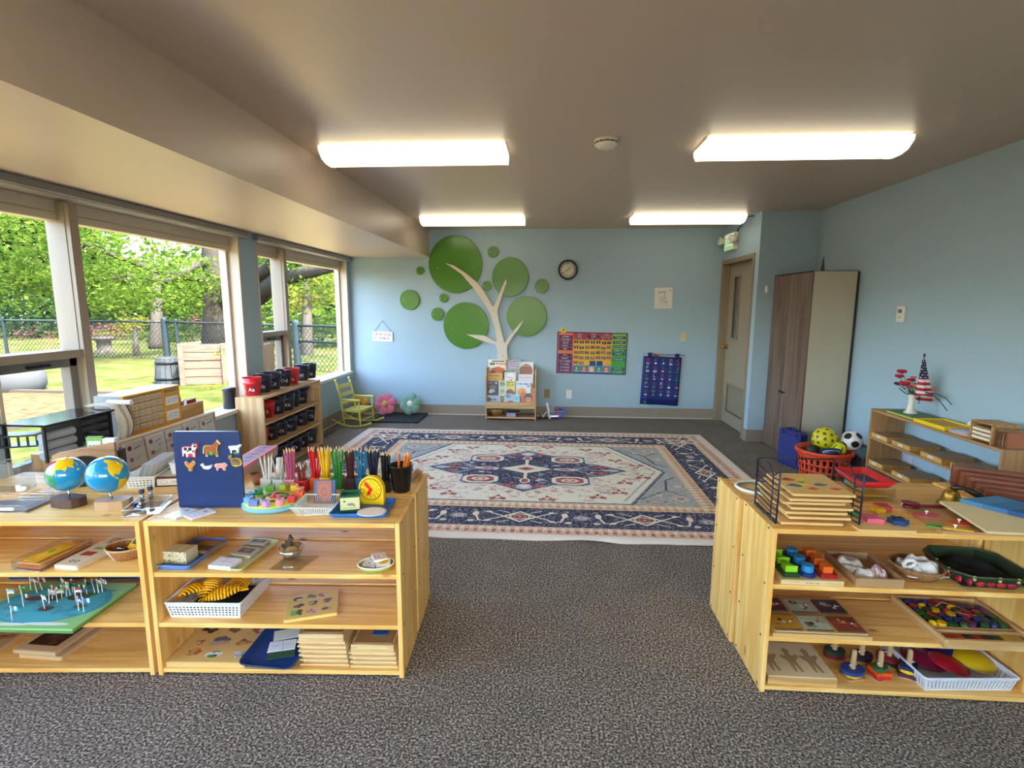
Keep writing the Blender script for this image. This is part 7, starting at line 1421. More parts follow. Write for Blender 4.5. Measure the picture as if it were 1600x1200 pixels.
pegs = [(1331, 1056, [('d8a818', 'b'), ('1c3c80', 'a')], 'stacking peg toy with blue over yellow discs, front row left', .046), (1373, 1058, [('c01c28', 's'), ('e0561c', 's'), ('2a5a34', 'b')], 'stacking peg toy with orange and red star shapes, front row middle', .04), (1418, 1056, [('4a1c3c', 's'), ('e8c010', 'b'), ('1a2058', 's')], 'stacking peg toy with navy, yellow and purple layers, front row right', .042),
        (1303, 1026, [('8a2030', 'a'), ('143c2c', 'a')], 'stacking peg toy with dark green over red discs, back row left', .04), (1345, 1034, [('b89018', 'b'), ('241834', 'a')], 'stacking peg toy with dark purple over yellow, back row middle', .044), (1388, 1036, [('143020', 's'), ('8a1424', 'a')], 'stacking peg toy with crimson over dark green, back row right', .046)]
for (px, py, ly, lb, r_) in pegs:
    p = at(px, py, z); t = thing('peg_toy', lb, 'toy', (p.x, min(p.y, yF + .2), z), R(rnd.uniform(-30, 30)), None); zz = .0
    part('base', MB().prism(rrect(r_ * 1.7, r_ * 1.3, .01), 0, .006), DW, t)
    zz = .006
    for cc, sh in ly:
        pts = star(4, r_, r_ * .62, 0, 0, .5) if sh == 's' else (ell(r_, r_ * .75, 22) if sh == 'a' else ell(r_ * .8, r_ * .6, 7)); part('shape', MB().prism(pts, zz, zz + .014), mat(cc, .4), t, bev=.002); zz += .0145
    part('peg', MB().cyl((0, 0), .0095, .006, .105, 14).sphere((0, 0, .105), .0095, 12, 6), mat('b89468', .5), t)
    part('cross_pin', MB().tube([(-.016, 0, zz + .012), (.016, 0, zz + .014)], .0025, 6), mat('d8ccc0', .5), t)
q = at(1500, 1082, z); c, w, a = span(1452, 1580, 1082, z)
perf('storage_basket', 'white perforated basket of coloured plastic dishes, bottom shelf at right', 'basket', (c.x, c.y + .0, z), a, w * 1.13, .26, .058, mat('d3d6da', .4), 24, 16, 5, fl=.012)
for k, (dx, dy, cc, lb, sx) in enumerate(((-.07, .15, '7a1038', 'large maroon plastic dish in the white basket at right', 1.0), (.0, .12, 'a81428', 'red plastic dish overlapping the maroon one', .8), (.03, .2, '101c50', 'dark blue plastic dish at the back of the white basket', .8), (.105, .13, 'c8a414', 'yellow plastic dish at the right of the white basket', .75))):
    t = thing('plastic_dish', lb, 'dish', (c.x + dx, c.y + dy, z + .015 + .006 * k), (R(4), R([6, 8, -4, -8][k]), R(20 * k))); part('dish', MB().lathe([(.001, .02), (.045, .018), (.068, .006), (.072, .0), (.07, -.001), (.044, .014), (.001, .016)], 28, sx=sx * 1.1, sy=.95), mat(cc, .3), t, loc=(0, 0, .012)); part('rim', MB().tube([(.0725 * sx * 1.1 * math.cos(k_ * PI / 14), .069 * math.sin(k_ * PI / 14), .012) for k_ in range(28)], .003, 6, closed=True), mat(cc, .3), t)

# ================================================================ wall shelf on the right
ZD = .688; XA = 2.60
def thinbox(label, px, py, z, w=.19, d=.20, h=.03):
    p = at(px, py, z); t = thing('wooden_box', label, 'box', (DXf + .012, p.y, z), R(-90)); part('box', MB().box(0, w, 0, d, 0, h), wood('d8a85c', 'c08e48', 0, 0), t, bev=.001); part('lid', MB().box(-.002, w + .002, -.002, d, h, h + .005), mat('9a7f5c', .5), t)
    im = Img(60, 24, 'dcd4cc'); im.scrib(8, 52, 10, 5, 'a08c7c', 3); part('label', MB().box(w * .38, w * .62, -.003, -.001, .008, h - .004), printed(im, 'xz'), t); return t
for (px, py, z, lb) in ((1366, 681, .476, 'flat wooden box at the far end of the wall shelf\'s upper level'), (1405, 694, .476, 'second flat wooden box from the far end, upper level'), (1455, 712, .476, 'third flat wooden box from the far end, upper level'), (1512, 731, .476, 'fourth and nearest flat wooden box, upper level'),
                      (1359, 722, .262, 'flat wooden box at the far end of the wall shelf\'s lower level'), (1402, 741, .262, 'second flat wooden box from the far end, lower level')): thinbox(lb, px, py, z)
p = atx(1413, 765, XR); 
pt_ = atx(1417, 719, XR - .004); single('outlet_cover', MB().box(-.003, 0, -.05, .05, -.045, .045), mat('d0cfe0', .4), 'pale outlet plate on the wall behind the wall shelf', 'outlet', (XR, pt_.y, pt_.z), 0, bev=.002)
# on top: books, vase, yellow frame, disc, sorter
p = at(1404, 656, ZD); t = thing('green_book', 'thin green and yellow book under the white vase', 'book', (DXf + .03, 3.98, ZD), R(-90)); part('cover', MB().box(0, .30, 0, .18, .012, .016), mat('2f6a48', .5), t); part('pages', MB().box(.002, .298, .0, .178, .001, .012), mat('b4b848', .6), t, label='yellow-green edge')
t = thing('yellow_tray', 'flat bright yellow tray on the wall shelf beside the green book', 'tray', (DXf + .012, 3.66, ZD), R(-90)); YF2 = mat('e8c80c', .4); w_, dq = .28, .2
for b_ in ((0, w_, 0, .014, 0, .022), (0, w_, dq - .014, dq, 0, .022), (0, .014, .014, dq - .014, 0, .022), (w_ - .014, w_, .014, dq - .014, 0, .022)): part('rim', MB().box(*b_), YF2, t)
part('panel', MB().box(.014, w_ - .014, .014, dq - .014, 0, .014), mat('c89a28', .5), t)
t = thing('round_board', 'round lavender board lying behind the small wooden sorter', 'board', (DXf + .125, 3.30, ZD)); part('base', MB().lathe([(.001, 0), (.118, 0), (.12, .004), (.12, .012), (.001, .012)], 36), mat('c09a78', .5), t); part('face', MB().lathe([(.001, .012), (.118, .012), (.118, .016), (.001, .016)], 36), mat('b4a8c4', .5), t)
p0, p1 = at(1525, 680, ZD), at(1557, 692, ZD)
t = thing('paper_sorter_small', 'small wooden four-slot sorter filled with paper slips', 'sorter', (DXf + .014, 3.19, ZD), R(-90)); w_, dq, h_ = .155, .15, .115; SO = wood('c49a62', 'a67c46', 0, 0)
part('side', MB().box(0, .008, 0, dq, 0, h_), SO, t); part('side', MB().box(w_ - .008, w_, 0, dq, 0, h_), SO, t); part('back', MB().box(.008, w_ - .008, dq - .006, dq, 0, h_), SO, t)
for k in range(5): part('shelf', MB().box(.008, w_ - .008, 0, dq - .006, .012 + k * .0238, .016 + k * .0238) if k < 4 else MB().box(.008, w_ - .008, 0, dq - .006, h_ - .006, h_), SO, t)
for k in range(3): part('paper_stack', MB().box(.014, w_ - .014, .004, .13, .0165 + k * .0238 + .024 * (k > 5), .029 + k * .0238), mat('e6dcc8', .7), t)
part('paper_corner', MB().prism([(0, 0), (-.04, 0), (0, .04)], 0, .002, mat=Matrix.Translation((0, .01, h_ - .04)) @ RX), WHITE, t)
t = clearbox('card_case', 'clear case of orange divider cards at the near end of the wall shelf', 'case', (DXf + .12, 2.94, ZD), 0, .2, .085, .1, fac=.08)
for k, cc in enumerate(('8a3a28', 'c05a2c', '3a4a34', 'c8a868', '5a4a38', 'b8601c', 'b86420')): single('divider_card', MB().box(-.09, .09, 0, .004, 0, .075 if k < 5 else .085), mat(cc, .6), ['rust', 'orange-red', 'dark green', 'tan', 'brown', 'deep orange', 'foremost orange'][k] + ' divider card in the clear case', 'card', (DXf + .12, 3.008 - .0095 * k, ZD + .004))
# vase of flowers and flag
p = at(1417, 640, ZD + .016); VX, VY = DXf + .12, 3.86; t = thing('vase', 'slim white fluted vase standing on the green book', 'vase', (VX, VY, ZD + .0165))
part('body', MB().lathe([(.001, 0), (.042, 0), (.04, .008), (.026, .02), (.019, .05), (.019, .09), (.022, .12), (.027, .135), (.024, .135), (.017, .1), (.001, .02)], 24), mat('dcd8c8', .35), t)
t = thing('flower_bouquet', 'bouquet of red and peach artificial flowers in the white vase', 'flowers', (VX, VY, ZD + .15)); ST = mat('34522e', .6)
fls = [(-.07, .0, .16, 'a81c34', .026), (-.075, .01, .125, 'a81c34', .024), (-.055, -.01, .075, 'a01830', .03), (-.08, .01, .07, '3a1a3a', .02), (-.03, .0, .09, 'd86a50', .018), (-.01, .01, .10, '8a2438', .022), (.012, -.01, .065, 'd88a68', .022), (-.02, -.01, .055, 'b8402c', .018), (.03, .0, .05, 'a8342c', .02), (.045, .01, .07, 'c8a0a0', .016), (.085, -.01, .045, 'd88050', .026), (.0, .01, .12, 'c06a68', .016)]
for (x, y, z_, cc, r_) in fls:
    r_ *= 1.2
    f = part('flower', MB().sphere((0, 0, 0), r_ * .55, 10, 6, sc=(1, 1, .9)), mat(cc, .7), t, loc=(x, -x * .4 + y, z_))
    for k in range(7):
        g = 2 * PI * k / 7; part('petal', MB().sphere((r_ * .55 * math.cos(g), r_ * .55 * math.sin(g), .003), r_ * .5, 8, 5, sc=(1, 1, .8)), mat(cc, .7), f)
    part('stem', MB().tube([(0, 0, -.07), (x * .4, 0, z_ * .3), (x, -x * .4 + y, z_ - .005)], .002, 5), ST, t)
for k in range(16):
    g = rnd.uniform(0, 6.28); r_ = rnd.uniform(.02, .06); x, y, z_ = r_ * math.cos(g), r_ * math.sin(g) * .6, rnd.uniform(.0, .06); V = [(x, y, z_), (x + .02 * math.cos(g) - .008, y, z_ + .02), (x + .045 * math.cos(g), y + .01, z_ + .03), (x + .02 * math.cos(g) + .008, y, z_ + .015)]
    part('leaf', MB().add(V, [(0, 1, 2, 3)]), mat('3f5f38', .6), t, sol=.001)
for pts in ([(0, 0, -.01), (.06, -.0, .03), (.13, -.01, .025), (.18, -.02, -.02), (.22, -.03, -.07)], [(0, 0, -.01), (.08, .0, .03), (.17, .02, .03), (.25, .04, .01), (.30, .05, -.03)], [(0, 0, -.01), (-.05, 0, .01), (-.1, -.01, .045)]):
    pts = [(x * .35, -x * .93 + y, z_) if x > 0 else (x, y, z_) for x, y, z_ in pts]; part('grass_blade', MB().tube(pts, .003, 5), mat('23342a', .6), t)
t = thing('small_flag', 'small furled American flag with stars and stripes standing in the vase', 'flag', (VX + .03, VY - .03, ZD + .15))
im = Img(120, 260, 'a02038')
for k in range(7): im.rect(0, 252 - k * 34, 120, 268 - k * 34, 'd8ccc8')
im.rect(0, 0, 120, 110, '1a1c38')
for i in range(8):
    for j in range(7): im.ell(8 + i * 15 + (j % 2) * 7, 8 + j * 16, 3, 3, 'c8c8d4')
Hf = .27
def fl_(u, v):
    g = 2 * PI * u; r_ = .012 + .062 * (1 - v) ** 1.15; return ((r_ * math.cos(g) + .02 * (1 - v) * (1 + .0)) * .8, r_ * math.sin(g) * .55 * (1 + .25 * math.sin(5 * g)) - .02 * (1 - v), v * Hf - .02 + .03 * (1 - v) * math.cos(g + 2.2))
part('cloth', MB().grid(fl_, 28, 14), printed(im, 'xz', .8), t, sol=.0012); part('pole', MB().tube([(0, 0, -.06), (0, 0, Hf + .01)], .0025, 6), BLACK, t); part('finial', MB().sphere((0, 0, Hf + .015), .008, 10, 8, sc=(1, 1, 1.4)).sphere((0, 0, Hf + .002), .005, 8, 6), mat('4a4640', .4, .4), t)
# ---------------------------------------------------------------- suitcase, laundry basket, balls
a_ = at(1213, 721, 0); b_ = at(1246, 735, 0)
t = thing('plastic_case', 'upright navy blue plastic carrying case by the wardrobe', 'case', (a_.x, a_.y, 0), math.atan2((b_ - a_).y, (b_ - a_).x)); w_ = (b_ - a_).length; h_ = .335; NB = mat('1c2468', .45)
part('shell', MB().prism(rrect(w_, h_, .03, 5, w_ / 2, h_ / 2), -.035, .035, mat=Matrix.Translation((0, .04, 0)) @ RX), NB, t, bev=.012); part('panel', MB().prism(rrect(w_ - .05, h_ - .07, .02, 4, w_ / 2, h_ / 2 - .01), .035, .04, mat=Matrix.Translation((0, .04, 0)) @ RX), mat('20296e', .5), t, bev=.003)
part('handle', MB().tube([(w_ / 2 - .045, .04, h_ - .005), (w_ / 2 - .04, .04, h_ + .018), (w_ / 2 + .04, .04, h_ + .018), (w_ / 2 + .045, .04, h_ - .005)], .008, 8), NB, t)
for x in (w_ * .2, w_ * .8): part('latch', MB().cbox(x, .02, h_ - .03, .02, .05, .03), mat('141a50', .4), t, bev=.003)
cx_, cy_ = 2.30, 4.38; t = thing('laundry_basket', 'round orange plastic laundry basket full of balls by the wardrobe', 'basket', (cx_, cy_, 0)); OR = mat('d8431c', .45); Hb = .29; r0, r1 = .155, .20
NU, NV = 52, 9
def bw(u, v):
    zs = [0, .06, .2, .26, .40, .46, .60, .66, .80, 1.0][round(v * NV)]; g = 2 * PI * u; return ((r0 + (r1 - r0) * zs) * math.cos(g), (r0 + (r1 - r0) * zs) * math.sin(g), zs * Hb)
part('wall', MB().grid(bw, NU, NV, skip=lambda i, j: i % 2 == 1 and j % 2 == 1), OR, t, sol=.004); part('bottom', MB().lathe([(.001, 0), (r0, 0), (r0, .005), (.001, .005)], 36), OR, t)
part('rim', MB().lathe([(r1, Hb - .03), (r1 + .014, Hb - .026), (r1 + .016, Hb), (r1 + .006, Hb + .006), (r1 - .004, Hb), (r1 - .004, Hb - .03)], 48, cap=False), OR, t)
def ico_v():
    g = (1 + 5 ** .5) / 2; V = []
    for a in (-1, 1):
        for b in (-g, g): V += [(0, a, b), (a, b, 0), (b, 0, a)]
    return [Vector(v).normalized() for v in V]
def ball(name, label, loc, r, mats, spots, th, seg=48, rot=(.3, .5, .2)):
    t = thing(name, label, 'ball', loc, rot); mb = MB().sphere((0, 0, 0), r, seg, seg * 2 // 3); 
    sp = [Vector(s) for s in spots]
    for i, f in enumerate(mb.f):
        c = sum((Vector(mb.v[k]) for k in f), Vector()) / len(f); c.normalize()
        if max(c.dot(s) for s in sp) > math.cos(th): mb.m[i] = 1
    part('surface', mb, mats, t); return t
yp = []
for k in range(46): zz = 1 - 2 * (k + .5) / 46; g = k * 2.39996; rr_ = math.sqrt(1 - zz * zz); yp.append((rr_ * math.cos(g), rr_ * math.sin(g), zz))
q = aty(1289, 686, cy_ + .04); ball('spotted_ball', 'yellow ball with brown spots on top of the orange basket', (q.x, cy_ + .04, q.z), .098, [mat('d0c414', .4), mat('5a4a14', .5)], yp, .13, 72)
q = aty(1333, 689, cy_ - .03); ball('soccer_ball', 'black and white soccer ball on the right of the orange basket', (q.x - .005, cy_ - .02, q.z), .082, [mat('e4e4e0', .35), mat('121214', .35)], ico_v(), .36, 96, (.25, .1, .4))
q = aty(1310, 700, cy_ - .05); t = thing('striped_ball', 'yellow and green ball with dark streaks between the other balls', 'ball', (q.x + .0, cy_ - .05, q.z - .01), (.4, .2, 0)); mb = MB().sphere((0, 0, 0), .058, 32, 20); mb.m = [2 if (math.sin(6 * math.atan2(mb.v[f[0]][1], mb.v[f[0]][0])) > .75 and abs(mb.v[f[0]][2]) < .045) else (1 if mb.v[f[0]][2] < -.005 else 0) for f in mb.f]; part('surface', mb, [mat('dce01c', .4), mat('5cb81c', .4), mat('2a4a1c', .4)], t)
q = aty(1297, 702, cy_ - .08); t = thing('blue_pail', 'dark blue plastic bowl lying tilted in the orange basket', 'bowl', (q.x, cy_ - .09, .262), (R(-35), R(5), 0)); part('bowl', MB().lathe([(.001, -.03), (.06, -.025), (.085, .03), (.08, .03), (.055, -.02), (.001, -.024)], 28), mat('16305e', .35), t); part('stripe', MB().tube([(.075 * math.cos(R(200 + k * 10)), .075 * math.sin(R(200 + k * 10)), .012) for k in range(14)], .003, 6), mat('c8d0d8', .4), t)
single('dark_ball', MB().sphere((0, 0, 0), .055, 20, 12), mat('1c2420', .5), 'dark green-black ball low in the orange basket, left side', 'ball', (cx_ - .10, cy_ - .02, .275))
single('dark_ball', MB().sphere((0, 0, 0), .13, 20, 12, sc=(1, 1, .8)), mat('20262a', .6), 'big dark ball filling the bottom of the orange basket', 'ball', (cx_, cy_ + .01, .112))
t = thing('grey_bin', 'dark grey plastic bin with a lid between the orange basket and wall shelf', 'bin', (2.60, 4.36, 0), R(8)); part('bin', traymb(.18, .24, .27, .02, .02, .004, cy=0), mat('3a3e44', .5), t); part('lid', traymb(.2, .26, .02, .02, -.0, .004, cy=0), mat('5a6068', .4), t, loc=(0, 0, .272), rot=(R(8), 0, 0))
q = at(1342, 747, .10); t = thing('teal_card', 'small turquoise folder leaning by the wall shelf end', 'card', (2.26, 3.97, .0), (R(-10), 0, R(-20))); part('cover', MB().prism([(0, 0), (.12, 0), (.12, .16), (.05, .2), (0, .2)], 0, .006, mat=RX), mat('3cb8c8', .5), t, bev=.001); part('back_cover', MB().prism([(0, 0), (.12, 0), (.12, .16), (.05, .2), (0, .2)], -.012, -.008, mat=RX), mat('2c98a8', .5), t)
# ================================================================ reading corner
a_, b_ = at(758.5, 656, 0), at(837, 657, 0); BW = (b_ - a_).length; BYc = 6.56
a_ = aty(758.5, 650, BYc); a_ = Vector((aty(758.5, 655, BYc).x, BYc, 0)); BW = aty(837, 655, BYc).x - a_.x
BKW = wood('d8b483', 'bf965f', 0, .1); BKZ = wood('d8b483', 'bf965f', 2, .1)
t = thing('book_rack', 'small light wood book display rack against the back wall below the tree trunk', 'bookcase', a_); HB = .66; DB = .28
def sp(x): return MB().add([(x, 0, 0), (x, DB, 0), (x, DB, HB), (x, .16, HB), (x, 0, .22), (x + .014, 0, 0), (x + .014, DB, 0), (x + .014, DB, HB), (x + .014, .16, HB), (x + .014, 0, .22)], [(0, 1, 2, 3, 4), (9, 8, 7, 6, 5), (0, 5, 6, 1), (1, 6, 7, 2), (2, 7, 8, 3), (3, 8, 9, 4), (4, 9, 5, 0)])
for x in (0, BW - .014): part('side_panel', MB().box(x, x + .014, 0, .05, 0, HB * .86).box(x, x + .014, .05, DB, 0, HB), BKZ, t)
part('shelf', MB().box(.014, BW - .014, .0, DB, .025, .04), BKW, t); part('shelf', MB().box(.014, BW - .014, .0, DB, .155, .17), BKW, t); part('front_board', MB().box(.014, BW - .014, .0, .012, .17, .235), BKW, t)
for k in range(4):
    y0 = .03 + k * .062; z0 = .19 + k * .105
    part('tier', MB().box(.014, BW - .014, y0, y0 + .055, z0 - .012, z0), BKW, t); part('tier_back', MB().box(.014, BW - .014, y0 + .05, y0 + .056, z0 - .012, min(z0 + .1, HB)), BKW, t)
def cover(w, h, bgc, draw): im = Img(w, h, bgc); draw(im); return im
def fc(n):
    def d(im):
        W_, H_ = im.w, im.h; r = random.Random(n)
        if n == 0: im.rect(18, 6, 80, 12, '3a4a5a'); im.scrib(8, 92, 16, 12, '7a4a20', 2); im.rect(52, 16, 94, 28, 'e8902c'); im.poly([(5, 96), (20, 44), (48, 34), (80, 46), (96, 96)], 'c84a20'); im.ell(50, 60, 18, 22, 'd8581c'); im.ell(22, 72, 18, 16, '3a1c14'); im.ell(80, 74, 16, 18, '1c2418')
        if n == 1: im.rect(0, 0, 100, 130, '8a9c80'); im.rect(22, 4, 78, 60, 'b8a8bc'); im.scrib(26, 74, 10, 9, '7a5a86', 5); im.scrib(26, 74, 26, 9, '8a6a96', 6); im.scrib(26, 74, 42, 9, '7a5a86', 7); im.text(12, 64, 'a', 4.2, '3a8ab0'); im.text(40, 62, 'b', 4.4, 'c83a3a'); im.text(66, 64, 'c', 4.2, '2f9a98')
        if n == 2: im.scrib(20, 70, 6, 3, '8a8a8a', 2); im.ell(48, 54, 42, 40, '7a3a20'); im.ell(30, 60, 20, 34, '8c4424'); im.ell(66, 62, 20, 32, '8c4a28'); im.scrib(24, 70, 22, 6, 'd8c0b0', 3)
        if n == 3: im.scrib(10, 80, 10, 10, 'b87820', 2); im.scrib(8, 60, 28, 8, 'c88a28', 4); [im.ell(8 + k * 12, 62 + r.uniform(-4, 4), 7, 9, r.choice(['3a2a24', 'b8502c', '7a3a5a', 'c8a030'])) for k in range(8)]
        if n == 4: im.ell(50, 36, 40, 34, 'eceae8'); im.line(20, 24, 80, 30, 3, '9aa0a8'); im.ell(48, 50, 16, 10, 'b83a4c'); im.ell(60, 40, 6, 5, '3a4a6a')
        if n == 5: im.scrib(12, 90, 16, 7, 'a8a8b4', 2); im.ell(26, 62, 22, 12, 'c83a34'); im.ell(78, 62, 20, 12, 'c03a34'); im.ell(50, 58, 12, 10, '2c2c2c'); im.ell(44, 44, 5, 5, '2c2c2c')
        if n == 6: im.rect(0, 0, 100, 130, '1c2c5a'); im.ell(82, 16, 8, 10, 'e8e8e8'); im.scrib(10, 50, 12, 5, 'd0d0e0', 3); im.ell(50, 50, 34, 18, '6a5a50'); im.ell(46, 84, 26, 18, 'b8bcc8'); im.ell(30, 92, 14, 14, 'd0d4dc'); im.rect(0, 104, 100, 130, '2c3c6c')
        if n == 7: im.ell(40, 24, 30, 20, '8ab090'); im.rect(16, 20, 60, 26, '5a8a68'); im.ell(40, 76, 26, 20, 'a8c0a0'); im.scrib(26, 60, 72, 6, '4a6a5a', 3)
        if n == 8: im.scrib(22, 86, 10, 14, '8a7a20', 2); im.scrib(18, 90, 32, 12, '8a7a20', 9); im.ell(52, 118, 46, 46, '8c2c20'); im.ell(40, 122, 12, 16, 'f0ecec'); im.ell(66, 122, 12, 16, 'f0ecec')
        if n == 9: im.scrib(8, 92, 16, 11, '3a5a96', 4); im.ell(40, 76, 30, 26, 'd8902c'); im.ell(24, 66, 12, 14, 'e0a040'); im.ell(54, 96, 18, 18, 'c87a24'); im.ell(84, 36, 7, 7, '3a5a80'); im.ell(84, 96, 9, 10, '8aa0a8')
        if n == 10: im.rect(0, 0, 100, 12, 'b8b4c8'); im.ell(16, 30, 12, 16, '2a3a44'); im.scrib(30, 76, 26, 14, '2a4a7a', 3); im.rect(10, 54, 100, 70, '5a8ab0', .6)
        if n == 11: im.ell(24, 16, 16, 12, '4a80b0'); im.ell(46, 32, 8, 14, 'e0a878'); im.ell(40, 60, 22, 12, 'b84a4c'); im.ell(80, 30, 16, 12, '6ab0d0')
        if n == 12: im.ell(50, 32, 30, 34, '1c1412'); im.ell(50, 40, 22, 26, 'c88a50'); im.rect(28, 12, 72, 26, '1c1412'); im.ell(42, 38, 3, 3, '1c1412'); im.ell(58, 38, 3, 3, '1c1412'); im.rect(30, 64, 76, 76, 'e8d8dc')
    return d
BKS = [(758.5 + 4, 562, 32, 586, 'e4ded0', 0, 100, 96, 'picture book with orange scene, top left of the rack', 3), (790, 562, 24, 594, '8a9c80', 1, 100, 130, 'picture book with the letters abc, top middle of the rack', 3), (810.5, 565.5, 23, 590, 'dfdcd8', 2, 96, 100, 'white picture book with a brown bear, top right of the rack', 3),
       (762, 583, 23, 600, 'e0b04c', 3, 100, 76, 'yellow book behind the dark blue book, second tier left', 2), (788, 582, 18, 602, 'd8d6d4', 4, 100, 76, 'white round-topped book in the middle of the second tier', 2), (810, 585, 23, 604, 'd8d2dc', 5, 100, 76, 'pale book with red figures on the right of the second tier', 2),
       (761, 596, 17, 617, '1c2c5a', 6, 100, 130, 'dark blue night-scene book on the left of the third tier', 1), (779, 595, 12, 617, 'd8d8bc', 7, 80, 110, 'pale cream book half hidden left of the yellow book', 1), (788.5, 595, 16, 617, 'dcd070', 8, 100, 130, 'pale yellow book with red hair, middle of the third tier', 1.1), (806, 596, 23, 617, 'd4dce0', 9, 100, 110, 'white book with an orange animal on the right of the third tier', 1),
       (761, 618, 21, 629, '9fb4cc', 10, 100, 70, 'pale blue book on the lowest tier, left', 0), (788, 616, 24, 629, '90c4dc', 11, 100, 80, 'sky blue book on the lowest tier, middle', 0), (815, 615, 21, 630, 'd8562c', 12, 100, 80, 'orange book with a child\'s face on the lowest tier, right', 0)]
for (x0, y0, w, y1, bgc, n, iw, ih, lb, tier) in BKS:
    Yt = BYc + .03 + tier * .062 + .018; p = aty(x0, y1, Yt); q = aty(x0 + w, y0, Yt); z0 = .19 + int(tier) * .105 + .001; h = q.z - z0
    bk = thing('picture_book', lb, 'book', (p.x, Yt - .0, z0), (R(-7), 0, 0), 'picture books on the rack'); w_ = q.x - p.x
    full = Img(iw, int(ih * 1.0), bgc); fc(n)(full)
    part('cover', MB().box(0, w_, 0, .003, 0, h), printed(full, 'xz', .3), bk); part('pages', MB().box(.002, w_ - .001, .003, .011, .002, h - .003), PAPER, bk); part('back_cover', MB().box(0, w_, .011, .013, 0, h), mat(bgc, .4), bk)
q = aty(776, 652, BYc + .1); t = thing('wooden_bowl', 'brown wooden bowl on the bottom shelf of the book rack', 'bowl', (q.x, BYc + .12, .041)); part('bowl', MB().lathe([(.001, 0), (.05, 0), (.085, .045), (.092, .09), (.088, .09), (.08, .045), (.045, .006), (.001, .006)], 26), wood('a87c48', '8a6034', 0, 0), t); part('rim', MB().tube([(.09 * math.cos(k * PI / 14), .09 * math.sin(k * PI / 14), .09) for k in range(28)], .003, 6, closed=True), mat('b89058', .5), t)
q = aty(800, 650, BYc + .06); t = thing('card_game_box', 'small pale pink and grey box on the bottom shelf of the book rack', 'box', (q.x - .07, BYc + .03, .041)); part('base', MB().box(0, .12, 0, .09, 0, .045), mat('a894ac', .5), t, bev=.002); part('lid', MB().box(-.01, .17, -.0, .1, .0455, .06), mat('5a5258', .5), t, bev=.002)
# plastic caddies beside it
q = at(868, 656, 0); t = thing('plastic_caddy', 'clear plastic caddy full of purple and green flat toys by the book rack', 'caddy', (q.x, q.y + .07, 0), R(4)); part('bin', traymb(.19, .15, .11, .01, .02, .003, cy=0), glass('c8d4e8', .22, .1, 'clear plastic'), t); part('rim', MB().tube([(x, y, .11) for x, y in rrect(.19, .15, .01, 4)], .004, 6, closed=True), mat('c8ccd8', .4), t)
for k, (x, y, w, h, cc, ry, rx, lb) in enumerate(((-.10, -.05, .03, .22, 'dfe2ea', -12, 5, 'tall white plastic frame leaning out of the caddy'), (.0, -.02, .055, .15, '6a3ab0', 28, -8, 'purple flat toy sticking up in the caddy'), (.035, .0, .05, .13, '5a34a0', 24, 6, 'second purple flat toy behind the first in the caddy'), (.055, .02, .03, .13, '7aa02c', 34, -5, 'green flat toy in the caddy'), (.075, -.02, .035, .16, '4a78d0', 38, 4, 'blue flat toy leaning out to the right of the caddy'), (-.02, .035, .05, .12, 'a83050', 10, 8, 'crimson flat toy at the back of the caddy'), (.06, .045, .04, .12, '3a3a48', 20, -6, 'dark flat toy at the back of the caddy'), (-.05, .03, .06, .16, 'a8b0b4', -5, 10, 'grey plastic sheet standing at the back of the caddy'))):
    b = single('flat_toy', MB().prism(rrect(w, h, w * .3, 4, 0, h / 2), -.004, .004, mat=RX), mat(cc, .35), lb, 'toy', (q.x + x * .7, q.y + .07 + y, .008), (R(rx), R(ry), R(4)), bev=.001)
q2 = at(849, 655, 0); t = thing('small_pot', 'small clear pot with white gadgets between the book rack and the caddy', 'pot', (q2.x, q2.y + .04, 0)); part('pot', MB().lathe([(.001, 0), (.04, 0), (.05, .06), (.047, .06), (.037, .004), (.001, .004)], 20), glass('d8dce0', .3, .1, 'clear plastic'), t); part('spout', MB().tube([(-.01, 0, .005), (.01, 0, .05), (.035, 0, .085), (.05, 0, .09)], .009, 8), WHITE, t); part('ball', MB().sphere((-.02, .01, .045), .02, 12, 8).sphere((.012, .012, .03), .018, 12, 8), mat('b8b4b0', .5), t)
# mat and cushions
M0, M1, M2 = at(588, 661, 0), at(652, 661.5, 0), at(668, 646, 0)
t = single('floor_mat', MB().prism([(-2.20, 6.27), (M1.x, 6.29), (M2.x + .02, 6.84), (-2.20, 6.84)], 0, .022), mat('23262a', .6, bump=.2, bs=200), 'thin black folding mat on the carpet under the flower cushions', 'mat', (0, 0, 0), bev=.004)
def flower(label, px, py, d, c1, c2, Y, rot, n=6, tilt=14, zmin=None):
    p = aty(px, py, Y); t = thing('flower_cushion', label, 'cushion', p, rot or (R(90 - tilt), 0, 0), 'flower cushions'); m = mat(c1, .95, sheen=.8, bump=.4, bs=90)
    for k in range(n):
        g = 2 * PI * k / n + .3; part('petal', MB().sphere((0, 0, 0), d * .235, 18, 12, sc=(1.02, 1.0, .6)), m, t, loc=(d * .275 * math.cos(g), d * .275 * math.sin(g), 0), rot=(0, 0, g))
    part('centre', MB().sphere((0, 0, 0), d * .15, 16, 10, sc=(1, 1, .75)), mat(c2, .95, sheen=.8), t, loc=(0, 0, d * .10), label='round centre button'); part('core', MB().sphere((0, 0, -.01), d * .24, 16, 10, sc=(1, 1, .45)), m, t); return t
S_ = 6.75 / CAM_F
flower('pink plush flower cushion with a yellow centre leaning on the wall', 602.5, 631.5, 35.5 * S_, 'c8687a', 'c89838', 6.70, None)
flower('green plush flower cushion with a white centre leaning on the wall', 641.5, 631, 34.5 * S_, '6f9a82', 'd8d2c8', 6.70, None)
flower('golden yellow plush flower cushion seen behind the rocking chair arms', 563.5, 630, 27 * S_, 'c48c2c', 'b8782c', 6.62, None)
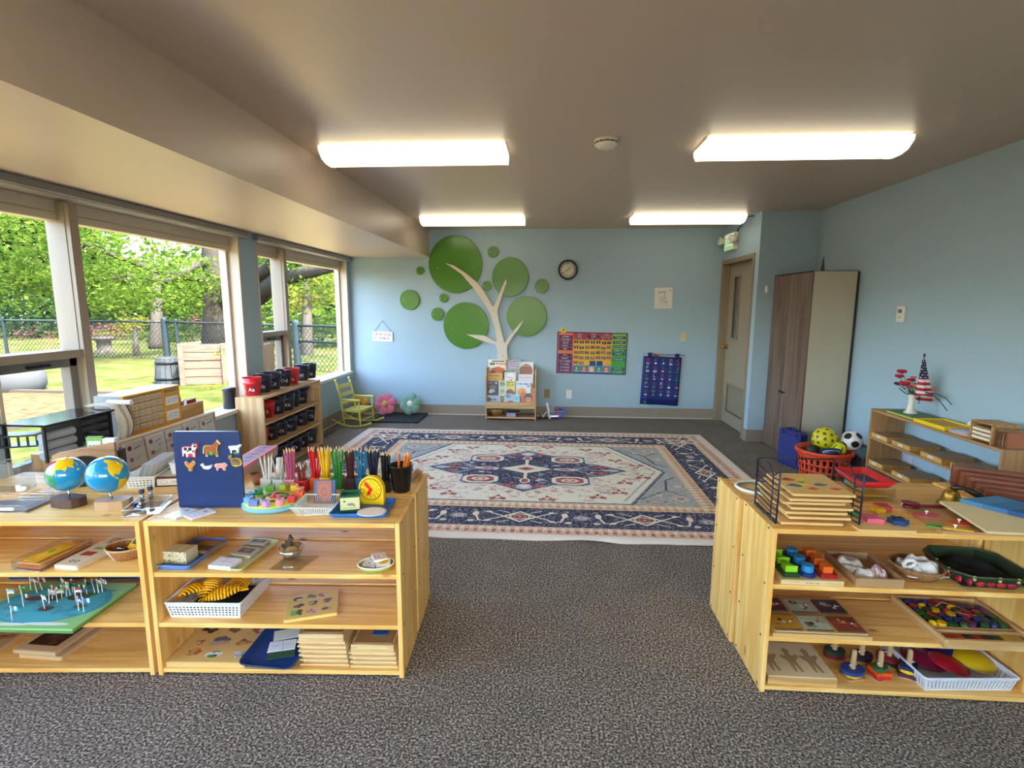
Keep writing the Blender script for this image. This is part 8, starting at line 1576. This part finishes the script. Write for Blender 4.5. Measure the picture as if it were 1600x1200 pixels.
single('pillow', MB().sphere((0, 0, 0), .15, 20, 12, sc=(1, .45, .8)), mat('bcb4aa', .95, sheen=.5), 'white round pillow behind the rocking chair back', 'pillow', (aty(541, 648, 6.72).x, 6.70, .125), bev=0)
# rocking chair
CY = mat('c8c45c', .4, spec=.5); RC = at(552, 668, 0)
t = thing('rocking_chair', 'child-size pale yellow wooden rocking chair facing right', 'rocking chair', (-2.31, 6.17, 0), R(-10)); WH = .155; t.scale = (.86, 1, .96)
# local x: forward (towards the room), y: width
for s in (-1, 1):
    y = s * WH
    part('rocker', MB().tube([(-.33 + .64 * k / 14, y, .012 + .30 * ((k / 14 - .55) ** 2)) for k in range(15)], .012, 8), CY, t)
    part('back_post', MB().tube([(-.11, y * .95, .04), (-.135, y * .95, .2), (-.165, y * .95, .4), (-.215, y * .95, .56)], .0135, 10, rs=[.011, .0135, .014, .013]), CY, t); part('finial', MB().sphere((-.22, y * .95, .575), .019, 12, 8, sc=(1, 1, 1.25)), CY, t)
    part('leg', MB().tube([(.145, y * 1.02, .03), (.14, y * 1.02, .12), (.135, y * 1.02, .22), (.13, y * 1.02, .335)], .013, 10, rs=[.009, .015, .013, .010]), CY, t)
    part('armrest', MB().tube([(-.165, y * 1.0, .35), (-.02, y * 1.03, .345), (.12, y * 1.05, .345), (.165, y * 1.05, .345)], .014, 8, rs=[.011, .013, .017, .014]), CY, t)
    part('side_stretcher', MB().tube([(-.12, y, .11), (.14, y, .11)], .008, 8), CY, t); part('side_rail', MB().tube([(-.13, y, .2), (.135, y, .2)], .011, 8), CY, t)
for x, z in ((.138, .2), (-.13, .2), (.142, .09), (-.12, .12)): part('cross_rail', MB().tube([(x, -WH, z), (x, WH, z)], .01, 8), CY, t)
part('seat', MB().prism([(-.13, -WH * .95), (.15, -WH * 1.05), (.15, WH * 1.05), (-.13, WH * .95)], .205, .222), mat('c4c062', .6, bump=.6, bs=90), t, bev=.004)
for z, x in ((.50, -.195), (.40, -.168), (.30, -.152)): part('back_slat', MB().box(-.006, .006, -WH * .9, WH * .9, -.026, .026), CY, t, loc=(x, 0, z), rot=(0, R(-14), 0), bev=.003)
# floor register
v0 = at(520, 678, 0); t = thing('floor_register', 'metal floor vent grille in the carpet near the window wall', 'vent', (-2.46, 5.66, .001), 0); part('frame', MB().box(-.06, .06, -.2, .2, 0, .006), mat('8a857c', .5, .3), t, bev=.002)
for k in range(18): part('slat', MB().box(-.045, .045, -.182 + k * .0208, -.174 + k * .0208, .006, .0085), mat('5c5850', .5, .3), t)
